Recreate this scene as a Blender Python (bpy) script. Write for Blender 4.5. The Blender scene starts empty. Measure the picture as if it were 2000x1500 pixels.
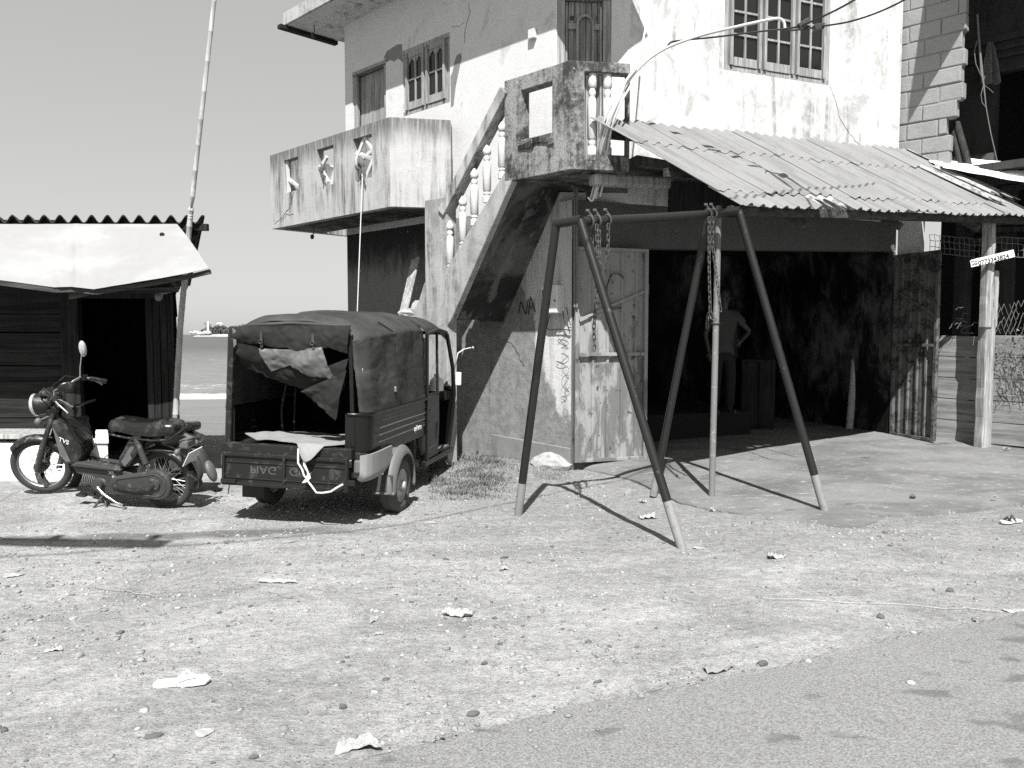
import bpy, bmesh, math, random
import numpy as np
from mathutils import Vector, Matrix, Quaternion, noise as mnoise
R = math.radians
rng = random.Random(7)
SC = bpy.context.scene
COL = SC.collection

# ------------------------------------------------------------------ camera, light, exposure
H = 1.65
F_PX = 1550.0
PITCH = math.atan(97.0 / F_PX)
cd = bpy.data.cameras.new('camera')
cd.sensor_width = 36.0
cd.lens = F_PX / 2000 * 36
cd.clip_start = 0.05
cd.clip_end = 30000
cam = bpy.data.objects.new('camera', cd)
COL.objects.link(cam)
cam.location = (0, 0, H)
cam.rotation_euler = (R(90) - PITCH, 0, 0)
SC.camera = cam

SUN_EL = 53.0
w = bpy.data.worlds.new('World')
SC.world = w
w.use_nodes = True
wn = w.node_tree
bgn = [n for n in wn.nodes if n.type == 'BACKGROUND'][0]
sky = wn.nodes.new('ShaderNodeTexSky')
sky.sky_type = 'NISHITA'
sky.sun_disc = False
sky.sun_elevation = R(SUN_EL)
sky.sun_rotation = R(180)
sky.dust_density = 1.0
bw = wn.nodes.new('ShaderNodeRGBToBW')
wn.links.new(sky.outputs[0], bw.inputs[0])
tint = wn.nodes.new('ShaderNodeMix')
tint.data_type = 'RGBA'
tint.blend_type = 'MULTIPLY'
tint.inputs[0].default_value = 1.0
pw = wn.nodes.new('ShaderNodeMath')          # black and white film response of the blue sky: softer gradient
pw.operation = 'POWER'
pw.inputs[1].default_value = 0.36
wn.links.new(bw.outputs[0], pw.inputs[0])
mu = wn.nodes.new('ShaderNodeMath')
mu.operation = 'MULTIPLY'
mu.inputs[1].default_value = 1.35
wn.links.new(pw.outputs[0], mu.inputs[0])
wn.links.new(mu.outputs[0], tint.inputs[6])
tint.inputs[7].default_value = (1.0, 0.995, 0.965, 1)
wn.links.new(tint.outputs[2], bgn.inputs[0])
bgn.inputs[1].default_value = 0.15

sl = bpy.data.lights.new('sun', 'SUN')
sl.energy = 5.0
sl.angle = R(0.5)
sl.color = (1.0, 0.993, 0.96)
sun = bpy.data.objects.new('sun', sl)
COL.objects.link(sun)
sun.rotation_euler = (R(90 - SUN_EL), 0, 0)
sun.location = (0, -6, 12)
SC.view_settings.view_transform = 'Standard'
SC.view_settings.look = 'None'
SC.view_settings.exposure = 0.91
SC.view_settings.gamma = 1.0
SC.cycles.max_bounces = 6
SC.cycles.use_denoising = False          # the photograph itself is grainy

# ------------------------------------------------------------------ measuring helpers (photo pixels of the 2000x1500 picture -> metres)
def ray(px, py):
    u = (px - 1000) / F_PX
    v = (750 - py) / F_PX
    return Vector((u, math.cos(PITCH) + v * math.sin(PITCH), -math.sin(PITCH) + v * math.cos(PITCH)))
def G(px, py, z=0.0):
    d = ray(px, py)
    t = (z - H) / d.z
    return Vector((d.x * t, d.y * t, z))
def D(px, py, y):
    d = ray(px, py)
    t = y / d.y
    return Vector((d.x * t, y, H + d.z * t))
def P(px, py, pl):
    d = ray(px, py)
    t = pl[2] / (pl[0] * d.x + pl[1] * d.y)
    return Vector((d.x * t, d.y * t, H + d.z * t))
def plane_through(a, b):
    n = Vector((-(b.y - a.y), b.x - a.x))
    n.normalize()
    return (n.x, n.y, n.x * a.x + n.y * a.y)
V = Vector

# ------------------------------------------------------------------ object helpers
def tag(o, label=None, cat=None, group=None, kind=None):
    if label: o['label'] = label
    if cat: o['category'] = cat
    if group: o['group'] = group
    if kind: o['kind'] = kind
    return o
def empty(name, loc=(0, 0, 0), label=None, cat=None, group=None, rot=(0, 0, 0)):
    o = bpy.data.objects.new(name, None)
    COL.objects.link(o)
    o.empty_display_size = 0.2
    o.location = loc
    o.rotation_euler = rot
    return tag(o, label, cat, group)
def copy_tree(o, parent=None):
    c = o.copy()
    COL.objects.link(c)
    c.parent = parent
    for ch in [x for x in bpy.data.objects if x.parent == o]:
        copy_tree(ch, c)
    return c

def crease(p, s=5.0, seed=0.0):
    q = V((p[0] * s + seed, p[1] * s + 2.3 * seed, p[2] * s - seed))
    a = mnoise.noise(q); b = mnoise.noise(q * 2.3 + V((5.1, 1.7, 3.3)))
    return 0.65 * a + 0.35 * (1 - 2 * abs(b))
def frame_for(d):
    d = d.normalized()
    up = V((0, 0, 1)) if abs(d.z) < 0.95 else V((1, 0, 0))
    x = d.cross(up).normalized()
    y = x.cross(d).normalized()
    return x, y, d

class MB:
    def __init__(s):
        s.v = []; s.f = []; s.m = []; s.mi = 0
    def add(s, vs, fs):
        o = len(s.v)
        s.v += [tuple(p) for p in vs]
        s.f += [tuple(i + o for i in f) for f in fs]
        s.m += [s.mi] * len(fs)
        return s
    def box8(s, p):
        return s.add(p, [(0, 1, 2, 3), (7, 6, 5, 4), (0, 4, 5, 1), (1, 5, 6, 2), (2, 6, 7, 3), (3, 7, 4, 0)])
    def box(s, c, size, rot=None):
        c = V(c); hx, hy, hz = size[0] / 2, size[1] / 2, size[2] / 2
        ps = [V(q) for q in ((-hx, -hy, -hz), (hx, -hy, -hz), (hx, hy, -hz), (-hx, hy, -hz), (-hx, -hy, hz), (hx, -hy, hz), (hx, hy, hz), (-hx, hy, hz))]
        if rot is not None:
            if not isinstance(rot, (Matrix, Quaternion)):
                rot = Matrix.Rotation(rot, 3, 'Z')
            ps = [rot @ q for q in ps]
        return s.box8([c + q for q in ps])
    def prism(s, pts, vec):
        vec = V(vec); n = len(pts)
        vs = [V(p) for p in pts] + [V(p) + vec for p in pts]
        fs = [tuple(range(n))[::-1], tuple(range(n, 2 * n))]
        for i in range(n):
            j = (i + 1) % n
            fs.append((i, j, j + n, i + n))
        return s.add(vs, fs)
    def bar(s, a, b, w, h, up=(0, 0, 1)):
        a = V(a); b = V(b); d = (b - a).normalized(); up = V(up)
        x = d.cross(up)
        if x.length < 1e-4: x = d.cross(V((1, 0, 0)))
        x.normalize(); y = x.cross(d).normalized()
        x = x * w / 2; y = y * h / 2
        return s.box8([a - x - y, a + x - y, a + x + y, a - x + y, b - x - y, b + x - y, b + x + y, b - x + y])
    def tube(s, pts, r, n=10, cap=True, closed=False):
        pts = [V(p) for p in pts]; m = len(pts)
        rs = r if isinstance(r, (list, tuple)) else [r] * m
        vs = []; fs = []
        px = None
        for i, p in enumerate(pts):
            if closed: d = pts[(i + 1) % m] - pts[i - 1]
            elif i == 0: d = pts[1] - pts[0]
            elif i == m - 1: d = pts[-1] - pts[-2]
            else: d = (pts[i + 1] - p).normalized() + (p - pts[i - 1]).normalized()
            if d.length < 1e-9: d = V((0, 0, 1))
            d.normalize()
            if px is None:
                x, y, _ = frame_for(d)
            else:
                x = px - d * px.dot(d)
                if x.length < 1e-6: x, _, _ = frame_for(d)
                x.normalize()
                y = x.cross(d)
            px = x
            for k in range(n):
                a = 2 * math.pi * k / n
                vs.append(p + (x * math.cos(a) + y * math.sin(a)) * rs[i])
        for i in range(m if closed else m - 1):
            for k in range(n):
                i2 = (i + 1) % m
                fs.append((i * n + k, i * n + (k + 1) % n, i2 * n + (k + 1) % n, i2 * n + k))
        if cap and not closed:
            fs.append(tuple(range(n))[::-1])
            fs.append(tuple(range((m - 1) * n, m * n)))
        return s.add(vs, fs)
    def lathe(s, prof, base=(0, 0, 0), axis=(0, 0, 1), n=16, cap=True):
        base = V(base); x, y, d = frame_for(V(axis))
        vs = []; fs = []
        for r, z in prof:
            for k in range(n):
                a = 2 * math.pi * k / n
                vs.append(base + d * z + (x * math.cos(a) + y * math.sin(a)) * r)
        for i in range(len(prof) - 1):
            for k in range(n):
                fs.append((i * n + k, i * n + (k + 1) % n, (i + 1) * n + (k + 1) % n, (i + 1) * n + k))
        if cap:
            fs.append(tuple(range(n))[::-1])
            fs.append(tuple(range((len(prof) - 1) * n, len(prof) * n)))
        return s.add(vs, fs)
    def ell(s, c, r, rot=None, nu=14, nv=9):
        c = V(c); vs = []; fs = []
        if not isinstance(r, (tuple, list)): r = (r, r, r)
        for j in range(nv + 1):
            t = math.pi * j / nv
            for k in range(nu):
                a = 2 * math.pi * k / nu
                q = V((r[0] * math.sin(t) * math.cos(a), r[1] * math.sin(t) * math.sin(a), r[2] * math.cos(t)))
                vs.append(c + (rot @ q if rot is not None else q))
        for j in range(nv):
            for k in range(nu):
                fs.append((j * nu + k, j * nu + (k + 1) % nu, (j + 1) * nu + (k + 1) % nu, (j + 1) * nu + k))
        return s.add(vs, fs)
    def torus(s, c, Rr, r, axis=(0, 0, 1), n=32, k=8):
        x, y, d = frame_for(V(axis)); c = V(c)
        return s.tube([c + (x * math.cos(2 * math.pi * i / n) + y * math.sin(2 * math.pi * i / n)) * Rr for i in range(n)], r, k, closed=True)
    def grid(s, fn, nu, nv, thick=None):
        vs = [V(fn(i / nu, j / nv)) for j in range(nv + 1) for i in range(nu + 1)]
        fs = [(j * (nu + 1) + i, j * (nu + 1) + i + 1, (j + 1) * (nu + 1) + i + 1, (j + 1) * (nu + 1) + i) for j in range(nv) for i in range(nu)]
        if thick is not None:
            t = V(thick); n = len(vs)
            vs2 = [p + t for p in vs]
            fs2 = [tuple(i + n for i in f)[::-1] for f in fs]
            ed = [i for i in range(nu + 1)]
            ed += [j * (nu + 1) + nu for j in range(1, nv + 1)]
            ed += [nv * (nu + 1) + i for i in range(nu - 1, -1, -1)]
            ed += [j * (nu + 1) for j in range(nv - 1, 0, -1)]
            q = [(ed[i], ed[i - 1], ed[i - 1] + n, ed[i] + n) for i in range(len(ed))]
            return s.add(vs + vs2, fs + fs2 + q)
        return s.add(vs, fs)
    def wall(s, o, d, length, z0, z1, holes=(), t=0.15, inward=None):
        """wall slab with rectangular holes; o start point (x,y), d unit direction, inward unit vector"""
        o = V((o[0], o[1], 0)); d = V((d[0], d[1], 0)); inn = V((inward[0], inward[1], 0)) * t
        xs = sorted({0.0, length} | {max(0, min(length, h[0])) for h in holes} | {max(0, min(length, h[1])) for h in holes})
        zs = sorted({z0, z1} | {max(z0, min(z1, h[2])) for h in holes} | {max(z0, min(z1, h[3])) for h in holes})
        def solid(i, j):
            if i < 0 or j < 0 or i >= len(xs) - 1 or j >= len(zs) - 1: return False
            cx = (xs[i] + xs[i + 1]) / 2; cz = (zs[j] + zs[j + 1]) / 2
            return not any(h[0] < cx < h[1] and h[2] < cz < h[3] for h in holes)
        nx, nz = len(xs), len(zs)
        vs = [o + d * x + V((0, 0, z)) for z in zs for x in xs]
        vs += [p + inn for p in vs]
        N = nx * nz
        idx = lambda i, j, b=0: j * nx + i + b * N
        fs = []
        for i in range(nx - 1):
            for j in range(nz - 1):
                if not solid(i, j): continue
                fs.append((idx(i, j), idx(i + 1, j), idx(i + 1, j + 1), idx(i, j + 1)))
                fs.append((idx(i, j + 1, 1), idx(i + 1, j + 1, 1), idx(i + 1, j, 1), idx(i, j, 1)))
                if not solid(i - 1, j): fs.append((idx(i, j), idx(i, j + 1), idx(i, j + 1, 1), idx(i, j, 1)))
                if not solid(i + 1, j): fs.append((idx(i + 1, j), idx(i + 1, j, 1), idx(i + 1, j + 1, 1), idx(i + 1, j + 1)))
                if not solid(i, j - 1): fs.append((idx(i, j), idx(i, j, 1), idx(i + 1, j, 1), idx(i + 1, j)))
                if not solid(i, j + 1): fs.append((idx(i, j + 1), idx(i + 1, j + 1), idx(i + 1, j + 1, 1), idx(i, j + 1, 1)))
        return s.add(vs, fs)
    def xform(s, M):
        s.v = [tuple(M @ V(p)) for p in s.v]
        return s
    def build(s, name, mats, parent=None, smooth=False, bevel=0, jitter=0, origin=None):
        me = bpy.data.meshes.new(name)
        vs = s.v
        if jitter:
            r2 = random.Random(len(vs))
            vs = [(p[0] + r2.uniform(-jitter, jitter), p[1] + r2.uniform(-jitter, jitter), p[2] + r2.uniform(-jitter, jitter)) for p in vs]
        if origin is not None:
            vs = [(p[0] - origin[0], p[1] - origin[1], p[2] - origin[2]) for p in vs]
        me.from_pydata(vs, [], s.f)
        if not isinstance(mats, (list, tuple)): mats = [mats]
        for m in mats: me.materials.append(m)
        me.polygons.foreach_set('material_index', s.m)
        b = bmesh.new(); b.from_mesh(me)
        bmesh.ops.recalc_face_normals(b, faces=b.faces)
        b.to_mesh(me); b.free()
        if smooth:
            me.polygons.foreach_set('use_smooth', [True] * len(me.polygons))
            me.set_sharp_from_angle(angle=R(smooth if smooth is not True else 40))
        me.update()
        o = bpy.data.objects.new(name, me)
        COL.objects.link(o)
        if origin is not None: o.location = origin
        if parent is not None: o.parent = parent
        if bevel:
            bm = o.modifiers.new('bevel', 'BEVEL')
            bm.width = bevel; bm.segments = 2; bm.limit_method = 'ANGLE'; bm.angle_limit = R(40)
        return o

def lettering(text, size, mat, name='lettering', parent=None, matrix=None, extrude=0.001, align='LEFT', sx=1.0, flipz=False, offset=0.0):
    cu = bpy.data.curves.new(name, 'FONT')
    cu.body = text; cu.size = size; cu.extrude = extrude; cu.align_x = align; cu.offset = offset
    tmp = bpy.data.objects.new('tmp', cu)
    COL.objects.link(tmp)
    dg = bpy.context.evaluated_depsgraph_get()
    me = bpy.data.meshes.new_from_object(tmp.evaluated_get(dg))
    bpy.data.objects.remove(tmp); bpy.data.curves.remove(cu)
    for v in me.vertices:
        v.co.x *= sx
        if flipz: v.co.y = size * 0.7 - v.co.y
        v.co = matrix @ v.co
    me.materials.clear(); me.materials.append(mat)
    me.name = name
    o = bpy.data.objects.new(name, me)
    COL.objects.link(o)
    o.parent = parent
    return o

# ------------------------------------------------------------------ node material helper (all greys: the photograph is black and white)
class Mat:
    def __init__(s, name):
        s.m = bpy.data.materials.new(name)
        s.m.use_nodes = True
        s.t = s.m.node_tree
        s.b = [n for n in s.t.nodes if n.type == 'BSDF_PRINCIPLED'][0]
        s.geo = s.t.nodes.new('ShaderNodeNewGeometry')
        s.tc = None
        s.pos = s.geo.outputs['Position']
    def use_object(s):
        s.tc = s.t.nodes.new('ShaderNodeTexCoord')
        s.pos = s.tc.outputs['Object']
        return s
    def lk(s, a, b):
        if hasattr(a, 'is_output') or isinstance(a, bpy.types.NodeSocket): s.t.links.new(a, b)
        else: b.default_value = a
    def coords(s, scale, rot=0, off=0):
        if not isinstance(scale, (tuple, list)): scale = (scale,) * 3
        src = s.pos
        if rot:
            r = s.t.nodes.new('ShaderNodeMapping'); r.inputs['Rotation'].default_value = (0, 0, rot)
            s.t.links.new(src, r.inputs[0]); src = r.outputs[0]
        mp = s.t.nodes.new('ShaderNodeMapping')
        mp.inputs['Scale'].default_value = scale
        mp.inputs['Location'].default_value = (off, off * 1.7, off * 0.6)
        s.t.links.new(src, mp.inputs[0])
        return mp.outputs[0]
    def noise(s, scale=1, detail=4, rough=0.6, dist=0.0, rot=0, off=0):
        n = s.t.nodes.new('ShaderNodeTexNoise')
        n.inputs['Scale'].default_value = 1
        n.inputs['Detail'].default_value = detail
        n.inputs['Roughness'].default_value = rough
        n.inputs['Distortion'].default_value = dist
        s.t.links.new(s.coords(scale, rot, off), n.inputs['Vector'])
        return n.outputs[0]
    def voro(s, scale=1, feature='F1', rand=1.0, rot=0, out='Distance'):
        n = s.t.nodes.new('ShaderNodeTexVoronoi')
        n.feature = feature
        n.inputs['Scale'].default_value = 1
        n.inputs['Randomness'].default_value = rand
        s.t.links.new(s.coords(scale, rot), n.inputs['Vector'])
        return n.outputs[out]
    def axis(s, i):
        x = s.t.nodes.new('ShaderNodeSeparateXYZ')
        s.t.links.new(s.pos, x.inputs[0])
        return x.outputs[i]
    def op(s, o, a, b=0.0):
        n = s.t.nodes.new('ShaderNodeMath'); n.operation = o
        s.lk(a, n.inputs[0]); s.lk(b, n.inputs[1])
        return n.outputs[0]
    def mr(s, x, a, b, c=0.0, d=1.0):
        n = s.t.nodes.new('ShaderNodeMapRange'); n.interpolation_type = 'SMOOTHSTEP'
        s.lk(x, n.inputs[0])
        for i, q in enumerate((a, b, c, d)): n.inputs[i + 1].default_value = q
        return n.outputs[0]
    def mix(s, f, a, b):
        n = s.t.nodes.new('ShaderNodeMix'); n.data_type = 'FLOAT'
        s.lk(f, n.inputs[0]); s.lk(a, n.inputs[2]); s.lk(b, n.inputs[3])
        return n.outputs[0]
    def done(s, col, rough=0.8, bump=(), metal=0.0, spec=None, trans=0.0):
        s.lk(col, s.b.inputs['Base Color']) if not isinstance(col, (int, float)) else setattr(s.b.inputs['Base Color'], 'default_value', (col, col, col, 1))
        s.lk(rough, s.b.inputs['Roughness'])
        s.b.inputs['Metallic'].default_value = metal
        if spec is not None: s.b.inputs['Specular IOR Level'].default_value = spec
        prev = None
        for h, dist, st in bump:
            b = s.t.nodes.new('ShaderNodeBump')
            b.inputs['Distance'].default_value = dist
            b.inputs['Strength'].default_value = st
            s.t.links.new(h, b.inputs['Height'])
            if prev is not None: s.t.links.new(prev, b.inputs['Normal'])
            prev = b.outputs[0]
        if prev is not None: s.t.links.new(prev, s.b.inputs['Normal'])
        return s.m

def plaster(name, base, stain, amount, streak=0.5, patch=None, grime=0.5, bump=0.5):
    """old lime plaster: vertical run stains, mould specks, patches where the paint is gone"""
    m = Mat(name)
    big = m.noise((0.9, 0.9, 0.7), 5, 0.65, 0.4)
    run = m.noise((7, 7, 0.55), 6, 0.62, 0.3)
    run2 = m.noise((24, 24, 1.6), 4, 0.6)
    sp = m.noise(55, 4, 0.75)
    mask = m.op('MULTIPLY', m.mr(run, 0.62 - 0.25 * amount, 0.78 - 0.2 * amount), m.mr(big, 0.62 - 0.35 * amount, 0.8 - 0.25 * amount))
    mask = m.op('MULTIPLY', mask, m.mr(run2, 0.25, 0.6, 0.45, 1.0))
    mot = m.noise(8.5, 6, 0.7, 0.2, off=2.7)
    mask = m.op('MULTIPLY', mask, m.mr(mot, 0.34, 0.62, 0.25, 1.0))
    blot = m.op('MULTIPLY', m.mr(m.noise((2.6, 2.6, 1.9), 6, 0.68, 0.5, off=6.1), 0.60 - 0.14 * amount, 0.74 - 0.1 * amount), 0.55)
    mask = m.op('MULTIPLY', m.op('MAXIMUM', mask, blot), streak)
    c = m.mix(mask, m.mix(m.noise(3.1, 5, 0.6), base * 0.88, base * 1.07), stain)
    if patch is not None:
        pm = m.mr(m.noise((1.1, 1.1, 1.3), 6, 0.55, 0.6, off=9.3), 0.56, 0.58)
        c = m.mix(pm, c, m.mix(m.noise(14, 5, 0.7), patch * 0.75, patch * 1.2))
    speck = m.op('MULTIPLY', m.mr(sp, 0.6, 0.7), m.mr(m.noise(2.2, 4, 0.6, off=4.4), 0.62 - 0.3 * grime, 0.8 - 0.2 * grime))
    c = m.mix(m.op('MULTIPLY', speck, min(1, grime)), c, stain * 0.7)
    c = m.op('MULTIPLY', c, m.mr(m.noise(75, 3, 0.75, off=1.9), 0.28, 0.72, 0.86, 1.12))
    return m.done(c, 0.9, [(m.noise(60, 4, 0.7), 0.004, bump), (m.noise(5, 5, 0.6), 0.012, bump)], spec=0.2)

def wood(name, dark, light, scale, rot=0, gloss=0.75, crack=0.5):
    m = Mat(name)
    g = m.noise(scale, 6, 0.65, 0.8, rot=rot)
    g2 = m.noise(tuple(q * 2.7 for q in scale), 5, 0.7, 0.4, rot=rot, off=3.1)
    b = m.noise(1.7, 4, 0.6)
    c = m.mix(m.mr(g, 0.3, 0.68), dark, light)
    c = m.mix(m.op('MULTIPLY', m.mr(g2, 0.55, 0.68), crack), c, dark * 0.4)
    c = m.mix(m.op('MULTIPLY', m.mr(b, 0.5, 0.72), 0.5), c, dark)
    return m.done(c, gloss, [(g2, 0.006, 0.6)], spec=0.25 if light > 0.12 else 0.08)

def metal_worn(name, base, rust, amount, rough=0.5, scale=9, spec=0.5, bump=0.3):
    m = Mat(name)
    a = m.noise(scale, 6, 0.7, 0.3)
    b = m.noise(scale * 5, 4, 0.7)
    mask = m.op('MULTIPLY', m.mr(a, 0.68 - 0.3 * amount, 0.76 - 0.25 * amount), m.mr(b, 0.3, 0.6, 0.4, 1))
    c = m.mix(mask, m.mix(m.noise(2.3, 4, 0.6), base * 0.75, base * 1.25), rust)
    return m.done(c, m.mix(mask, rough, 0.9), [(b, 0.002, bump)], spec=spec)
def plain(name, c, rough=0.6, var=0.15, scale=14, spec=0.4, bump=0.2, metal=0.0):
    m = Mat(name)
    n = m.noise(scale, 5, 0.65)
    return m.done(m.mix(n, c * (1 - var), c * (1 + var)), rough, [(m.noise(scale * 4, 4, 0.7), 0.003, bump)], spec=spec, metal=metal)
# ------------------------------------------------------------------ materials
M_white = plaster('plaster_white', 0.58, 0.15, 0.75, 0.9, grime=0.4, bump=0.25)
M_side = plaster('plaster_side', 0.56, 0.18, 0.32, 0.75, grime=0.3, bump=0.35)
M_balc = plaster('plaster_balcony', 0.50, 0.09, 0.85, 0.9, grime=0.8, bump=0.6)
def mk_mould():
    m = Mat('plaster_mouldy')
    a = m.noise((2.4, 2.4, 1.7), 6, 0.66, 0.6); b = m.noise(17, 7, 0.74, 0.2); run = m.noise((11, 11, 0.9), 6, 0.66); s = m.noise(60, 4, 0.78)
    f = m.op('ADD', m.op('MULTIPLY', a, 0.55), m.op('ADD', m.op('MULTIPLY', b, 0.35), m.op('MULTIPLY', run, 0.35)))
    c = m.mix(m.mr(f, 0.54, 0.72), 0.27, 0.045)
    c = m.mix(m.op('MULTIPLY', m.mr(s, 0.54, 0.64), 0.8), c, 0.022)
    c = m.mix(m.op('MULTIPLY', m.mr(m.noise(28, 5, 0.75, off=3.3), 0.62, 0.68), 0.8), c, 0.42)
    return m.done(c, 0.92, [(s, 0.005, 0.8), (b, 0.014, 0.7)], spec=0.15)
M_mould = mk_mould()
def mk_low():
    m = Mat('plaster_low_wall')
    x = m.axis(0); z = m.axis(2)
    n1 = m.noise((2.2, 2.2, 1.6), 6, 0.65, 0.5); run = m.noise((8, 8, 0.7), 6, 0.65); sp = m.noise(55, 4, 0.75); mid = m.noise(9, 6, 0.7)
    edge = m.op('ADD', m.op('ADD', x, m.op('MULTIPLY', z, 0.16)), m.op('MULTIPLY', m.op('SUBTRACT', n1, 0.5), 0.7))
    paint = m.op('MULTIPLY', m.mr(edge, 0.52, 0.58), m.mr(m.op('ADD', z, m.op('MULTIPLY', m.op('SUBTRACT', mid, 0.5), 0.8)), 0.62, 0.78))
    cem = m.mix(m.mr(mid, 0.3, 0.7), 0.15, 0.24)
    cem = m.mix(m.op('MULTIPLY', m.mr(run, 0.52, 0.68), 0.35), cem, 0.27)
    c = m.mix(paint, cem, m.mix(m.mr(run, 0.45, 0.65), 0.52, 0.30))
    c = m.mix(m.op('MULTIPLY', m.mr(sp, 0.62, 0.70), 0.6), c, 0.07)
    return m.done(c, 0.9, [(m.noise(60, 4, 0.7), 0.005, 0.8), (mid, 0.015, 0.7)], spec=0.2)
M_low = mk_low()
M_stringer = plaster('plaster_stringer', 0.36, 0.09, 0.9, 0.9, grime=0.6, bump=0.6)
M_plinth = plaster('plinth_cement', 0.20, 0.09, 0.6, 0.7, grime=0.6, bump=0.6)
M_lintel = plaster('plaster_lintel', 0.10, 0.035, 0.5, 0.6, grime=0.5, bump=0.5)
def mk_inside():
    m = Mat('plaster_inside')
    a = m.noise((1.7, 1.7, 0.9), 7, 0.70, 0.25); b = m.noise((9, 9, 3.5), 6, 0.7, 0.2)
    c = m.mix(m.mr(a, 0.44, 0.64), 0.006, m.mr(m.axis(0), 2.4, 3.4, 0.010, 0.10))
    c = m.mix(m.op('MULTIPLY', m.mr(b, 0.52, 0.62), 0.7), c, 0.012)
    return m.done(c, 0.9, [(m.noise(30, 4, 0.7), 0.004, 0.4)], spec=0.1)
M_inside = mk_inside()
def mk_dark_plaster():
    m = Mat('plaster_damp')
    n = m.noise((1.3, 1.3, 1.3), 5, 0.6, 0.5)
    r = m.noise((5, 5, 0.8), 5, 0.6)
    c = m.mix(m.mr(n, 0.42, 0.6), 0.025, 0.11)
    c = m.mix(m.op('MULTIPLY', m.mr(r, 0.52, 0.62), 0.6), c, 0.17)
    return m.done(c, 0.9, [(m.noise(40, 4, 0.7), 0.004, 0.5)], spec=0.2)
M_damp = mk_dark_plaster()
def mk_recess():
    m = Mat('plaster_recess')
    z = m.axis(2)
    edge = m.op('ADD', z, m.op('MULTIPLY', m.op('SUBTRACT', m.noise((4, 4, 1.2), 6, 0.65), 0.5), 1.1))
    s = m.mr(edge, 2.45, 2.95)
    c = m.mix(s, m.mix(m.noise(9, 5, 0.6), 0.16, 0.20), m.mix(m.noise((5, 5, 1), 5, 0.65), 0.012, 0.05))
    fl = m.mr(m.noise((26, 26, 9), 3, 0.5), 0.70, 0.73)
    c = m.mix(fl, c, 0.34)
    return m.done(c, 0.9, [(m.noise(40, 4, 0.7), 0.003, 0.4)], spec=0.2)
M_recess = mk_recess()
M_crack = plain('crack_shadow', 0.03, 0.9)
M_wood = wood('weathered_timber', 0.16, 0.42, (26, 26, 1.6))
M_wood_win = wood('window_timber', 0.16, 0.36, (30, 30, 1.8))
M_wood_door = wood('door_timber', 0.14, 0.34, (22, 22, 1.3))
M_wood_dark = wood('dark_timber', 0.010, 0.030, (22, 22, 1.4))
M_plank_n = wood('fence_board', 0.12, 0.27, (1.1, 9, 16), rot=R(45), crack=0.3)
M_plank_dark = wood('shack_board', 0.010, 0.030, (0.8, 5, 16))
M_beam = wood('roof_beam', 0.03, 0.08, (1.2, 14, 22))
M_glass = Mat('dark_window_glass').done(0.012, 0.08, spec=0.5)
M_black = plain('flat_black', 0.008, 0.9)  # even near-black for inner surfaces, chassis and nail hole
M_concrete_edge = plaster('slab_edge', 0.42, 0.07, 0.9, 0.9, grime=0.8, bump=0.6)
M_soffit = plaster('soffit', 0.55, 0.06, 0.55, 0.9, grime=0.4, bump=0.3)
def mk_sheet():
    m = Mat('fibre_sheet')
    a = m.noise((1.4, 1.4, 1.4), 5, 0.6)
    b = m.noise(18, 5, 0.7)
    st = m.noise((2.2, 2.2, 2.2), 6, 0.62, 0.7, off=7.7)
    run = m.noise((1.0, 13, 1.0), 5, 0.65, 0.2, rot=R(35.5))
    c = m.mix(a, 0.165, 0.225)
    c = m.mix(m.op('MULTIPLY', m.mr(b, 0.5, 0.7), 0.4), c, 0.13)
    c = m.mix(m.op('MULTIPLY', m.mr(run, 0.46, 0.66), 0.6), c, 0.11)
    c = m.mix(m.mr(st, 0.67, 0.72), c, 0.06)
    c = m.mix(m.mr(m.noise(44, 3, 0.6), 0.72, 0.76), c, 0.48)
    return m.done(c, 0.75, [(b, 0.004, 0.4)], spec=0.3)
M_sheet = mk_sheet()
M_sheet_new = metal_worn('bright_sheet', 0.72, 0.35, 0.25, 0.45, 3)
M_sheet_torn = metal_worn('torn_sheet', 0.30, 0.10, 0.7, 0.8, 6)
def mk_gate():
    m = Mat('gate_paint')
    z = m.axis(2)
    a = m.noise((5, 5, 1.6), 6, 0.68, 0.4)
    b = m.noise((15, 15, 4), 5, 0.7)
    band = m.op('ADD', m.op('MULTIPLY', m.mr(z, 1.3, 2.1), 0.14), a)
    c = m.mix(m.mr(band, 0.47, 0.56), m.mix(b, 0.09, 0.18), m.mix(b, 0.18, 0.34))
    c = m.mix(m.mr(m.noise(11, 5, 0.65, off=3.0), 0.60, 0.68), c, 0.06)
    return m.done(c, 0.6, [(b, 0.003, 0.4)], spec=0.3)
M_gate = mk_gate()
M_gate_dark = metal_worn('gate_paint_dark', 0.115, 0.02, 0.75, 0.65, 5)
M_pole = metal_worn('swing_paint', 0.011, 0.10, 0.16, 0.42, 16, spec=0.5)
M_pole_foot = metal_worn('swing_foot_paint', 0.21, 0.16, 0.5, 0.7, 12)
M_pole_post = metal_worn('post_paint', 0.16, 0.30, 0.4, 0.55, 14)
M_chain = metal_worn('chain_steel', 0.06, 0.03, 0.5, 0.5, 30)
M_wire_dark = plain('black_wire', 0.025, 0.5)
M_wire_pale = plain('pale_conduit', 0.55, 0.5, 0.1)
M_wire_grey = plain('grey_wire', 0.15, 0.6)
M_box = plain('meter_plastic', 0.62, 0.55, 0.1)
M_block = plaster('concrete_block', 0.26, 0.12, 0.3, 0.4, grime=0.9, bump=1.0)
M_mortar = plain('block_mortar', 0.20, 0.95, 0.3, 20, bump=0.8)
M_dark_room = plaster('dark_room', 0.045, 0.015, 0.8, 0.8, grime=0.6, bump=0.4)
M_dark_wood = wood('interior_timber', 0.02, 0.05, (16, 16, 1.2))
M_paper = plain('paper', 0.72, 0.8, 0.08)
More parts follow.
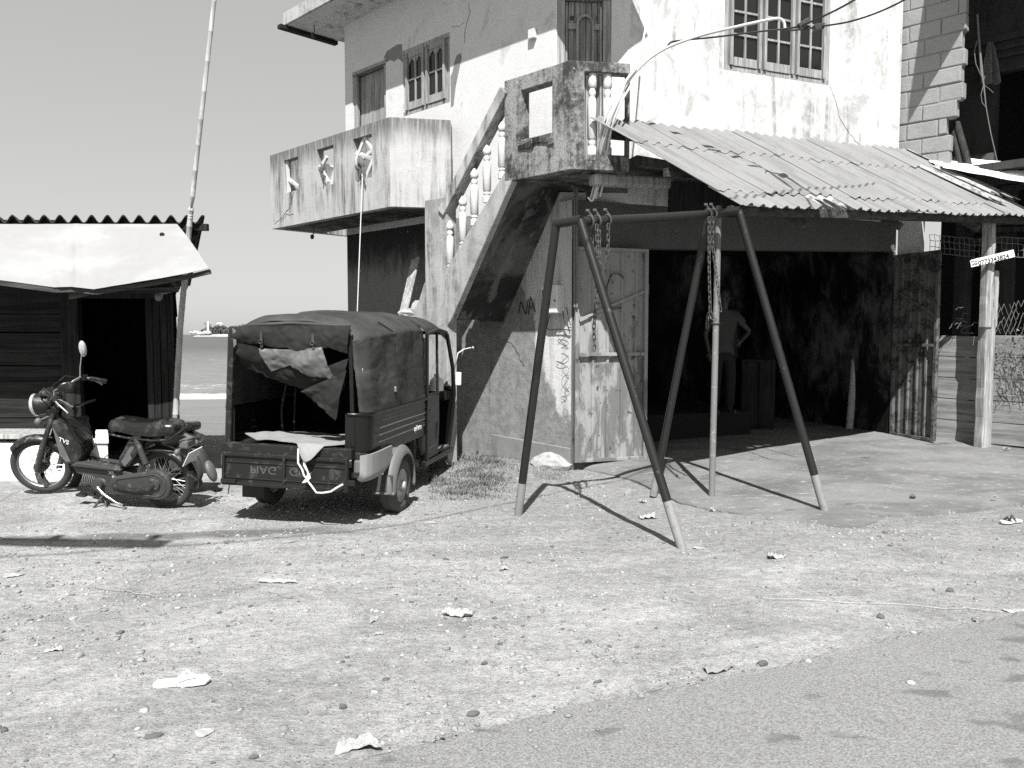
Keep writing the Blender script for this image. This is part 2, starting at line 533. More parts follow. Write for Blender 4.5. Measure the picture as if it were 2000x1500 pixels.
M_scrap = plain('dirty_paper', 0.32, 0.85, 0.35, 22)
M_cardboard = plain('cardboard', 0.28, 0.85, 0.2)
M_stone_pale = plain('pale_stone', 0.30, 0.9, 0.45, 14, bump=1.0)
M_stone = plain('grey_stone', 0.22, 0.9, 0.3, 16, bump=0.8)
M_stone_dark = plain('dark_stone', 0.09, 0.9, 0.3, 16, bump=0.8)
M_cloth = plain('dull_cloth', 0.11, 0.95, 0.3, 20)
M_bamboo = wood('bamboo', 0.30, 0.48, (34, 34, 2.2), gloss=0.5, crack=0.3)
M_rope = plain('pale_rope', 0.62, 0.9, 0.15, 60, bump=0.8)
M_leafdark = plain('leaf', 0.07, 0.7, 0.4, 3)

def mk_ground():
    m = Mat('sandy_ground')
    a = m.noise(0.35, 5, 0.6, 0.3)
    b = m.noise(2.1, 6, 0.65)
    c1 = m.noise(14, 6, 0.72)
    d = m.noise(70, 4, 0.75)
    v = m.voro(26)
    c = m.mix(a, 0.31, 0.385)
    c = m.mix(m.op('MULTIPLY', m.mr(b, 0.52, 0.68), 0.45), c, 0.23)
    c = m.op('MULTIPLY', c, m.mr(c1, 0.3, 0.7, 0.80, 1.16))
    c = m.op('MULTIPLY', c, m.mr(d, 0.3, 0.72, 0.78, 1.2))
    # dark streak past the parked vehicles: a cast shadow band painted into the sand
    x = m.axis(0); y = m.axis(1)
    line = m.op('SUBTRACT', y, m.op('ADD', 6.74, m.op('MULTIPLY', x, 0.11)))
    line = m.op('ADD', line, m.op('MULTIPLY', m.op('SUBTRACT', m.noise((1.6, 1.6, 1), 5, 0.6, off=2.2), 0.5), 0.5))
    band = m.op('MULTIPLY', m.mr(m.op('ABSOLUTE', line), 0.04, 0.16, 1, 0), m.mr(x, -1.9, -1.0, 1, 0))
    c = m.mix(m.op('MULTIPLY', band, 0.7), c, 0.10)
    # packed bare patches, wheel tracks, greyer gravel towards the house, wet sand on the beach
    pk = m.noise((0.9, 1.3, 1), 6, 0.66, 0.7, off=6.6)
    c = m.op('MULTIPLY', c, m.mr(pk, 0.35, 0.66, 0.80, 1.10))
    trk = m.noise((0.5, 2.6, 1), 5, 0.65, 1.2, rot=R(-12), off=1.2)
    c = m.op('MULTIPLY', c, m.mr(trk, 0.38, 0.62, 0.90, 1.04))
    gv = m.op('MULTIPLY', m.mr(y, 5.2, 7.2), m.mr(x, -1.6, 0.2))
    c = m.mix(m.op('MULTIPLY', gv, 0.5), c, m.op('MULTIPLY', m.mr(c1, 0.3, 0.7, 0.7, 1.25), 0.19))
    wet = m.op('MULTIPLY', m.mr(m.op('ADD', y, m.op('MULTIPLY', m.noise((0.4, 0.4, 1), 4, 0.6), 3.0)), 11.0, 14.5), m.mr(m.noise((0.3, 2.2, 1), 5, 0.65, 0.4, off=3.9), 0.3, 0.6, 0.8, 1.0))
    c = m.mix(wet, c, 0.17)
    chip = m.mr(m.voro((34, 52, 34)), 0.16, 0.24, 1, 0)
    chipm = m.op('MULTIPLY', chip, m.mr(m.noise(6, 4, 0.6, off=8.1), 0.45, 0.60))
    c = m.op('MULTIPLY', c, m.mix(chipm, 1.0, 0.66))
    return m.done(c, 0.95, [(d, 0.009, 1.0), (c1, 0.03, 0.9), (chip, 0.012, 0.7)], spec=0.15)
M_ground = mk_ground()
def mk_asphalt():
    m = Mat('asphalt')
    a = m.noise(0.8, 5, 0.6)
    g = m.noise(95, 3, 0.8)
    v = m.voro(120)
    st = m.noise((3.0, 5.0, 1), 2, 0.5, 0.3, off=5.6)
    c = m.mix(a, 0.17, 0.21)
    c = m.op('MULTIPLY', c, m.mr(g, 0.3, 0.7, 0.6, 1.4))
    c = m.mix(m.op('MULTIPLY', m.mr(v, 0.05, 0.3, 1, 0), m.mr(m.noise(40, 3, 0.7), 0.5, 0.66)), c, 0.32)
    c = m.mix(m.op('MULTIPLY', m.mr(st, 0.60, 0.68), 0.6), c, 0.08)
    return m.done(c, 0.9, [(g, 0.005, 0.8), (v, 0.004, 0.4)], spec=0.2)
M_asphalt = mk_asphalt()
def mk_apron():
    m = Mat('worn_concrete')
    a = m.noise((0.9, 1.6, 1), 6, 0.65, 0.4)
    b = m.noise((7, 16, 7), 5, 0.7)
    d = m.noise(60, 4, 0.75)
    c = m.mix(m.mr(a, 0.32, 0.68), 0.11, 0.19)
    c = m.mix(m.op('MULTIPLY', m.mr(b, 0.56, 0.7), 0.7), c, 0.34)
    c = m.mix(m.mr(m.noise((1.7, 3.4, 1), 5, 0.6, off=8.8), 0.64, 0.70), c, 0.09)
    c = m.op('MULTIPLY', c, m.mr(d, 0.3, 0.7, 0.8, 1.2))
    return m.done(c, 0.9, [(d, 0.004, 0.6), (b, 0.008, 0.5)], spec=0.2)
M_apron = mk_apron()
def mk_sea():
    m = Mat('sea_water')
    y = m.axis(1)
    w1 = m.noise((0.9, 3.2, 1), 5, 0.65)
    w2 = m.noise((0.05, 0.25, 1), 5, 0.6, off=4)
    f = m.noise((1.0, 0.35, 1), 6, 0.7, 0.5, off=1.4)
    shore = m.op('ADD', y, m.op('MULTIPLY', m.op('SUBTRACT', f, 0.5), 5.0))
    foam = m.op('MULTIPLY', m.mr(shore, 37.4, 38.0), m.mr(shore, 40.2, 42.5, 1, 0))
    foam2 = m.op('MULTIPLY', m.op('MULTIPLY', m.mr(shore, 44, 46), m.mr(shore, 49, 52, 1, 0)), m.mr(m.noise((1.5, 3.5, 1), 6, 0.75), 0.56, 0.62))
    fm = m.op('MAXIMUM', foam, foam2)
    base = m.mix(m.mr(y, 40, 200), 0.16, 0.06)
    base = m.op('MULTIPLY', base, m.mr(w1, 0.3, 0.7, 0.7, 1.3))
    c = m.mix(fm, base, 0.85)
    return m.done(c, m.mix(fm, 0.35, 0.9), [(w1, 0.10, 0.9), (w2, 0.5, 0.7)], spec=0.35)
M_sea = mk_sea()

# ------------------------------------------------------------------ ground, road, concrete apron, sea
def sstep(x, a, b):
    t = np.clip((x - a) / (b - a), 0, 1)
    return t * t * (3 - 2 * t)
def wob(x, y):
    return (0.010 * np.sin(1.7 * x + 0.6 * y) * np.sin(1.3 * y - 0.4 * x) + 0.006 * np.sin(5.1 * x + 2.0 * y + 1) * np.sin(4.3 * y - 1.1 * x)
            + 0.004 * np.sin(11.3 * x - 6 * y) * np.sin(9.7 * y + 3.3 * x + 2))
def gz(x, y):
    x = np.asarray(x, float); y = np.asarray(y, float)
    z = wob(x, y) * sstep(y, 1.0, 3.0)
    z = z + 0.09 * sstep(-x, 3.55, 4.5) * sstep(y, 7.1, 7.9) * (1 - sstep(y, 10, 13))
    z = z + 0.07 * np.exp(-((x + 0.25) ** 2 / 0.35 + (y - 9.6) ** 2 / 0.7))
    z = z - 0.02 * sstep(x, 1.3, 2.2) * sstep(y, 6.9, 7.6) * (1 - sstep(y, 12, 13)) - 0.03 * sstep(y, 8.3, 9.3) * sstep(x, 1.2, 2.0) * (1 - sstep(y, 12, 13))
    d = np.clip(y - 11.0, 0, None)
    z = z - np.minimum(d * 0.0545, 5.0) + 0.02 * sstep(y, 12, 16) * np.sin(0.9 * y + 0.25 * x + 0.6 * np.sin(0.5 * x))
    return z
def sheet_mesh(name, xs, ys, zf, mat, kind='structure'):
    X, Y = np.meshgrid(xs, ys)
    Z = zf(X, Y)
    n, mrows = len(xs), len(ys)
    me = bpy.data.meshes.new(name)
    me.vertices.add(n * mrows)
    me.vertices.foreach_set('co', np.stack([X, Y, Z], -1).astype(np.float32).ravel())
    I = np.arange((mrows - 1) * n).reshape(mrows - 1, n)[:, :-1].ravel()
    q = np.stack([I, I + 1, I + n + 1, I + n], -1).astype(np.int32)
    me.loops.add(q.size); me.polygons.add(len(q))
    me.loops.foreach_set('vertex_index', q.ravel())
    me.polygons.foreach_set('loop_start', np.arange(0, q.size, 4, dtype=np.int32))
    me.polygons.foreach_set('use_smooth', np.ones(len(q), bool))
    me.update(calc_edges=True)
    me.materials.append(mat)
    o = bpy.data.objects.new(name, me)
    COL.objects.link(o)
    if kind: o['kind'] = kind
    return o
gx = np.concatenate([-np.geomspace(3000, 9.5, 26), np.arange(-9, 9.01, 0.06), np.geomspace(9.5, 3000, 26)])
gy = np.concatenate([np.array([-400, -60, -12, -4, 0]), np.arange(0.6, 13.0, 0.06), np.arange(13, 45, 0.5), np.geomspace(46, 4000, 24)])
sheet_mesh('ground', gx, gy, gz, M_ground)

# the asphalt runs past the photographer; its broken edge is taken where the photo shows it
def road_edge(x):
    e = [G(450, 1545), G(620, 1500), G(800, 1455), G(1000, 1410), G(1200, 1367), G(1400, 1327), G(1525, 1300), G(1700, 1262), G(1850, 1225), G(2000, 1195), G(2200, 1160)]
    ex = np.array([p.x for p in e]); ey = np.array([p.y for p in e])
    k = (ey[-1] - ey[-3]) / (ex[-1] - ex[-3]); k0 = (ey[2] - ey[0]) / (ex[2] - ex[0])
    y = np.interp(x, ex, ey)
    y = np.where(x > ex[-1], ey[-1] + k * (x - ex[-1]), y)
    return np.where(x < ex[0], ey[0] + k0 * (x - ex[0]), y)
rx = np.concatenate([-np.geomspace(200, 4.2, 12), np.arange(-4, 7.01, 0.03), np.geomspace(7.2, 200, 12)])
def road():
    tt = np.concatenate([np.linspace(0, 0.006, 5), np.linspace(0.01, 0.12, 8), np.linspace(0.16, 1, 30)])
    X = np.repeat(rx[None, :], len(tt), 0)
    jag = 0.007 * np.sin(23 * rx + 2 * np.sin(7 * rx)) + 0.008 * np.sin(57 * rx + 1.9 * np.sin(13 * rx)) + 0.02 * np.sin(4.1 * rx)
    e = road_edge(rx) + jag
    Y = e[None, :] - tt[:, None] * 14
    Z = np.maximum(wob(X, Y) * sstep(Y, 1.0, 3.0), 0) * 0.5 + 0.006 + 0.018 * sstep(tt, 0, 0.0035)[:, None] + 0.006 * np.sin(37 * X + 5 * np.sin(9 * X)) * (tt[:, None] < 0.004)
    Z[0, :] = -0.03
    me = bpy.data.meshes.new('road')
    vs = np.stack([X, Y, Z], -1).reshape(-1, 3)
    n = len(rx)
    fs = [(j * n + i, j * n + i + 1, (j + 1) * n + i + 1, (j + 1) * n + i) for j in range(len(tt) - 1) for i in range(n - 1)]
    me.from_pydata(vs.tolist(), [], [f[::-1] for f in fs])
    me.materials.append(M_asphalt)
    o = bpy.data.objects.new('road', me); COL.objects.link(o)
    o['kind'] = 'structure'
road()

# house reference planes
K = G(1115, 915, 0.02)
C_S = K.x + K.y
S = (1, 1, C_S)                       # side wall of the house
ST = (1, 1, C_S - 1.28)               # outer face of balcony, stair and landing
FD = V((math.cos(R(22)), math.sin(R(22)), 0)); FN = V((-math.sin(R(22)), math.cos(R(22)), 0))
FPL = (FN.x, FN.y, FN.x * K.x + FN.y * K.y)
SD = V((1, -1, 0)).normalized(); SN = V((1, 1, 0)).normalized()
PL = P(679, 560, S)
FC = P(1226, 300, FPL); FR = P(1757, 240, FPL)
JL = P(1251, 880, FPL); JR = P(1738, 845, FPL)

def apron():
    front = [G(p, q, 0.0) for p, q in ((1118, 912), (1180, 925), (1235, 938), (1285, 962), (1330, 985), (1390, 997), (1450, 1006), (1520, 1016), (1575, 1023), (1625, 1031), (1680, 1031), (1712, 1020), (1700, 1011), (1760, 1007), (1850, 999), (1920, 994), (2000, 984), (2100, 972), (2300, 962))]
    global FRONT
    FRONT = sorted([((p - K).dot(FD), (p - K).dot(FN)) for p in front])
    m = MB()
    nv = 26
    pts = []
    fl = []
    for a, b in zip(front[:-1], front[1:]):
        for k in range(6): fl.append(a.lerp(b, k / 6))
    fl.append(front[-1])
    nu = len(fl)
    r2 = random.Random(3)
    for i, p in enumerate(fl):
        s = i / (nu - 1)
        back = K - FD * 0.0 + FD * (9.5 * s) + FN * 0.1
        zb = 0.115 + 0.018 * (9.5 * s)
        q = p + V((r2.uniform(-0.015, 0.015), r2.uniform(-0.02, 0.02), 0))
        col = [V((q.x, q.y - 0.012, -0.05)), V((q.x, q.y, 0.012))]
        for j in range(1, nv + 1):
            t = j / nv
            c = q.lerp(back, t)
            col.append(V((c.x, c.y, 0.014 + (zb - 0.014) * t + float(wob(c.x * 2, c.y * 2)) * 0.5)))
        c2 = back + FN * 6.0
        for j in range(1, 6):
            c = back.lerp(c2, j / 5)
            col.append(V((c.x, c.y, zb + 0.03 * j / 5)))
        pts.append(col)
    rows = len(pts[0])
    vs = [p for col in pts for p in col]
    fs = [(i * rows + j, (i + 1) * rows + j, (i + 1) * rows + j + 1, i * rows + j + 1) for i in range(nu - 1) for j in range(rows - 1)]
    m.add(vs, fs)
    o = m.build('pavement', M_apron, smooth=50)
    o['kind'] = 'structure'
    return o
apron()
def apron_z(x, y):
    """height of the concrete at x, y (used to stand things on it)"""
    s = max(0, (V((x, y, 0)) - V((K.x, K.y, 0))).dot(FD))
    dist = -(V((x, y, 0)) - V((K.x, K.y, 0))).dot(FN)
    zb = 0.115 + 0.018 * s
    return max(0.012, zb - max(0, dist) * 0.033)

def floor_z(x, y):
    q = V((x, y, 0)) - V((K.x, K.y, 0)); s = q.dot(FD); n = q.dot(FN)
    fs = [f[0] for f in FRONT]; fn = [f[1] for f in FRONT]
    if s > fs[0] and n > float(np.interp(s, fs, fn)) + 0.02: return apron_z(x, y)
    return float(gz(x, y))
SEA_Z = -1.5
def sea():
    ys = np.concatenate([np.arange(37, 60, 0.5), np.arange(60, 140, 1.0), np.geomspace(141, 9000, 40)])
    xs = np.concatenate([-np.geomspace(6000, 130, 14), np.arange(-120, 40, 2.0), np.geomspace(42, 6000, 14)])
    def zf(X, Y):
        sw = 0.42 * np.exp(-((Y - 92 - 1.5 * np.sin(X * 0.06)) / 2.2) ** 2)
        return SEA_Z + 0.05 * np.sin(0.5 * Y + 0.1 * X) * (1 - sstep(Y, 100, 160)) + sw
    sheet_mesh('sea', xs, ys, zf, M_sea)
sea()

def pebbles():
    bm = bmesh.new(); bmesh.ops.create_icosphere(bm, subdivisions=1, radius=1)
    bv = np.array([v.co[:] for v in bm.verts]); bf = np.array([[v.index for v in f.verts] for f in bm.faces]); bm.free()
    rs = np.random.RandomState(5)
    N = 62000
    y = 2.2 + rs.rand(N) ** 1.25 * 7.6
    x = (rs.rand(N) - 0.5) * (y * 1.42 + 0.6)
    dens = 0.12 + 0.88 * np.clip(0.5 + 0.6 * np.sin(1.1 * x + 0.7 * np.sin(0.9 * y)) * np.sin(0.8 * y + 0.5 * x) + 0.35 * np.sin(3.7 * x + 2 * np.sin(1.9 * y)) * np.sin(3.1 * y - x) + 0.25 * np.sin(8 * x - 3 * y) * np.sin(7 * y + 2 * x), 0, 1) ** 1.3
    off = road_edge(x) - y
    keep = ((off < 0.02) | (rs.rand(N) < 0.40 * np.exp(-np.clip(off, 0, 9) / 0.16))) & (rs.rand(N) < dens)
    x, y = x[keep], y[keep]
    ap = np.array([(V((a, b, 0)) - V((K.x, K.y, 0))).dot(FN) for a, b in zip(x, y)])
    keep = ~((ap > -2.9) & (x > 1.0)) & ~((x < -3.3) & (y > 7.3))
    x, y = x[keep], y[keep]
    n = len(x)
    sz = np.exp(rs.normal(math.log(0.0062), 0.62, n)) * (0.8 + 0.06 * y)
    sz = np.clip(sz, 0.0035, 0.030)
    dirs = bv / np.linalg.norm(bv, axis=1, keepdims=True)
    vs = np.zeros((n, len(bv), 3)); 
    ang = rs.rand(n) * 6.283
    DD = rs.normal(size=(400, 6, 3)); DD /= np.linalg.norm(DD, axis=2, keepdims=True)
    ZG = np.where(y < road_edge(x) - 0.01, 0.026, gz(x, y))
    for i in range(n):
        d = DD[rs.randint(400)]
        r = np.ones(len(bv))
        for q in d: r = np.minimum(r, 0.62 / np.maximum(dirs @ q, 0.05))
        p = dirs * r[:, None] * sz[i] * np.array([1, rs.uniform(0.5, 1), rs.uniform(0.28, 0.65)])
        c, s = math.cos(ang[i]), math.sin(ang[i])
        vs[i, :, 0] = p[:, 0] * c - p[:, 1] * s + x[i]
        vs[i, :, 1] = p[:, 0] * s + p[:, 1] * c + y[i]
        vs[i, :, 2] = p[:, 2] + ZG[i] + sz[i] * 0.10
    F = (bf[None] + (np.arange(n) * len(bv))[:, None, None]).reshape(-1, 3).astype(np.int32)
    me = bpy.data.meshes.new('gravel')
    me.vertices.add(n * len(bv)); me.vertices.foreach_set('co', vs.astype(np.float32).ravel())
    me.loops.add(F.size); me.polygons.add(len(F))
    me.loops.foreach_set('vertex_index', F.ravel())
    me.polygons.foreach_set('loop_start', np.arange(0, F.size, 3, dtype=np.int32))
    me.update(calc_edges=True)
    m = Mat('gravel')
    ra = m.geo.outputs['Random Per Island']
    c = m.mix(m.mr(ra, 0.0, 1.0), 0.17, 0.33)
    c = m.mix(m.mr(ra, 0.90, 0.93), c, 0.10)
    c = m.mix(m.mr(ra, 0.993, 0.997), c, 0.45)
    m.done(c, 0.9, [(m.noise(120, 4, 0.7), 0.003, 0.6)], spec=0.2)
    me.materials.append(m.m)
    o = bpy.data.objects.new('gravel', me); COL.objects.link(o)
    tag(o, 'loose pebbles and clods scattered over the sandy ground', 'gravel', kind='stuff')
pebbles()

# ------------------------------------------------------------------ far headland with lighthouse
def headland():
    Y0 = 1150.0
    def q(px, py, dy=0): return D(px, py, Y0 + dy)
    m = Mat('headland_rock'); m.done(m.mix(m.noise(0.05, 4, 0.6), 0.25, 0.5), 0.9)
    a = q(372, 653); b = q(600, 653)
    xs = np.linspace(a.x, b.x + 100, 60); ys = np.linspace(Y0 - 14, Y0 + 120, 14)
    def zf(X, Y):
        t = (X - a.x) / (b.x - a.x)
        return SEA_Z - 1.2 + (2.6 + 1.6 * sstep(t, 0.05, 0.3) + 0.7 * np.sin(9 * t)) * sstep(t, 0, 0.06) * sstep(Y, Y0 - 14, Y0 - 2) * (1 - sstep(Y, Y0 + 90, Y0 + 120))
    o = sheet_mesh('headland_terrain', xs, ys, zf, m.m)
    ml = plain('far_foliage', 0.10, 0.9, 0.5, 0.3)
    mt = plain('far_trunk', 0.08, 0.9)
    mw = plain('far_white_paint', 0.80, 0.8, 0.05)
    rr = random.Random(11)
    def crown(mb, c, rad, hh, n):
        for _ in range(n):
            th = rr.uniform(0, 6.28); u = rr.random() ** 0.5
            p = V((c.x + rad * u * math.cos(th), c.y + rad * u * math.sin(th), c.z + hh * rr.uniform(0, 1) * math.sqrt(max(0, 1 - u * u * 0.8))))
            s = rad * rr.uniform(0.10, 0.22)
            d1 = V((rr.uniform(-1, 1), rr.uniform(-1, 1), rr.uniform(-0.6, 0.6))).normalized() * s
            d2 = V((rr.uniform(-1, 1), rr.uniform(-1, 1), rr.uniform(0, 1))).normalized() * s
            mb.add([p - d1, p - d2, p + d1, p + d2], [(0, 1, 2, 3)])
    spots = [(402, 648, 20), (409, 645, 24), (416, 647, 20), (423, 645, 26), (430, 644, 27), (438, 645, 28), (446, 648, 22), (452, 645, 26), (460, 645, 28), (468, 645, 29), (477, 643, 30), (486, 646, 24)]
    for i, (px, py, hp) in enumerate(spots):
        base = q(px, 653.2, 20 + (i % 3) * 14)
        top = q(px, 653 - (653 - py) - hp * 0.35, 20)
        t = empty('headland_tree', base, ['dark rounded tree beside the far white lighthouse', 'low bushy tree on the far wooded headland', 'broad tree crown on the far headland above the pale shore'][0 if i < 3 else 1 + i % 2], 'tree', 'trees on the far headland')
        mb = MB(); crown(mb, V((0, 0, 0.8)), 7.0, (top.z - base.z) - 1.0, 620)
        mb.build('crown', ml, t)
        tr = MB(); tr.tube([(0, 0, -2), (0.2, 0, 4)], [0.5, 0.3], 6); tr.build('trunk', mt, t)
    for i, (px, py) in enumerate([(402, 632), (411, 635), (424, 636), (428, 634)]):
        base = q(px, 653, 8); top = q(px, py, 8)
        t = empty('palm_tree', base, ['tall palm just left of the far white lighthouse', 'palm partly behind the far white lighthouse', 'thin palm rising above the far trees', 'taller palm rising above the far trees'][i], 'palm', 'palms on the far headland')
        hh = top.z - base.z
        tr = MB(); tr.tube([(0, 0, -2), (0.3, 0, hh * 0.6), (0, 0, hh)], [0.5, 0.35, 0.3], 6); tr.build('trunk', mt, t)
        mb = MB()
        for k in range(14):
            th = k * 0.9 + rr.random(); L = rr.uniform(2.6, 3.6)
            d = V((math.cos(th), math.sin(th), 0)); n = V((-d.y, d.x, 0)) * 0.55
            z0 = V((0, 0, hh))
            p1 = z0 + d * L * 0.55 + V((0, 0, 0.9)); p2 = z0 + d * L + V((0, 0, -1.2))
            mb.add([z0, p1 - n, p2, p1 + n], [(0, 1, 2, 3)])
        mb.build('crown', ml, t)
    base = q(406.5, 649, -2)
    top = q(406.5, 627, -2); hh = top.z - base.z
    t = empty('lighthouse', base, 'slim white lighthouse tower on the far headland', 'lighthouse')
    mb = MB(); mb.lathe([(2.3, -1), (2.3, 0.6), (1.7, 0.8), (1.25, hh * 0.72), (1.7, hh * 0.74), (1.7, hh * 0.78)], n=16); mb.build('tower', mw, t, smooth=30)
    mb = MB(); mb.lathe([(0.9, hh * 0.78), (0.9, hh * 0.9), (1.1, hh * 0.91), (0.15, hh)], n=12); mb.build('lantern_room', mw, t, smooth=30)
    c = q(402, 651, -6)
    t = empty('keeper_house', c, 'low white building at the foot of the far lighthouse', 'building')
    mb = MB(); mb.box((-1, 0, 1.2), (17, 6, 2.4)); mb.box((2, 0, 3.0), (9, 5, 1.4)); mb.build('wall', mw, t)
    mb = MB(); mb.box((-1, 0, 2.5), (17.6, 6.6, 0.3)); mb.box((2, 0, 3.8), (9.6, 5.6, 0.25)); mb.build('roof', M_cardboard, t)
    c = q(429, 639, 60)
    t = empty('hill_house', V((c.x, c.y, c.z - 9)), 'small white house among the far headland trees', 'building')
    mb = MB(); mb.box((0, 0, 7), (7, 5, 14)); mb.build('wall', mw, t)
    mb = MB(); mb.prism([(-4, -3, 14), (4, -3, 14), (0, -3, 16.5)], (0, 6, 0)); mb.build('roof', mw, t)
    c = q(380, 650, -4)
    mb = MB()
    for k in range(9): mb.ell((rr.uniform(-6, 6), rr.uniform(-2, 2), rr.uniform(-0.8, 1.0)), (rr.uniform(1.8, 3.4), 2.2, rr.uniform(1.0, 2.2)), nu=8, nv=5)
    o = mb.build('pale_rock', plain('far_rock', 0.5, 0.9, 0.2, 0.5), jitter=0.3, origin=None)
    o.location = c
    tag(o, 'pale rocks at the seaward tip of the far headland', 'rocks')
headland()
# ------------------------------------------------------------------ the two storey house
def house():
    root = empty('two_storey_house', (K.x, K.y, 0), 'weathered two storey plaster house with outside stair, balcony and open garage', 'house')
    O = V((K.x, K.y, 0))
    def B(mb, name, mat, parent=None, **k):
        p = parent or root
        o = mb.build(name, mat, None, **k)
        base = O if p is root else None
        if p is root:
            o.location = V(o.location) - O
        o.parent = p
        return o
    sa = lambda px, py=300: (P(px, py, S) - PL).dot(SD)
    fa = lambda px, py=100: (P(px, py, FPL) - K).dot(FD)
    sta = lambda px, py=400: (P(px, py, ST) - PL).dot(SD)
    Z_BAL = P(640, 447, ST).z
    zb0 = P(532, 447, ST).z
    LS = (V((K.x, K.y, 0)) - V((PL.x, PL.y, 0))).length
    EAVE_OUT = (1, 1, C_S - 0.95)
    ze = P(562, 46, EAVE_OUT).z
    zw = 7.0
    # side wall with balcony door and window
    dz0, dz1 = 3.50, P(722, 129, S).z
    wz0, wz1 = P(838, 212, S).z, P(835, 80, S).z
    da0, da1 = sa(690), sa(755); wa0, wa1 = sa(788.5), sa(879.5)
    La = sa(1084, 200)
    B(MB().wall(PL, SD, La, 3.25, zw, [(da0, da1, dz0, dz1), (wa0, wa1, wz0, wz1)], 0.16, SN), 'wall', M_side)
    # lower side wall: the part under the balcony is in the recess, the part under the stair runs to the corner
    sp = sa(862, 560)
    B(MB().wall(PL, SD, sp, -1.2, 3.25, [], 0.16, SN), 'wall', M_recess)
    o = PL + SD * sp
    B(MB().wall(o, SD, LS - sp, -0.4, 3.25, [], 0.16, SN), 'wall', M_low)
    # plinth along the low wall
    pl0 = sa(962, 880)
    mb = MB(); a = PL + SD * pl0; a.z = 0; b = PL + SD * LS; b.z = 0
    zpl = P(1060, 868, S).z
    mb.box8([a - SN * 0.03 + V((0, 0, -0.3)), b - SN * 0.03 + V((0, 0, -0.3)), b + V((0, 0, -0.3)), a + V((0, 0, -0.3)), a - SN * 0.03 + V((0, 0, zpl + 0.05)), b - SN * 0.03 + V((0, 0, zpl)), b + V((0, 0, zpl + 0.004)), a + V((0, 0, zpl + 0.054))])
    B(mb, 'plinth', M_plinth, bevel=0.008)
    # corner wall with the landing door, between side and front
    C0 = PL + SD * La; C0.z = 0
    DWd = V((FC.x - C0.x, FC.y - C0.y, 0)); DL = DWd.length; DWd.normalize(); DWn = V((-DWd.y, DWd.x, 0))
    DWP = (DWn.x, DWn.y, DWn.x * C0.x + DWn.y * C0.y)
    dwa = lambda px: (P(px, 100, DWP) - C0).dot(DWd)
    B(MB().wall(C0, DWd, DL, 3.25, zw, [(dwa(1088), dwa(1194), 3.5, 5.75)], 0.16, DWn), 'wall', M_side)
    Kd = V((FC.x - K.x, FC.y - K.y, 0)); KL = Kd.length; Kd.normalize(); Kn = V((-Kd.y, Kd.x, 0))
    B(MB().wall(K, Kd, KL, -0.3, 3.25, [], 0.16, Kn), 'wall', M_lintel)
    # front wall, upper storey
    f0 = (FC - K).dot(FD); f1 = (FR - K).dot(FD)
    ga0, ga1 = fa(1414), fa(1620)
    gz0 = P(1517, 151, FPL).z; gz1 = gz0 + 1.75
    oF = K + FD * f0
    B(MB().wall(oF, FD, f1 - f0, 3.25, zw, [(ga0 - f0, ga1 - f0, gz0, gz1)], 0.16, FN), 'wall', M_white)
    # garage front: pier, lintel that sags towards the left, right pier
    j0 = fa(1251, 700); j1 = fa(1738, 700)
    zl0 = P(1256, 486, FPL).z; zl1 = P(1738, 491, FPL).z
    mb = MB()
    def fp(t, z, dep=0): q = K + FD * t + FN * dep; return V((q.x, q.y, z))
    def pier(t0, t1, z0, z1, z1b=None):
        z1b = z1 if z1b is None else z1b
        mb.box8([fp(t0, z0), fp(t1, z0), fp(t1, z0, 0.2), fp(t0, z0, 0.2), fp(t0, z1), fp(t1, z1b), fp(t1, z1b, 0.2), fp(t0, z1, 0.2)])
    mb.box8([fp(f0, zl0), fp(f1, zl1 + 0.01), fp(f1, zl1 + 0.01, 0.2), fp(f0, zl0, 0.2), fp(f0, 3.25), fp(f1, 3.25), fp(f1, 3.25, 0.2), fp(f0, 3.25, 0.2)])
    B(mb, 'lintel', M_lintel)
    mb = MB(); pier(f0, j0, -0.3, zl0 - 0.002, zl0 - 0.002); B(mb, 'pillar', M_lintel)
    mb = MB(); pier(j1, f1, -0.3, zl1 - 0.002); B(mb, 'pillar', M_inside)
    # garage interior
    mb = MB()
    gi0, gi1 = f0 + 0.02, f1 - 0.02; dep = 3.3
    mb.box8([fp(gi0, -0.2, dep), fp(gi1, -0.2, dep), fp(gi1, -0.2, dep + 0.15), fp(gi0, -0.2, dep + 0.15), fp(gi0, 3.2, dep), fp(gi1, 3.2, dep), fp(gi1, 3.2, dep + 0.15), fp(gi0, 3.2, dep + 0.15)])
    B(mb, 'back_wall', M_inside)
    for t in (gi0, gi1 - 0.02):
        mb = MB(); mb.box8([fp(t, -0.2, 0.21), fp(t + 0.12, -0.2, 0.21), fp(t + 0.12, -0.2, dep - 0.01), fp(t, -0.2, dep - 0.01), fp(t, 3.2, 0.21), fp(t + 0.12, 3.2, 0.21), fp(t + 0.12, 3.2, dep - 0.01), fp(t, 3.2, dep - 0.01)])
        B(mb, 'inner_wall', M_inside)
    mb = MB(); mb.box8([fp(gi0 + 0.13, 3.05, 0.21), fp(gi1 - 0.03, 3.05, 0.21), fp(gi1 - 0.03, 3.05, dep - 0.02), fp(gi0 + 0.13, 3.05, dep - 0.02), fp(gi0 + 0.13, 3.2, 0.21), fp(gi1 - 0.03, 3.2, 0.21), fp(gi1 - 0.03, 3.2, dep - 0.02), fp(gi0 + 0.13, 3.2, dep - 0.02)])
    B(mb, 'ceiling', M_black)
    mb = MB(); mb.box8([fp(1.6, 0.0, 0.9), fp(3.4, 0.0, 0.9), fp(3.4, 0.0, dep - 0.03), fp(1.6, 0.0, dep - 0.03), fp(1.6, 0.52, 0.9), fp(3.4, 0.52, 0.9), fp(3.4, 0.52, dep - 0.03), fp(1.6, 0.52, dep - 0.03)])
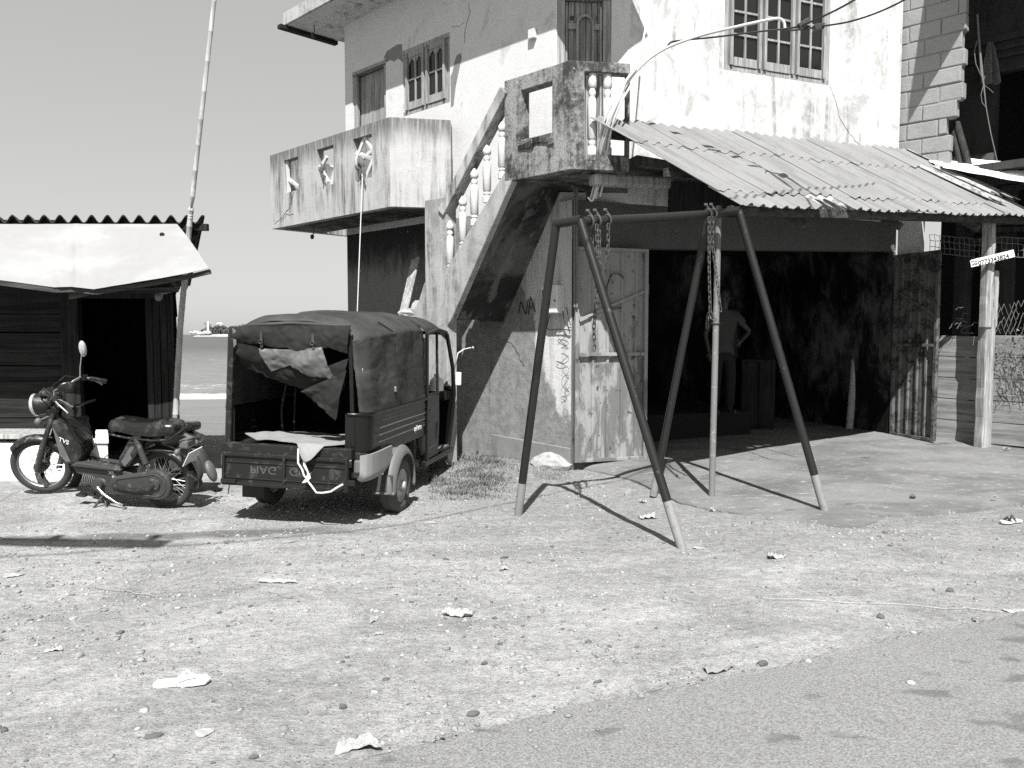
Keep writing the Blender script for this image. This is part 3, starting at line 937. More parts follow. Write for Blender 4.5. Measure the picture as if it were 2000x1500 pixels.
    B(mb, 'platform', M_black)
    # rear and far walls, floor slab, roof (close the volume)
    bl = PL + SN * 4.2; br = FR + FN * 4.4
    bl.z = br.z = 0
    mb = MB()
    def slabwall(a, b, z0, z1, t=0.15):
        d = (b - a); d.z = 0; d.normalize(); n = V((-d.y, d.x, 0)) * t
        a = V((a.x, a.y, 0)); b = V((b.x, b.y, 0))
        mb.box8([a + V((0, 0, z0)), b + V((0, 0, z0)), b - n + V((0, 0, z0)), a - n + V((0, 0, z0)), a + V((0, 0, z1)), b + V((0, 0, z1)), b - n + V((0, 0, z1)), a - n + V((0, 0, z1))])
    slabwall(PL + SN * 0.17, bl, -1.5, zw - 0.01); B(mb, 'wall', M_side)
    mb = MB(); slabwall(bl, br, -1.5, zw - 0.01); B(mb, 'wall', M_side)
    mb = MB(); slabwall(br, FR + FN * 0.17, -0.5, zw - 0.01, -0.15); B(mb, 'wall', M_side)
    inner = [PL + SN * 0.18 + SD * 0.05, K + SN * 0.3, FC + FN * 0.2, FR + FN * 0.2 - FD * 0.02, br - FN * 0.2 - FD * 0.1, bl - SN * 0.2 + SD * 0.2]
    mb = MB(); mb.prism([(p.x, p.y, 3.21) for p in inner], (0, 0, 0.2)); B(mb, 'floor', M_lintel)
    # roof slab with the eave over the side wall
    A0 = P(553, 46, EAVE_OUT); A0.z = 0
    e1 = V((1.0, C_S - 0.95 - 1.0, 0))
    ol = [A0, e1, V((FC.x, FC.y - 0.12, 0)), FR - FN * 0.12, br + FN * 0.2, bl + SN * 0.2 - SD * 0.4]
    mb = MB(); mb.prism([(p.x, p.y, ze) for p in ol], (0, 0, 0.2))
    B(mb, 'roof', [M_concrete_edge], bevel=0.01)
    # drip board under the left end of the eave
    mb = MB(); q = A0 + SD * 0.02
    mb.bar((q.x - 0.06, q.y - 0.06, ze - 0.032), (q.x + SN.x * 0.97, q.y + SN.y * 0.97, ze - 0.032), 0.10, 0.06); B(mb, 'eave_board', M_wood_dark)
    mb = MB(); qa = A0 - SN * 0.0; 
    mb.prism([(p.x, p.y, ze - 0.006) for p in (A0 + SN * 0.03 + SD * 0.1, e1 + SN * 0.03, e1 + SN * 0.94, A0 + SN * 0.94 + SD * 0.1)], (0, 0, 0.004)); B(mb, 'soffit', M_soffit)

    # unseen slab added behind the awning to block sun from the lintel
    mb = MB(); q0 = FC - FN * 0.005 + FD * 0.08; q1 = FR - FN * 0.005
    mb.prism([(q0.x, q0.y, 3.50), (C0.x + 0.55, C0.y + 0.03, 3.50), (1.36, 8.78, 3.50), (2.2, 9.36, 3.50), (5.55, 11.58, 3.50), (q1.x, q1.y, 3.50)], (0, 0, 0.1)); B(mb, 'sun_blocker_slab', M_damp)

    # ---- balcony
    bs0, bs1 = sta(529), sta(762)
    oB = V((PL.x, PL.y, 0)) - SN * (1.28 / math.sqrt(2)); 
    zt = P(645, 266, ST).z
    bal = empty('balcony'); bal.parent = root
    def hole(x0, x1, yt, yb, xm): 
        return (sta(x0), sta(x1), P(xm, yb, ST).z, P(xm, yt, ST).z)
    hl = [hole(556, 583.5, 309, 374, 570), hole(620, 652.5, 287, 363, 636), hole(691, 727.5, 266, 350, 709)]
    sh = bs0
    M_balc = Mat('plaster_balcony'); mt_ = M_balc
    big = mt_.noise((1.3, 1.3, 1.0), 5, 0.65, 0.4); run = mt_.noise((8, 8, 0.6), 6, 0.65, 0.3); fine = mt_.noise((30, 30, 2.2), 4, 0.65); sp = mt_.noise(50, 4, 0.75)
    topm = mt_.mr(mt_.op('ADD', mt_.axis(2), mt_.op('MULTIPLY', mt_.op('SUBTRACT', run, 0.5), 0.9)), zt - 0.45, zt - 0.05)
    mk = mt_.op('MAXIMUM', mt_.op('MULTIPLY', topm, 0.85), mt_.op('MULTIPLY', mt_.mr(run, 0.42, 0.62), mt_.mr(big, 0.38, 0.62)))
    mk = mt_.op('MULTIPLY', mk, mt_.mr(fine, 0.25, 0.6, 0.4, 1.0))
    cc = mt_.mix(mk, mt_.mix(mt_.noise(3, 5, 0.6), 0.34, 0.46), 0.075)
    cc = mt_.mix(mt_.op('MULTIPLY', mt_.mr(sp, 0.58, 0.68), mt_.mr(mt_.noise(2.5, 4, 0.6, off=4), 0.42, 0.62)), cc, 0.07)
    M_balc = mt_.done(cc, 0.9, [(mt_.noise(60, 4, 0.7), 0.004, 0.6), (mt_.noise(5, 5, 0.6), 0.012, 0.5)], spec=0.2)
    mb = MB().wall(oB + SD * bs0, SD, bs1 - bs0, zb0, zt, [(a - sh, b - sh, c, d) for a, b, c, d in hl], 0.12, SN)
    def BB(m, name, mat, **k):
        ob = m.build(name, mat, None, **k); ob.location = V(ob.location) - O; ob.parent = bal; return ob
    BB(mb, 'parapet', M_balc)
    e0 = oB + SD * bs1; e1b = D(880, 240, e0.y * 1.014); e1b.z = 0; eS = P(882.5, 240, S); eS.z = 0
    dd = (e1b - e0); L = dd.length; dd.normalize(); nn = V((-dd.y, dd.x, 0))
    BB(MB().wall(e0 + dd * 0.002, dd, L, zb0 + 0.001, zt, [], 0.12, nn), 'parapet', M_balc)
    d2_ = (eS - e1b); L2_ = d2_.length; d2_.normalize(); n2_ = V((-d2_.y, d2_.x, 0))
    BB(MB().wall(e1b + d2_ * 0.125, d2_, L2_ - 0.13, zb0 + 0.002, zt - 0.003, [], 0.12, n2_), 'parapet', M_balc)
    s0 = oB + SD * bs0
    BB(MB().wall(s0 + SN * 0.125, SN, 1.28 / math.sqrt(2) + 0.6, zb0, zt, [], 0.12, SD), 'parapet', M_balc)
    mb = MB(); pts = [s0 + SN * 0.13 + SD * 0.13, e0 + SN * 0.13 - SD * 0.02, e1b + SN * 0.13 - SD * 0.08, eS - SN * 0.01 - SD * 0.08, PL + SD * 0.0 - SN * 0.01, PL - SD * 0.85 - SN * 0.01]
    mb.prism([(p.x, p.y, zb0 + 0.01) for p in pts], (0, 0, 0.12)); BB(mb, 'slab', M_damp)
    mb = MB()
    # concrete lattice left in the third opening, and stubs in the second
    a0, a1, c0, c1 = hl[2]
    def wp(a, z, dep=0.05): q = oB + SD * a + SN * dep; return V((q.x, q.y, z))
    am = (a0 + a1) / 2; cm = (c0 + c1) / 2
    for p, q in (((am, c1), (a0, cm)), ((am, c1), (a1, cm)), ((a0, cm), (am, c0)), ((a1, cm), (am, c0)), ((a0, c1 - 0.18), (a1, cm - 0.05)), ((a1, c1 - 0.18), (a0, cm - 0.05))):
        mb.bar(wp(p[0], p[1]), wp(q[0], q[1]), 0.05, 0.028, SN)
    BB(mb, 'lattice', M_side, jitter=0.008); mb = MB()
    a0, a1, c0, c1 = hl[1]; am = (a0 + a1) / 2; cm = (c0 + c1) / 2
    mb.bar(wp(a0, cm + 0.05), wp(am, c0 + 0.05), 0.05, 0.03, SN); mb.bar(wp(a0, cm), wp(am - 0.03, cm + 0.16), 0.05, 0.03, SN)
    mb.bar(wp(a1, cm - 0.02), wp(am + 0.06, cm + 0.02), 0.05, 0.03, SN); mb.bar(wp(a1, cm - 0.05), wp(am + 0.1, c0 + 0.02), 0.09, 0.04, SN)
    BB(mb, 'lattice', M_side, jitter=0.008); mb = MB()
    a0, a1, c0, c1 = hl[0]
    mb.bar(wp(a0 + 0.02, c1), wp(a0 + 0.05, c0), 0.04, 0.04, SN); mb.bar(wp(a0 + 0.02, cm), wp(a1, c0 + 0.02), 0.05, 0.03, SN)
    BB(mb, 'lattice', M_side, jitter=0.008)

    # ---- stair: stringer face, sloping soffit, mid landing, pier, handrail, balusters
    st = empty('staircase'); st.parent = root
    def SB(m, name, mat, **k):
        ob = m.build(name, mat, None, **k); ob.location = V(ob.location) - O; ob.parent = st; return ob
    q = lambda px, py: P(px, py, ST)
    lo_o, up_o = q(882, 622), q(1000, 352)
    lo_i, up_i = P(985, 629, S), P(1098, 366, S)
    mb = MB()
    mb.prism([q(872.5, 524), q(985, 336), q(1001, 349), lo_o, q(872.5, 640)], SN * 0.10); SB(mb, 'stringer', M_stringer, bevel=0.01)
    mb = MB()
    off = V((-0.09, 0.09, 0.02))
    u0 = lo_o + SN * 0.104; u1 = up_o + SN * 0.104
    mb.box8([u0, lo_i - SN * 0.01, up_i - SN * 0.01, u1, u0 + off + V((0, 0, 0.1)), lo_i - SN * 0.01 + off + V((0, 0, 0.1)), up_i - SN * 0.01 + V((-0.05, 0.05, 0.14)), u1 + V((-0.05, 0.05, 0.14))])
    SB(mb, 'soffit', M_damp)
    # steps on top of the flight
    mb = MB()
    for k in range(9):
        t0 = k / 9; a = lo_o.lerp(up_o, t0) + SN * 0.105; b = lo_o.lerp(up_o, t0 + 1 / 9) + SN * 0.105
        w_ = SN * 0.5
        z0 = b.z + 0.12; z1 = b.z + 0.24
        mb.box8([V((a.x, a.y, z0)), V((b.x, b.y, z0)), V((b.x, b.y, z0)) + w_, V((a.x, a.y, z0)) + w_, V((a.x, a.y, z1)), V((b.x, b.y, z1)), V((b.x, b.y, z1)) + w_, V((a.x, a.y, z1)) + w_])
    SB(mb, 'steps', M_stringer)
    mb = MB()
    p0 = q(829, 396); p1 = q(872, 396)
    a = V((p0.x, p0.y, 0)); b = V((p1.x, p1.y, 0)); zt2 = zb0 - 0.004
    mb.box8([a + V((0, 0, -1)), b + V((0, 0, -1)), b + SN * 0.16 + V((0, 0, -1)), a + SN * 0.16 + V((0, 0, -1)), a + V((0, 0, zt2)), b + V((0, 0, zt2)), b + SN * 0.16 + V((0, 0, zt2)), a + SN * 0.16 + V((0, 0, zt2))])
    SB(mb, 'pillar', M_stringer, bevel=0.012)
    # pier top continues behind the handrail end up to the rail
    mb = MB(); mb.prism([q(829, 552), q(829, 660), q(796, 660)], SN * 0.14); SB(mb, 'lower_parapet', M_stringer)
    mb = MB()
    zl = lo_o.z
    c0 = V((p0.x, p0.y, 0)) + SN * 0.17; c1 = V((lo_o.x, lo_o.y, 0)) + SN * 0.105
    mb.prism([V((c0.x, c0.y, zl)), V((c1.x, c1.y, zl)), V((lo_i.x, lo_i.y, zl)) - SN * 0.012, V((c0.x, c0.y, zl)) + SN * 0.72], (0, 0, 0.12)); SB(mb, 'mid_landing', M_damp)
    # broken brick corner beside the stringer
    # handrail
    mb = MB(); mb.bar(q(863, 416) + SN * 0.05, q(986, 176) + SN * 0.05, 0.13, 0.16, SN); SB(mb, 'handrail', M_balc, bevel=0.01)
    feet = [(873, 522, 420), (898, 478, 372), (920.5, 426, 318), (945, 381, 272), (975, 334, 226)]
    prof = lambda h: [(0.050, 0), (0.050, h * 0.10), (0.032, h * 0.12), (0.044, h * 0.155), (0.032, h * 0.19), (0.048, h * 0.21), (0.050, h * 0.62), (0.040, h * 0.70), (0.028, h * 0.72), (0.044, h * 0.77), (0.028, h * 0.82), (0.050, h * 0.85), (0.048, h * 0.92), (0.012, h)]
    for px, yb, yt in feet:
        a = q(px, yb + 14) + SN * 0.05; b = q(px, yt + 10) + SN * 0.05
        mb = MB(); mb.lathe(prof(b.z - a.z), a, n=8); SB(mb, 'baluster', M_side, smooth=50)

    # ---- upper landing with hollow parapet
    ld = empty('stair_landing'); ld.parent = root
    def LB(m, name, mat, **k):
        ob = m.build(name, mat, None, **k); ob.location = V(ob.location) - O; ob.parent = ld; return ob
    lz0 = q(1113, 331).z; lz1 = q(1113, 117).z
    c0 = q(985, 250); c1 = q(1113, 250); 
    la0, la1 = sta(985, 250), sta(1113, 250)
    ho = (sta(1017, 230) - la0, sta(1078, 230) - la0, P(1046, 266, ST).z, P(1046, 168, ST).z)
    LB(MB().wall(V((c0.x, c0.y, 0)), SD, la1 - la0, lz0, lz1, [ho], 0.14, SN), 'parapet', M_mould, bevel=0.008)
    c2 = D(1230, 200, c1.y + 0.10); c2.z = 0
    e = V((c2.x - c1.x, c2.y - c1.y, 0)); EL = e.length; e.normalize(); en = V((-e.y, e.x, 0))
    RP = (en.x, en.y, en.x * c1.x + en.y * c1.y)
    ra = lambda px: (P(px, 200, RP) - V((c1.x, c1.y, 0))).dot(e)
    hz0, hz1 = P(1180, 302, RP).z, P(1180, 141, RP).z
    lz1b = lz1
    LB(MB().wall(V((c1.x, c1.y, 0)) + e * 0.003, e, EL, lz0 + 0.002, lz1b - 0.002, [(ra(1141), EL - 0.02, hz0, hz1)], 0.14, en), 'parapet', M_mould, bevel=0.008)
    for px in (1159, 1189):
        b = P(px, 302, RP) + en * 0.07; t_ = P(px, 141, RP) + en * 0.07
        h = hz1 - hz0 - 0.003
        mb = MB(); mb.lathe(prof(h)[:-1] + [(0.045, h)], V((b.x, b.y, hz0)), n=8); LB(mb, 'baluster', M_side, smooth=50)
    mb = MB()
    pts = [V((c0.x, c0.y, 0)) + SN * 0.145, V((c1.x, c1.y, 0)) + SN * 0.145 + e * 0.03, V((c2.x, c2.y, 0)) + en * 0.145, FC - DWn * 0.01, C0 - DWn * 0.01, V((up_i.x, up_i.y, 0)) - SN * 0.01]
    mb.prism([(p.x, p.y, lz0 + 0.006) for p in pts], (0, 0, 0.12)); LB(mb, 'slab', M_damp)
    # broken brickwork at the sill of the landing opening
    mb = MB(); rr = random.Random(4)
    for k in range(7):
        a = la0 + ho[0] - 0.03 + k * (ho[1] - ho[0] + 0.04) / 7
        z = ho[2] - 0.05 + rr.uniform(-0.05, 0.01)
        pp = V((PL.x, PL.y, 0)) + SD * (a + 0.05) - SN * (1.28 / math.sqrt(2)); pp.z = z
        mb.box(pp + SN * 0.05, (0.085, 0.14, 0.055), Matrix.Rotation(R(-45) + rr.uniform(-0.1, 0.1), 3, 'Z'))
    LB(mb, 'broken_brickwork', M_damp, jitter=0.008)

    # ---- windows and doors
    def window(org, d, n, a0, a1, z0, z1, sashes, rows, name='window', arch=False):
        inset = 0.05
        o3 = lambda a, z, dep=inset: V((org.x + d.x * a + n.x * dep, org.y + d.y * a + n.y * dep, z))
        mb = MB(); fw = 0.06
        for p, r_ in (((a0, z0 + fw / 2), (a1, z0 + fw / 2)), ((a0, z1 - fw / 2), (a1, z1 - fw / 2))):
            mb.bar(o3(p[0] + 0.002, p[1]), o3(r_[0] - 0.002, r_[1]), 0.10, fw)
        for a in (a0 + fw / 2, a1 - fw / 2):
            mb.bar(o3(a, z0 + fw), o3(a, z1 - fw), 0.10, fw - 0.004, n)
        w_ = (a1 - a0 - 2 * fw) / sashes
        for k in range(1, sashes):
            mb.bar(o3(a0 + fw + w_ * k, z0 + fw), o3(a0 + fw + w_ * k, z1 - fw), 0.10, 0.03, n)
        fr = B(mb, name, M_wood_win, bevel=0.004)
        for k in range(sashes):
            s0 = a0 + fw + w_ * k + 0.006; s1 = s0 + w_ - 0.012; t0 = z0 + fw + 0.004; t1 = z1 - fw - 0.004
            dp = inset - 0.045
            mb = MB(); sw = 0.075
            mb.bar(o3(s0 + sw / 2, t0, dp), o3(s0 + sw / 2, t1, dp), 0.04, sw, n); mb.bar(o3(s1 - sw / 2, t0, dp), o3(s1 - sw / 2, t1, dp), 0.04, sw, n)
            mb.bar(o3(s0 + sw, t0 + 0.055, dp), o3(s1 - sw, t0 + 0.055, dp), 0.038, 0.11); mb.bar(o3(s0 + sw, t1 - sw / 2, dp), o3(s1 - sw, t1 - sw / 2, dp), 0.038, sw)
            sm = (s0 + s1) / 2
            mb.bar(o3(sm, t0 + 0.11, dp), o3(sm, t1 - sw, dp), 0.028, 0.028, n)
            for r_ in range(1, rows):
                z = t0 + 0.11 + (t1 - sw - t0 - 0.11) * r_ / rows
                mb.bar(o3(s0 + sw, z, dp), o3(sm - 0.014, z, dp), 0.03, 0.028); mb.bar(o3(sm + 0.014, z, dp), o3(s1 - sw, z, dp), 0.03, 0.028)
            if arch:
                for x0, x1 in ((s0 + sw, sm - 0.014), (sm + 0.014, s1 - sw)):
                    zt_ = t1 - sw; wv = x1 - x0
                    mb.prism([o3(x0, zt_, dp - 0.01), o3(x0, zt_ - 0.09, dp - 0.01), o3(x0 + wv * 0.2, zt_ - 0.05, dp - 0.01), o3(x0 + wv * 0.38, zt_ - 0.035, dp - 0.01), o3(x0 + wv * 0.5, zt_, dp - 0.01)], n * 0.02)
                    mb.prism([o3(x1, zt_, dp - 0.01), o3(x1 - wv * 0.5, zt_, dp - 0.01), o3(x1 - wv * 0.38, zt_ - 0.035, dp - 0.01), o3(x1 - wv * 0.2, zt_ - 0.05, dp - 0.01), o3(x1, zt_ - 0.09, dp - 0.01)], n * 0.02)
            s_ = mb.build('sash', M_wood_win, None, bevel=0.003); s_.parent = fr
            g = MB(); g.box8([o3(s0 + 0.02, t0 + 0.02, dp + 0.008), o3(s1 - 0.02, t0 + 0.02, dp + 0.008), o3(s1 - 0.02, t0 + 0.02, dp + 0.014), o3(s0 + 0.02, t0 + 0.02, dp + 0.014), o3(s0 + 0.02, t1 - 0.02, dp + 0.008), o3(s1 - 0.02, t1 - 0.02, dp + 0.008), o3(s1 - 0.02, t1 - 0.02, dp + 0.014), o3(s0 + 0.02, t1 - 0.02, dp + 0.014)])
            g_ = g.build('pane', M_glass, None); g_.parent = fr
        return fr
    PL0 = V((PL.x, PL.y, 0)); K0 = V((K.x, K.y, 0))
    window(PL0, SD, SN, wa0, wa1, wz0, wz1, 2, 2, arch=True)
    window(K0, FD, FN, ga0, ga1, gz0, gz1, 3, 5)
    # sill shadow boards
    # balcony door
    def o3(org, d, n, a, z, dep): return V((org.x + d.x * a + n.x * dep, org.y + d.y * a + n.y * dep, z))
    def door(org, d, n, a0, a1, z0, z1, fw, inset, planks, panel=False):
        mb = MB()
        for a in (a0 + fw / 2 + 0.002, a1 - fw / 2 - 0.002): mb.bar(o3(org, d, n, a, z0, 0.05), o3(org, d, n, a, z1 - fw, 0.05), 0.12, fw, n)
        mb.bar(o3(org, d, n, a0 + 0.002, z1 - fw / 2, 0.05), o3(org, d, n, a1 - 0.002, z1 - fw / 2, 0.05), 0.12, fw)
        mb2 = MB(); b0, b1 = a0 + fw + 0.01, a1 - fw - 0.01; n_ = planks
        for k in range(n_):
            x0 = b0 + (b1 - b0) * k / n_; x1 = b0 + (b1 - b0) * (k + 1) / n_ - 0.006
            dp = inset + (0.004 if k % 2 else 0)
            mb2.box8([o3(org, d, n, x0, z0 + 0.01, dp), o3(org, d, n, x1, z0 + 0.01, dp), o3(org, d, n, x1, z0 + 0.01, dp + 0.03), o3(org, d, n, x0, z0 + 0.01, dp + 0.03), o3(org, d, n, x0, z1 - fw - 0.01, dp), o3(org, d, n, x1, z1 - fw - 0.01, dp), o3(org, d, n, x1, z1 - fw - 0.01, dp + 0.03), o3(org, d, n, x0, z1 - fw - 0.01, dp + 0.03)])
        dr = B(mb2, 'door', M_wood_door, bevel=0.004)
        f_ = mb.build('frame', M_wood_win, None, bevel=0.004); f_.parent = dr; f_.location = -V((0, 0, 0)); 
        f_.matrix_parent_inverse = Matrix.Identity(4)
        f_.location = (0, 0, 0)
        return dr, b0, b1
    door(PL0, SD, SN, da0, da1, dz0, dz1, 0.05, 0.10, 6)
    a0, a1 = dwa(1088), dwa(1194)
    dr, b0, b1 = door(C0, DWd, DWn, a0, a1, 3.5, 5.75, 0.07, 0.085, 7)
    mb = MB()
    # raised arch panel and rails of the landing door
    zA = P(1150, 9, DWP).z; bm_ = (b0 + b1) / 2 + 0.02
    wR = (b1 - b0) * 0.19
    def dp3(a, z, dep): return o3(C0, DWd, DWn, a, z, dep)
    zbse = P(1150, 45, DWP).z
    prev = None
    arc = [(bm_ - wR, zbse - 0.5), (bm_ - wR, zbse)] + [(bm_ + wR * math.cos(t), zbse + wR * 1.15 * math.sin(t)) for t in np.linspace(math.pi, 0, 11)] + [(bm_ + wR, zbse - 0.5)]
    for p_, q_ in zip(arc[:-1], arc[1:]): mb.bar(dp3(p_[0], p_[1], 0.072), dp3(q_[0], q_[1], 0.072), 0.03, 0.055, (DWn.x, DWn.y, 0.01))
    for x0, x1 in ((b0, bm_ - wR), (bm_ + wR, b1)):
        mb.bar(dp3(x0, zbse - 0.02, 0.07), dp3(x1, zbse - 0.02, 0.07), 0.03, 0.07)
    for a in (b0 + 0.04, b1 - 0.04): mb.bar(dp3(a, 3.55, 0.071), dp3(a, 5.6, 0.071), 0.028, 0.075, DWn)
    mold = mb.build('arched_panel', M_wood_door, None, bevel=0.004); mold.parent = dr
    mb = MB()
    for x0, x1 in ((b0 + 0.09, bm_ - wR - 0.04), (bm_ + wR + 0.04, b1 - 0.09)):
        mb.box8([dp3(x0, zbse + 0.06, 0.076), dp3(x1, zbse + 0.06, 0.076), dp3(x1, zbse + 0.06, 0.083), dp3(x0, zbse + 0.06, 0.083), dp3(x0, 5.5, 0.076), dp3(x1, 5.5, 0.076), dp3(x1, 5.5, 0.083), dp3(x0, 5.5, 0.083)])
    g_ = mb.build('pane', M_glass, None); g_.parent = dr

    # ---- steel gate leaves of the garage
    def leaf(hinge, end, z0, z1, mat, mirror=1):
        d = V((end.x - hinge.x, end.y - hinge.y, 0)); L = d.length; d.normalize(); n = V((-d.y, d.x, 0)) * mirror
        if n.y > 0: n = -n
        pt = lambda a, z, dep=0.0: V((hinge.x + d.x * a + n.x * dep, hinge.y + d.y * a + n.y * dep, z))
        # ribbed sheet
        prof = []
        nr = 5
        for k in range(nr):
            b_ = L * k / nr; s_ = L / nr
            prof += [(b_, 0.0), (b_ + s_ * 0.60, 0.0), (b_ + s_ * 0.66, 0.022), (b_ + s_ * 0.80, 0.022), (b_ + s_ * 0.86, 0.0)]
        prof.append((L, 0.0))
        mb = MB()
        npf = len(prof)
        vs = []
        nz = 8
        for j in range(nz + 1):
            z = z0 + 0.03 + (z1 - z0 - 0.06) * j / nz
            for a, dd_ in prof: vs.append(pt(a, z, dd_ + rng.uniform(-0.003, 0.003)))
        fs = [(j * npf + i, j * npf + i + 1, (j + 1) * npf + i + 1, (j + 1) * npf + i) for j in range(nz) for i in range(npf - 1)]
        vb = [p - n * 0.004 for p in vs]
        nn_ = len(vs)
        mb.add(vs + vb, fs + [tuple(i + nn_ for i in f)[::-1] for f in fs])
        lf = B(mb, 'gate_leaf', mat)
        fr = MB()
        for a in (0.02, L - 0.02): fr.bar(pt(a, z0, 0.028), pt(a, z1, 0.028), 0.045, 0.05, n)
        for z in (z0 + 0.02, z1 - 0.02): fr.bar(pt(0.045, z, 0.028), pt(L - 0.045, z, 0.028), 0.045, 0.04)
        zc = z0 + (z1 - z0) * 0.505
        fr.bar(pt(0.045, zc, 0.045), pt(L - 0.045, zc, 0.045), 0.03, 0.04)
        f_ = fr.build('frame', mat, None, bevel=0.003); f_.parent = lf
        br_ = MB(); br_.bar(pt(0.05, z0 + (z1 - z0) * 0.80, 0.04), pt(L - 0.05, z0 + (z1 - z0) * 0.665, 0.04), 0.012, 0.03)
        b__ = br_.build('brace', mat, None); b__.parent = lf
        hg = MB()
        for z in (z0 + 0.25, z1 - 0.55): hg.tube([pt(0.0, z, 0.03), pt(0.0, z + 0.12, 0.03)], 0.022, 8)
        for z in (z0 + 0.3, z1 - 0.4): hg.tube([pt(L, z, 0.03), pt(L, z + 0.14, 0.03)], 0.018, 8)
        h_ = hg.build('hinge', M_chain, None, smooth=40); h_.parent = lf
        return lf, pt, L
    hl_ = JL - FN * 0.10
    le = G(1121, 905, 0.06)
    yl = hl_.y - 0.14
    yl = 9.56
    le = D(1121, 700, yl)
    zt_ = D(1128, 482, yl).z; zbm = D(1121, 903, yl).z
    lf, pt, L = leaf(hl_, le, zbm, zt_, M_gate)
    lf['label'] = 'pale rust streaked gate leaf folded back beside the meter box'
    # paint loop on the leaf
    mb = MB()
    arc = [(0.42 + 0.13 * math.cos(t), zbm + (zt_ - zbm) * 0.80 + 0.22 * math.sin(t)) for t in np.linspace(2.4, -2.1, 16)]
    for p_, q_ in zip(arc[:-1], arc[1:]): mb.bar(pt(p_[0], p_[1], 0.0275), pt(q_[0], q_[1], 0.0275), 0.004, 0.045, FN)
    g_ = mb.build('painted_mark', M_gate_dark, None); g_.parent = lf
    hr = JR - FN * 0.04
    re_ = D(1833, 700, hr.y - 0.72)
    zt_ = D(1833, 488, re_.y).z; zbm = D(1830, 862, re_.y).z
    lf, pt, L = leaf(hr, re_, zbm, zt_, M_gate_dark)
    lf['label'] = 'dark streaked gate leaf swung out towards the board fence'
    # graffiti and scribbles on the low wall
    mb = MB()
    def wallpt(px, py, dep=-0.003): p = P(px, py, S); return p + SN * dep
    for seg in ([(1014, 612), (1018, 588), (1028, 614), (1033, 584)], [(1033, 614), (1037, 580), (1047, 610)], [(1034, 603), (1043, 598)]):
        for a_, b_ in zip(seg[:-1], seg[1:]): mb.bar(wallpt(*a_), wallpt(*b_), 0.003, 0.028, SN)
    B(mb, 'graffiti', M_crack)
    mb = MB(); rr = random.Random(9)
    for (cx, cy, w_, h_) in ((1098, 660, 9, 14), (1100, 672, 12, 9), (1104, 700, 8, 10), (1096, 712, 10, 7), (1106, 728, 6, 12), (1104, 748, 8, 16), (1108, 764, 5, 9), (1102, 780, 6, 6)):
        pts = [wallpt(cx + w_ * math.sin(1.7 * t + cx) * 0.9, cy + h_ * math.cos(t * 1.1 + cy), -0.002) for t in np.linspace(0, 5.5, 16)]
        mb.tube(pts, 0.0028, 4)
    B(mb, 'scribbles', plain('pencil', 0.14, 0.9))
    # cracks in the plaster
    def crack(pts, pl, n, w_=0.005):
        rr2 = random.Random(len(pts) + int(pts[0][0]))
        w3 = []
        for (ax, ay), (bx, by) in zip(pts[:-1], pts[1:]):
            for k in range(5):
                t = k / 5
                w3.append(P(ax + (bx - ax) * t + rr2.uniform(-1.6, 1.6), ay + (by - ay) * t + rr2.uniform(-1.6, 1.6), pl) - n * 0.001)
        mb = MB(); mb.tube(w3, [w_ * rr2.uniform(0.5, 1.1) for _ in w3], 4); B(mb, 'crack', M_crack)
    crack([(914, 5), (918, 25), (910, 55), (905, 90)], S, SN, 0.004)
    crack([(883, 53), (898, 51), (908, 41)], S, SN, 0.003)
    crack([(986, 664), (1002, 674), (1015, 700), (1025, 718)], S, SN, 0.006)
    crack([(960, 700), (956, 760), (955, 820)], S, SN, 0.003)
    crack([(1622, 170), (1640, 230), (1660, 262), (1682, 290)], FPL, FN, 0.004)
    crack([(574, 530 - 112), (560, 420), (545, 436)], ST, SN, 0.004)
    crack([(574, 375), (566, 405), (552, 425), (534, 440)], ST, SN, 0.006)
    # patch of bare cement above the balcony and beside the window
    M_bare = plaster('bare_cement', 0.20, 0.08, 0.5, 0.6, grime=0.6)
    def patch(pts, pl, n, dep=-0.003):
        mb = MB(); mb.prism([P(x, y, pl) + n * dep for x, y in pts], n * 0.0025); B(mb, 'cement_patch', M_bare)
    patch([(750, 112), (756, 100), (768, 92), (776, 87), (785, 86), (786, 97), (787, 122), (778, 114), (770, 120), (762, 117), (755, 122)], S, SN)
    patch([(889, 117), (893, 107), (900, 104), (902, 112), (897, 135), (890, 170), (886, 205), (881, 210), (880, 150), (884, 140)], S, SN)
    mb = MB(); sw = P(1043, 68, S)
    mb.box(sw - SN * 0.03, (0.06, 0.10, 0.11), Matrix.Rotation(R(45), 3, 'Z')); B(mb, 'light_switch', M_wire_pale, bevel=0.006)
    return dict(RP=RP, DWP=DWP, zl0=zl0, oB=oB, hl=hl, ze=ze, zb0=zb0, EO=EAVE_OUT, lz1=lz1)
HI = house()
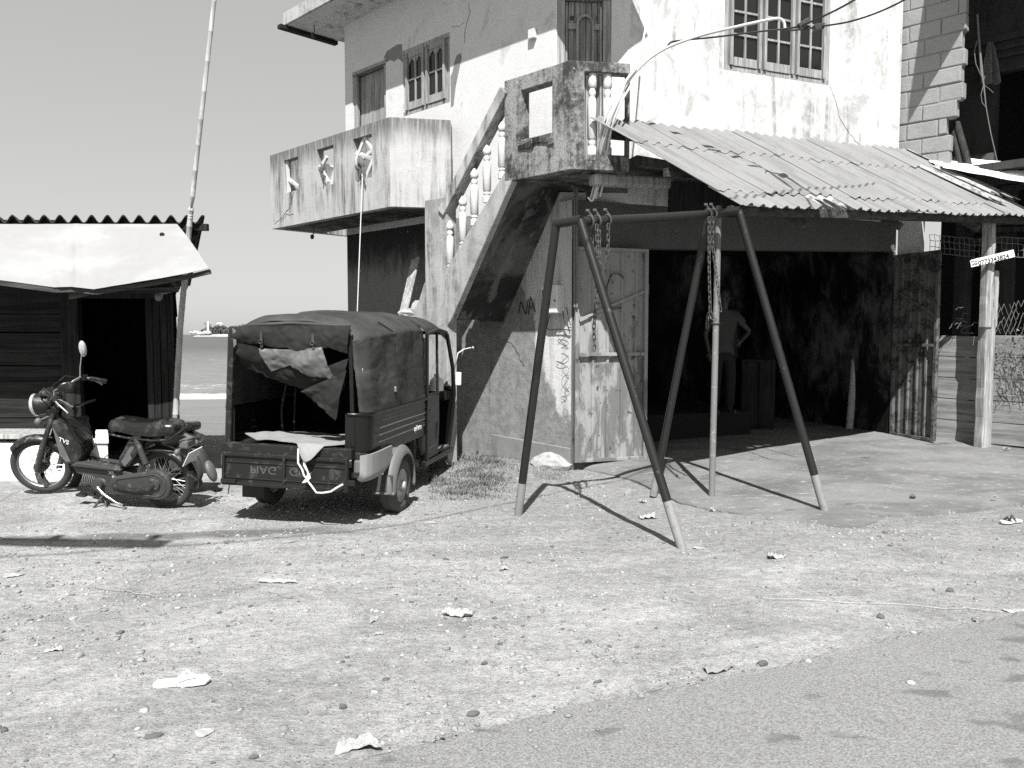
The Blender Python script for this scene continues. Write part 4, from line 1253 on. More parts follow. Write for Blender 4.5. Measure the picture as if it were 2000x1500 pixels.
# ------------------------------------------------------------------ corrugated awning over the garage
TL = D(1150, 236, 8.45); TR = P(1757, 297, (FPL[0], FPL[1], FPL[2] - 0.06)); BL = D(1446, 404, 7.5)
def awning():
    root = empty('corrugated_awning', (1.95, 7.7, 0), 'patched corrugated lean-to awning sloping over the garage front', 'awning')
    O = V(root.location)
    BR = BL + (TR - TL); BR.z = BL.z + 0.33
    nrm = (TR - TL).cross(BL - TL).normalized()
    if nrm.z < 0: nrm = -nrm
    LW = (TR - TL).length
    pitch = 0.172
    def surf(s, t):
        a = TL.lerp(TR, s); b = BL.lerp(BR, s)
        return a.lerp(b, t)
    def prof(s):
        x = (s * LW / pitch) % 1.0
        h = 0.034
        if x < 0.5: return 0.004 * math.sin(x * 4 * math.pi) + 0.004
        x = (x - 0.5) / 0.5
        return h * (math.sin(math.pi * x) ** 0.8) if 0 < x < 1 else 0
    rr = random.Random(21)
    def sheet(s0, s1, t0, t1, lift, mat=M_sheet, jag0=0.0, jag1=0.0, tilt=0.0):
        n = max(8, int((s1 - s0) * LW / pitch * 12))
        rows = 10
        j1 = [jag1 * rr.uniform(-1, 0.3) for _ in range(n + 1)]
        def fn(u, v):
            s = s0 + (s1 - s0) * u
            tt = t0 + (t1 + (j1[int(round(u * n))] if jag1 else 0) - t0) * v
            sag = 0.012 * math.sin(3.1 * s * 7 + 2 * tt) + 0.008 * math.sin(17 * s + 5 * tt)
            return surf(s, tt) + nrm * (prof(s) + lift + sag * 0.6 + tilt * v + 0.014 * (1 - u) ** 3)
        return MB().grid(fn, n, rows, -nrm * 0.006)
    def put(m, name, mat, **k):
        o = m.build(name, mat, None, **k); o.location = V(o.location) - O; o.parent = root; return o
    w = 1 / 8.0
    for k in range(8):
        s0, s1 = k * w, (k + 1) * w + 0.012
        put(sheet(s0, s1, 0.0, 0.36 + rr.uniform(-0.05, 0.04), 0.024 + 0.005 * (k % 2)), 'corrugated_sheet', M_sheet, smooth=50)
        if k < 7: put(sheet(s0, s1, 0.31, 0.86, 0.014 + 0.005 * (k % 2)), 'corrugated_sheet', M_sheet, smooth=50)
    put(sheet(0.0, 0.225, 0.80, 1.0, 0.002), 'corrugated_sheet', M_sheet, smooth=50)
    o = put(sheet(0.225, 0.315, 0.80, 0.965, 0.0, jag1=0.10), 'corrugated_sheet', M_sheet_torn, smooth=50); o['label'] = 'short sheet with a torn lower edge'
    for k in range(3):
        a = 0.31 + k * 0.185
        put(sheet(a, a + 0.19, 0.80, 0.995 + rr.uniform(-0.005, 0.008), 0.003 + 0.004 * (k % 2)), 'corrugated_sheet', M_sheet, smooth=50)
    o = put(sheet(0.855, 1.06, 0.62, 0.99, 0.0, jag0=0.05), 'corrugated_sheet', M_sheet, smooth=50)
    # torn strips at the right end
    for k, (s0, s1, t0, t1, lf) in enumerate(((0.90, 0.945, 0.30, 0.86, 0.03), (0.955, 1.0, 0.30, 0.74, 0.05), (1.005, 1.05, 0.02, 0.80, 0.04))):
        o = put(sheet(s0, s1, t0, t1, lf, jag1=0.08, tilt=0.02), 'torn_strip', M_sheet_torn, smooth=50)
    # timber under the sheets
    def under(s, t, dz=0.0): p = surf(s, t) - nrm * (0.045 + dz); return p
    m = MB(); m.bar(under(-0.005, 0.965, 0.03), under(1.05, 0.965, 0.03), 0.06, 0.09); put(m, 'purlin', M_beam, bevel=0.006)
    m = MB(); m.bar(under(0.0, 0.55, 0.03), under(1.0, 0.55, 0.03), 0.06, 0.09); put(m, 'purlin', M_beam, bevel=0.006)
    m = MB(); m.bar(under(0.04, 0.06, 0.04), under(1.0, 0.06, 0.04), 0.06, 0.09); put(m, 'purlin', M_beam, bevel=0.006)
    for s in (0.2, 0.5, 0.8):
        m = MB(); m.bar(under(s, 0.03, 0.14), under(s, 0.99, 0.14), 0.06, 0.09); put(m, 'rafter', M_beam, bevel=0.006)
    # log beam whose sawn end sticks out on the left
    a = D(1156, 351, 8.6); b = P(1560, 372, (FPL[0], FPL[1], FPL[2] - 0.28))
    m = MB(); m.bar(a, b, 0.15, 0.125); put(m, 'log_beam', M_wood, bevel=0.03)
    c = D(1300, 375, (a.y + b.y) / 2 - 0.3)
    m = MB(); q = a.lerp(b, 0.30); m.box((q.x + 0.55, q.y + 0.15, q.z - 0.16), (1.0, 0.12, 0.34), R(22)); put(m, 'backing_board', M_wood_dark)
    # steel pipe that carries the left eave
    g = G(1390, 966, apron_z(1.93, 7.6)); top = D(1404, 402, g.y - 0.06)
    m = MB(); m.tube([(g.x, g.y, g.z - 0.05), g.lerp(top, 0.5), top], [0.031, 0.031, 0.029], 14); put(m, 'support_post', M_pole_post, smooth=50)
    m = MB(); c = g.lerp(top, 0.60); m.torus(c, 0.036, 0.008, (0, 0, 1), 16, 6); put(m, 'clamp_ring', M_chain, smooth=50)
    return surf, nrm
AW, AWN = awning()

# second, brighter sheet roof on the right
def bright_roof():
    a, b, c, d = D(1772, 299, 11.7), D(2090, 331, 10.9), D(2100, 374, 10.3), D(1846, 328, 10.9)
    n = (b - a).cross(d - a).normalized()
    if n.z < 0: n = -n
    def fn(u, v):
        p = a.lerp(b, u).lerp(d.lerp(c, u), v)
        x = (v * 9) % 1
        return p + n * (0.02 * max(0, math.sin(x * 2 * math.pi)) ** 2 + 0.004 * math.sin(23 * u))
    o = MB().grid(fn, 16, 72, -n * 0.004).build('roofing_sheet', M_sheet_new, smooth=50)
    tag(o, 'bright white corrugated sheet roof beyond the torn end of the awning', 'roof sheet')
bright_roof()

# ------------------------------------------------------------------ swing frame without seats
def swing():
    A = G(1012, 1006, 0.0); Bp = G(1331, 1069, 0.0)
    C = G(1278, 957, 0.07); Dd = G(1611, 999, 0.02)
    tA = None
    mid1 = (A + Bp) / 2; mid2 = (C + Dd) / 2
    Y1 = mid1.y + 0.02; Y2 = mid2.y
    nd = (Bp - A); nd.z = 0; nd.normalize()
    t1 = D(1086, 437, Y1 + 0.075); t2 = D(1133, 430, Y1 - 0.075)
    t3 = D(1384, 420, Y2 + 0.09); t4 = D(1443, 411, Y2 - 0.09)
    root = empty('swing_frame', (mid1.x, mid1.y, 0), 'dark steel pipe swing frame with splayed legs and no seats', 'swing frame')
    O = V(root.location)
    def put(m, name, mat, **k):
        o = m.build(name, mat, None, **k); o.location = V(o.location) - O; o.parent = root; return o
    r = 0.037
    for foot, top, fr in ((A, t1, 0.12), (Bp, t2, 0.135), (C, t3, 0.06), (Dd, t4, 0.12)):
        k = foot.lerp(top, fr)
        d = (foot - top).normalized()
        m = MB(); n = 14
        m.tube([foot + d * 0.06, foot.lerp(top, fr * 0.5), k], [r, r + 0.001, r], n); m.mi = 1
        m.tube([k, k.lerp(top, 0.33), k.lerp(top, 0.66), top], [r, r, r, r], n)
        put(m, 'leg', [M_pole_foot, M_pole], smooth=50)
    m1 = (t1 + t2) / 2; m2 = (t3 + t4) / 2
    for a, b in ((t1, t2), (t3, t4)):
        m = MB(); m.tube([a + (a - b) * 0.06, b + (b - a) * 0.06], r + 0.002, 14); put(m, 'cross_piece', M_pole, smooth=50)
    e1 = D(1150, 429, m1.y); 
    m = MB(); m.tube([m1, m1.lerp(m2, 0.5) - V((0, 0, 0.006)), m2], r, 14); put(m, 'top_beam', M_pole, smooth=50)
    def on_beam(px):
        best = min(((abs(1000 + 0 - 0), 0),))
        lo, hi = 0.0, 1.0
        for _ in range(40):
            t = (lo + hi) / 2; p = m1.lerp(m2, t)
            dr = p - V((0, 0, H)); cz = math.cos(PITCH) * dr.y - math.sin(PITCH) * dr.z
            x = 1000 + F_PX * dr.x / cz
            if x < px: lo = t
            else: hi = t
        return m1.lerp(m2, t)
    bd = (m2 - m1).normalized()
    # shackles and their bolts
    for px in (1152, 1166, 1186, 1382, 1392):
        c = on_beam(px)
        m = MB(); m.torus(c + V((0, 0, -0.01)), r + 0.014, 0.009, bd, 20, 6)
        m.tube([c + V((0.02, 0, 0.035)), c + V((-0.02, 0, 0.085))], 0.010, 6); m.box(c + V((-0.02, 0, 0.085)), (0.03, 0.03, 0.02))
        put(m, 'shackle', M_chain, smooth=40)
    return on_beam, m1, m2
ON_BEAM, SW1, SW2 = swing()

def chain(path, label, group='swing chains'):
    """steel chain of oval links along a polyline"""
    path = [V(p) for p in path]
    seg = [(a, b) for a, b in zip(path[:-1], path[1:])]
    link = 0.062; step = 0.046
    tot = sum((b - a).length for a, b in seg)
    m = MB(); n = int(tot / step)
    for i in range(n):
        d = (i + 0.5) * step
        for a, b in seg:
            L = (b - a).length
            if d <= L: break
            d -= L
        dr = (b - a).normalized(); c = a + dr * min(d, L)
        x, y, _ = frame_for(dr)
        ax = x if i % 2 else y
        ang = 0.5
        ax = (x * math.cos(ang) + y * math.sin(ang)) if i % 2 else (-x * math.sin(ang) + y * math.cos(ang))
        hw = 0.0125; hl = link / 2 - hw
        pts = [c + dr * hl + ax * hw * math.cos(t) + dr * hw * math.sin(t) for t in np.linspace(0, math.pi, 6)] + [c - dr * hl - ax * hw * math.cos(t) - dr * hw * math.sin(t) for t in np.linspace(0, math.pi, 6)]
        m.tube(pts, 0.0048, 6, closed=True)
    o = m.build('chain', M_chain, smooth=50, origin=path[0])
    return tag(o, label, 'chain', group)
def swing_chains():
    def hang(px0, pts, dy=-0.05):
        c = ON_BEAM(px0)
        y = c.y + dy
        return [c + V((0, dy, -0.045))] + [D(a, b, y) for a, b in pts]
    chain(hang(1164, [(1168, 520), (1166, 560), (1160, 640), (1161, 690)]), 'longest rusty chain hanging from the left end of the swing beam')
    chain(hang(1170, [(1171, 500), (1173, 545)], -0.02), 'chain in the middle of the bunch on the left end of the swing beam')
    chain(hang(1156, [(1158, 500), (1160, 540)], 0.03), 'chain closest to the leg at the left end of the swing beam')
    chain(hang(1187, [(1188, 470), (1186, 516)], -0.04), 'shortest rusty chain ending in a hook on the left of the swing beam')
    chain(hang(1382, [(1385, 520), (1387, 606), (1392, 622), (1400, 626)], -0.06), 'chain tied to the awning post from the right end of the swing beam')
    chain(hang(1390, [(1392, 480), (1402, 560), (1408, 612)], -0.05), 'slanting chain beside the awning post on the right of the swing beam')
    p = [D(1384, 612, SW2.y - 0.05), D(1381, 628, SW2.y - 0.05), D(1381, 645, SW2.y - 0.05)]
    chain(p, 'loose chain end dangling with a bolt beside the awning post')
swing_chains()

# ------------------------------------------------------------------ electricity: meter box, conduits, cables
def electrics():
    pb = P(1088, 585, S)
    R45 = Matrix.Rotation(R(-45), 3, 'Z')
    root = empty('meter_box', pb, 'pale plastic electricity meter box on the low wall beside the gate leaf', 'meter box')
    m = MB()
    w_ = 0.26; h_ = 0.34; dp = 0.15
    m.box(R45 @ V((0, -dp / 2, 0)), (w_, dp, h_), R45); b = m.build('case', M_box, root, bevel=0.012)
    m = MB(); m.box(R45 @ V((-0.04, -dp - 0.003, 0.02)), (0.13, 0.01, 0.18), R45); m.build('window', M_glass, root, bevel=0.004)
    m = MB(); m.box(R45 @ V((-0.05, -dp - 0.007, 0.0)), (0.06, 0.006, 0.05), R45); m.build('dial', M_wire_pale, root)
    m = MB(); m.ell(R45 @ V((0.10, -dp - 0.004, -0.02)), 0.012); m.build('seal_screw', M_chain, root)
    m = MB()
    for dx in (0.0, 0.03):
        pts = [D(1122 + dx * 160, y, K.y - 0.10) for y in (348, 420, 500, 560, 600)]
        m.tube(pts, 0.013, 8)
    o = m.build('conduit', M_wire_grey, smooth=50); tag(o, 'pair of grey conduits running down the house corner behind the meter box', 'conduit')
    m = MB()
    for k, pts in enumerate(([(1078, 615), (1072, 640), (1075, 644), (1100, 643), (1120, 645)], [(1112, 600), (1116, 622), (1120, 636)], [(1106, 608), (1110, 632), (1118, 640), (1122, 640)])):
        m.tube([P(x, y, S) - SN * (0.04 + 0.012 * k) for x, y in pts], 0.006, 6)
    o = m.build('meter_wires', M_wire_dark, smooth=50); tag(o, 'thin dark wires looping out below the meter box', 'wires')
    # bundle climbing from under the awning in front of the landing
    def path(pts): return [D(x, y, d) for x, y, d in pts]
    def smooth_path(ps, n=6):
        out = []
        for i in range(len(ps) - 1):
            p0 = ps[max(0, i - 1)]; p1 = ps[i]; p2 = ps[i + 1]; p3 = ps[min(len(ps) - 1, i + 2)]
            for k in range(n):
                t = k / n
                out.append(0.5 * ((2 * p1) + (p2 - p0) * t + (2 * p0 - 5 * p1 + 4 * p2 - p3) * t * t + (3 * p1 - p0 - 3 * p2 + p3) * t ** 3))
        out.append(ps[-1]); return out
    m = MB()
    m.tube(smooth_path(path([(1163, 388, 8.75), (1172, 345, 8.7), (1184, 262, 8.4), (1206, 200, 8.3), (1240, 142, 8.4), (1290, 100, 8.35), (1360, 72, 8.2), (1440, 52, 8.0), (1505, 38, 7.9), (1523, 37, 7.9), (1531, 44, 7.9), (1533, 55, 7.9)])), 0.0145, 8)
    m.tube(smooth_path(path([(1158, 392, 8.75), (1166, 350, 8.7), (1178, 268, 8.42), (1198, 208, 8.34), (1232, 152, 8.42), (1262, 118, 8.42)])), 0.011, 8)
    m.tube(smooth_path(path([(1172, 384, 8.75), (1180, 345, 8.7), (1192, 262, 8.38), (1211, 205, 8.28), (1238, 158, 8.3)])), 0.012, 8); m.tube(smooth_path(path([(1152, 392, 8.75), (1162, 350, 8.72), (1173, 262, 8.44), (1196, 200, 8.36), (1226, 152, 8.46), (1250, 128, 8.45)])), 0.010, 8)
    o = m.build('service_conduit', M_wire_pale, smooth=50); tag(o, 'pale bent conduit arching from the awning to the power wires', 'conduit')
    m = MB()
    m.tube(smooth_path(path([(1148, 385, 8.7), (1155, 392, 8.7), (1160, 385, 8.7), (1170, 350, 8.66), (1174, 300, 8.5), (1188, 250, 8.36), (1212, 190, 8.3), (1222, 160, 8.32), (1245, 128, 8.4), (1256, 80, 8.6), (1264, 30, 8.9), (1268, -30, 9.3)])), 0.011, 8)
    o = m.build('roof_cable', M_wire_pale, smooth=50); tag(o, 'pale cable rising straight up the corner towards the roof', 'cable')
    m = MB()
    m.tube(smooth_path(path([(1304, 90, 8.36), (1312, 82, 8.33), (1340, 78, 8.25), (1400, 72, 8.1), (1480, 62, 7.9), (1550, 54, 7.75), (1580, 44, 7.6), (1640, 16, 7.3), (1700, -20, 6.9), (1800, -90, 6.3)])), 0.009, 6)
    o = m.build('power_cable', M_wire_dark, smooth=50); tag(o, 'dark wire crossing the big window and rising steeply out of the picture', 'cable', 'power cables at the house')
    m = MB()
    m.tube(smooth_path(path([(1533, 55, 7.9), (1540, 59, 7.9), (1560, 58, 7.8), (1600, 52, 7.7), (1660, 42, 7.45), (1720, 22, 7.2), (1780, -8, 6.9), (1880, -70, 6.4)])), 0.009, 6)
    o = m.build('power_cable', M_wire_dark, smooth=50); tag(o, 'dark sagging wire leaving from the tip of the pale conduit', 'cable', 'power cables at the house')
    for (x, y, d, x2, y2) in ((1560, 52, 7.7, 1580, 40), (1590, 54, 7.7, 1608, 51)):
        a, b = D(x, y, d), D(x2, y2, d)
        m = MB(); m.bar(a, b, 0.05, 0.05); m.tube([b, b + V((0.01, 0, 0.03))], 0.008, 6); m.tube([a, a + V((-0.02, 0, -0.06))], 0.005, 6)
        o = m.build('wire_connector', M_wire_dark, bevel=0.006); tag(o, 'black wire clamp ' + ('on the steep dark wire' if y2 == 40 else 'on the sagging dark wire'), 'connector', 'wire clamps')
    # street line overhead (outside the picture; its thin shadow crosses the sand)
    m = MB()
    g0, g1, g2 = G(0, 1088, 0), G(640, 1042, 0), G(985, 985, 0)
    hgt = 5.6; sh = V((0, -hgt / math.tan(R(SUN_EL)), hgt))
    a, b, c = g0 + sh, g1 + sh, g2 + sh
    m.tube(smooth_path([a + (a - b) * 2.0 + V((0, -0.4, 0.5)), a, b, c, c + (c - b) * 3 + V((0, 0.5, 0.7))], 8), 0.011, 6)
    o = m.build('unseen_street_cable', M_wire_dark, smooth=50); tag(o, 'unseen black street cable strung high along the road', 'cable')
electrics()
def shadow_caster_pole():  # out of view, added so its crossarm throws a shadow band on the sand
    root = empty('shadow_caster_pole', (-5.0, 1.95, 0), 'unseen pole with a timber crossarm, added to cast the dark band on the sand', 'power pole')
    m = MB(); m.tube([(0, 0, -0.1), (0, 0, 6.4)], [0.14, 0.10], 14); m.build('pole', M_lintel, root, smooth=50)
    m = MB(); m.bar((-0.3, 0.12, 5.62), (2.28, -0.06, 5.66), 0.13, 0.16); m.build('crossarm', M_wood_dark, root, bevel=0.01)
    for x in (0.5, 1.3, 2.1):
        m = MB(); m.lathe([(0.03, 0), (0.05, 0.05), (0.03, 0.08), (0.045, 0.12), (0.02, 0.15)], (x, 0.03, 5.73), n=10); m.build('insulator', M_wire_pale, root, smooth=50)
shadow_caster_pole()

# bulbs, rope, rag, plank
def hangings():
    for (px, py, pl, z, lab) in ((613, 56, HI['EO'], HI['ze'], 'small dark bulb holder hanging below the roof eave'), (612, 445, ST, HI['zb0'], 'small dark bulb holder hanging below the balcony floor')):
        q = P(px, py, (1, 1, pl[2] + 0.45)); q.z = z - 0.004
        m = MB(); m.tube([q, q + V((0.01, 0, -0.10)), q + V((-0.02, 0, -0.13))], 0.008, 6); m.lathe([(0.02, 0), (0.03, 0.03), (0.028, 0.06), (0.01, 0.07)], q + V((-0.02, 0, -0.19)), n=10)
        o = m.build('bulb_holder', M_wire_dark, smooth=40, origin=q); tag(o, lab, 'bulb holder', 'bulb holders')
    q0 = P(709, 338, ST) - SN * 0.02
    pts = [q0, P(714, 345, ST) - SN * 0.05] + [P(714 - 4.5 * t, 345 + 270 * t, ST) - SN * (0.05 + 0.05 * t) for t in np.linspace(0.08, 1, 10)]
    m = MB(); m.tube(pts, 0.0075, 6); m.torus(q0 + V((0, 0, 0.02)), 0.04, 0.012, (1, 1, 0.3), 14, 6)
    o = m.build('hanging_rope', M_rope, smooth=50); tag(o, 'pale rope hanging from the third balcony opening down behind the truck', 'rope')
    rr = random.Random(5)
    def rag(c, w, h, sd):
        r3 = random.Random(int(sd * 10)); m = MB()
        for k in range(4):
            m.ell(c + SD * r3.uniform(-0.3, 0.3) * w - SN * 0.05 + V((0, 0, -h * r3.uniform(0.3, 0.6))), (w * r3.uniform(0.14, 0.24), 0.03, h * r3.uniform(0.10, 0.2)), Matrix.Rotation(r3.uniform(-0.8, 0.8), 3, 'Y'), 10, 7)
        for k in range(3):
            a0 = r3.uniform(-0.3, 0.3) * w; L = h * r3.uniform(0.35, 0.62); tl = r3.uniform(-0.25, 0.25)
            def fn(u, v): return c + SD * (a0 + (u - 0.5) * w * 0.26 * (1 - 0.5 * v) + tl * L * v) - SN * (0.055 + 0.012 * math.sin(9 * u + 7 * v + k)) + V((0, 0, -h * 0.42 - L * v + 0.02 * math.sin(5 * u + k)))
            m.grid(fn, 6, 8, SN * 0.005)
        return m
    for cpos, ww, hh, sd, lab in ((P(709, 292, ST), 0.24, 0.42, 1.0, 'grey rag knotted round the lattice of the third balcony opening'), (P(633, 315, ST), 0.13, 0.26, 2.2, 'small grey rag caught in the broken lattice of the second balcony opening')):
        m = rag(cpos, ww, hh, sd); o = m.build('tied_rag', M_cloth, smooth=60, jitter=0.004); tag(o, lab, 'rag')
    a = D(786, 612, 9.0); b = D(810, 505, 9.35)
    q0, q1 = P(781, 640, (1, 1, C_S - 0.9)), P(812, 505, (1, 1, C_S - 0.25))
    m = MB(); m.bar(q0, q1, 0.17, 0.03, (-1, -1, 0)); o = m.build('leaning_plank', M_wood, bevel=0.005); tag(o, 'pale plank leaning in the recess behind the truck roof', 'plank')
    m = MB(); q = P(812, 602, (1, 1, C_S - 1.0)); m.ell(q, (0.07, 0.06, 0.11), Matrix.Rotation(0.4, 3, 'Y'), 7, 5); m.ell(q + V((-0.12, 0, -0.06)), (0.13, 0.07, 0.05), None, 7, 5)
    base = V((q.x, q.y, 0)); m.box((q.x - 0.05, q.y, q.z - 0.2), (0.4, 0.2, 0.2)); m.box((q.x - 0.05, q.y, (q.z - 0.3) / 2 - 0.2), (0.36, 0.18, q.z + 0.1))
    o = m.build('rubble_ledge', M_stone_pale, jitter=0.012); tag(o, 'pale broken masonry on a ledge behind the truck cab', 'rubble')
hangings()

# ------------------------------------------------------------------ the unfinished neighbour
def neighbour():
    n0 = P(1758, 300, FPL); cN = n0.x + n0.y + 0.03
    N = (1, 1, cN)
    o0 = P(1757, 300, N)
    root = empty('unfinished_building', (o0.x, o0.y, 0), 'unfinished block building with dark rooms beside the plaster house', 'building')
    O = V(root.location)
    def put(m, name, mat, parent=None, **k):
        o = m.build(name, mat, None, **k)
        if parent is None: o.location = V(o.location) - O; o.parent = root
        else: o.parent = parent
        return o
    rr = random.Random(13)
    m = MB(); mm = MB()
    edge = [1858, 1860, 1850, 1869, 1881, 1876, 1882, 1875, 1882, 1881, 1884, 1886, 1888, 1888, 1888]
    zb = P(1880, 318, N).z
    ch = (P(1880, 150, N).z - P(1880, 183, N).z)
    bl = 0.42
    start = -0.55
    for r_, ex in enumerate(edge):
        z0 = zb + (r_ - 0.15) * ch
        L = (P(ex, 200, N) - V((o0.x, o0.y, 0))); L.z = 0; L = L.dot(SD)
        a = start - (0.0 if r_ % 2 else 0.21)
        while a < L - 0.03:
            b = min(a + bl, L)
            if L - b < 0.09: b = L
            p0 = V((o0.x, o0.y, 0)) + SD * (a + 0.006); p1 = V((o0.x, o0.y, 0)) + SD * (b - 0.006)
            dz = rr.uniform(-0.004, 0.004); out = rr.uniform(-0.006, 0.006)
            q = -SN * out
            m.box8([p0 + q + V((0, 0, z0 + 0.008 + dz)), p1 + q + V((0, 0, z0 + 0.008 + dz)), p1 + SN * 0.14 + V((0, 0, z0 + 0.008)), p0 + SN * 0.14 + V((0, 0, z0 + 0.008)), p0 + q + V((0, 0, z0 + ch - 0.006 + dz)), p1 + q + V((0, 0, z0 + ch - 0.006 + dz)), p1 + SN * 0.14 + V((0, 0, z0 + ch - 0.006)), p0 + SN * 0.14 + V((0, 0, z0 + ch - 0.006))])
            a = b
        e1 = V((o0.x, o0.y, 0)) + SD * (L - 0.03); e0 = V((o0.x, o0.y, 0)) + SD * start
        mm.box8([e0 + SN * 0.012 + V((0, 0, z0 - 0.01)), e1 + SN * 0.012 + V((0, 0, z0 - 0.01)), e1 + SN * 0.13 + V((0, 0, z0 - 0.01)), e0 + SN * 0.13 + V((0, 0, z0 - 0.01)), e0 + SN * 0.012 + V((0, 0, z0 + ch * 0.985)), e1 + SN * 0.012 + V((0, 0, z0 + ch * 0.985)), e1 + SN * 0.13 + V((0, 0, z0 + ch * 0.985)), e0 + SN * 0.13 + V((0, 0, z0 + ch * 0.985))])
    w_ = put(m, 'block_wall', M_block, bevel=0.012, jitter=0.006)
    put(mm, 'mortar', M_mortar, w_, jitter=0.002)
    zf = zb - 0.12
    # lower lit plaster strip beside the house
    a0 = V((o0.x, o0.y, 0)); aL = (P(1798, 450, N) - a0); aL.z = 0
    LL = aL.dot(SD)
    put(MB().wall(a0 + SD * 0.01, SD, LL, -0.3, zf, [], 0.14, SN), 'wall', M_side)
    # rooms: floor slab, rear walls, side wall
    P1 = a0 + SD * 0.02 + SN * 0.15; 
    def q(s, n_, z): p = a0 + SD * s + SN * n_; return V((p.x, p.y, z))
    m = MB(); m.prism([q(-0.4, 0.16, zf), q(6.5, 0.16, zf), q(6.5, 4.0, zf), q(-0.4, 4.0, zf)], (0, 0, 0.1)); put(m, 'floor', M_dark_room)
    bw = 1.75
    # upper back wall with door opening, lintel bands and sill
    bN = (1, 1, cN + bw * math.sqrt(2))
    ba = lambda px, py=200: (P(px, py, bN) - a0).dot(SD)
    zlint = P(1930, 88, bN).z; zsill = P(1920, 302, bN).z; zdoor = P(1960, 140, bN).z
    mb_ = MB().wall(a0 - SD * 0.6 + SN * bw, SD, 7.5, zf + 0.1, 7.6, [(ba(1947) + 0.6, ba(1947) + 1.9, zf + 0.25, zdoor)], 0.14, SN)
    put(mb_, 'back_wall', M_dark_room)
    m = MB()
    for z, h in ((zlint, 0.10), (zlint - 0.13, 0.05), (zlint - 0.25, 0.05)): m.box8([q(ba(1888) - 0.1, bw - 0.05, z), q(ba(1888) + 3, bw - 0.05, z), q(ba(1888) + 3, bw - 0.003, z), q(ba(1888) - 0.1, bw - 0.003, z), q(ba(1888) - 0.1, bw - 0.05, z + h), q(ba(1888) + 3, bw - 0.05, z + h), q(ba(1888) + 3, bw - 0.003, z + h), q(ba(1888) - 0.1, bw - 0.003, z + h)])
    put(m, 'lintel', M_dark_room)
    m = MB(); m.box8([q(ba(1893), bw - 0.06, zf + 0.1), q(ba(1945), bw - 0.06, zf + 0.1), q(ba(1945), bw - 0.004, zf + 0.1), q(ba(1893), bw - 0.004, zf + 0.1), q(ba(1893), bw - 0.06, zsill), q(ba(1945), bw - 0.06, zsill), q(ba(1945), bw - 0.004, zsill), q(ba(1893), bw - 0.004, zsill)]); put(m, 'sill', M_lintel)
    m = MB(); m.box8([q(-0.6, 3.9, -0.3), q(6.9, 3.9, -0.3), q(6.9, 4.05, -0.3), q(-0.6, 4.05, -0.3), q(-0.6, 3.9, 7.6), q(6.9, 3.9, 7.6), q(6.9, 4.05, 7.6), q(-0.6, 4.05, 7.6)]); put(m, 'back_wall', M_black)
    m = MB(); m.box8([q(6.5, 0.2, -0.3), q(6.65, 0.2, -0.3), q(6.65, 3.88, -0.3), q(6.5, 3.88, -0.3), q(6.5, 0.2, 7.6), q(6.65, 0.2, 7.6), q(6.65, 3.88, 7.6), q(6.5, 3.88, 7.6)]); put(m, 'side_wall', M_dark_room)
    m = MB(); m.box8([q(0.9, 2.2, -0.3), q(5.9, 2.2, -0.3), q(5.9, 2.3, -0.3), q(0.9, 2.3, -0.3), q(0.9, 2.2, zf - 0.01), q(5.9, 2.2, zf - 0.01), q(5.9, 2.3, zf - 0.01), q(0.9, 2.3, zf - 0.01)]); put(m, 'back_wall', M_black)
    # dark posts and rails of the lower store room
    for px0, px1 in ((1878, 1899), (1955, 1983)):
        b0 = D(px0, 430, 11.9); b1 = D(px1, 430, 11.9)
        m = MB(); m.box8([V((b0.x, 11.9, -0.2)), V((b1.x, 11.85, -0.2)), V((b1.x, 12.0, -0.2)), V((b0.x, 12.05, -0.2)), V((b0.x, 11.9, zf - 0.01)), V((b1.x, 11.85, zf - 0.01)), V((b1.x, 12.0, zf - 0.01)), V((b0.x, 12.05, zf - 0.01))]); put(m, 'post', M_dark_wood)
    m = MB()
    for y in (437, 450, 470): 
        a, b = D(1895, y, 11.8), D(2060, y - 4, 11.7); m.bar(a, b, 0.04, 0.07)
    put(m, 'rail', M_dark_wood)
    # roof slab whose corner shades the block wall
    m = MB(); m.prism([(5.62, 9.70, 7.0), (6.4, 10.33, 7.0), (11.5, 10.2, 7.0), (11.5, 15, 7.0), (6.0, 15.2, 7.0), (5.9, 12.1, 7.0)], (0, 0, 0.16)); put(m, 'roof', M_concrete_edge)
    # things in the upper room
    m = MB()
    for (x0, y0, x1, y1, r_) in ((1860, 250, 1880, 345, 0.045), (1868, 240, 1898, 345, 0.05), (1852, 285, 1864, 345, 0.04)):
        m = MB(); m.tube([P(x0, y0, (1, 1, cN + 0.5)), P(x1, y1, (1, 1, cN + 0.3))], r_, 10)
        o = m.build('stored_pipe', M_dark_wood, smooth=50); tag(o, {0.045: 'dark leaning pipe in the middle behind the broken block wall', 0.05: 'thicker dark leaning pipe next to the dark room behind the block wall', 0.04: 'short dark pipe touching the broken end of the block wall'}[r_], 'pipe', 'pipes behind the block wall')
    m = MB(); d = 11.4
    m.tube([D(x, y, d) for x, y in ((1909, 28), (1911, 60), (1914, 100), (1917, 140), (1921, 165), (1926, 210), (1935, 260), (1951, 330))], [0.012, 0.012, 0.014, 0.02, 0.012, 0.007, 0.007, 0.007], 6)
    m.tube([D(x, y, d) for x, y in ((1908, 80), (1903, 100), (1906, 125), (1916, 148), (1922, 155), (1924, 148))], 0.006, 5)
    m.tube([D(x, y, d) for x, y in ((1921, 165), (1916, 185), (1918, 200), (1926, 210))], 0.005, 5); m.tube([D(x, y, d) for x, y in ((1920, 165), (1930, 172), (1940, 181))], 0.005, 5)
    o = m.build('dangling_wire', M_wire_grey, smooth=50); tag(o, 'tangled wire dangling in front of the dark upper room', 'wire')
    c = D(1934, 84, 12.0)
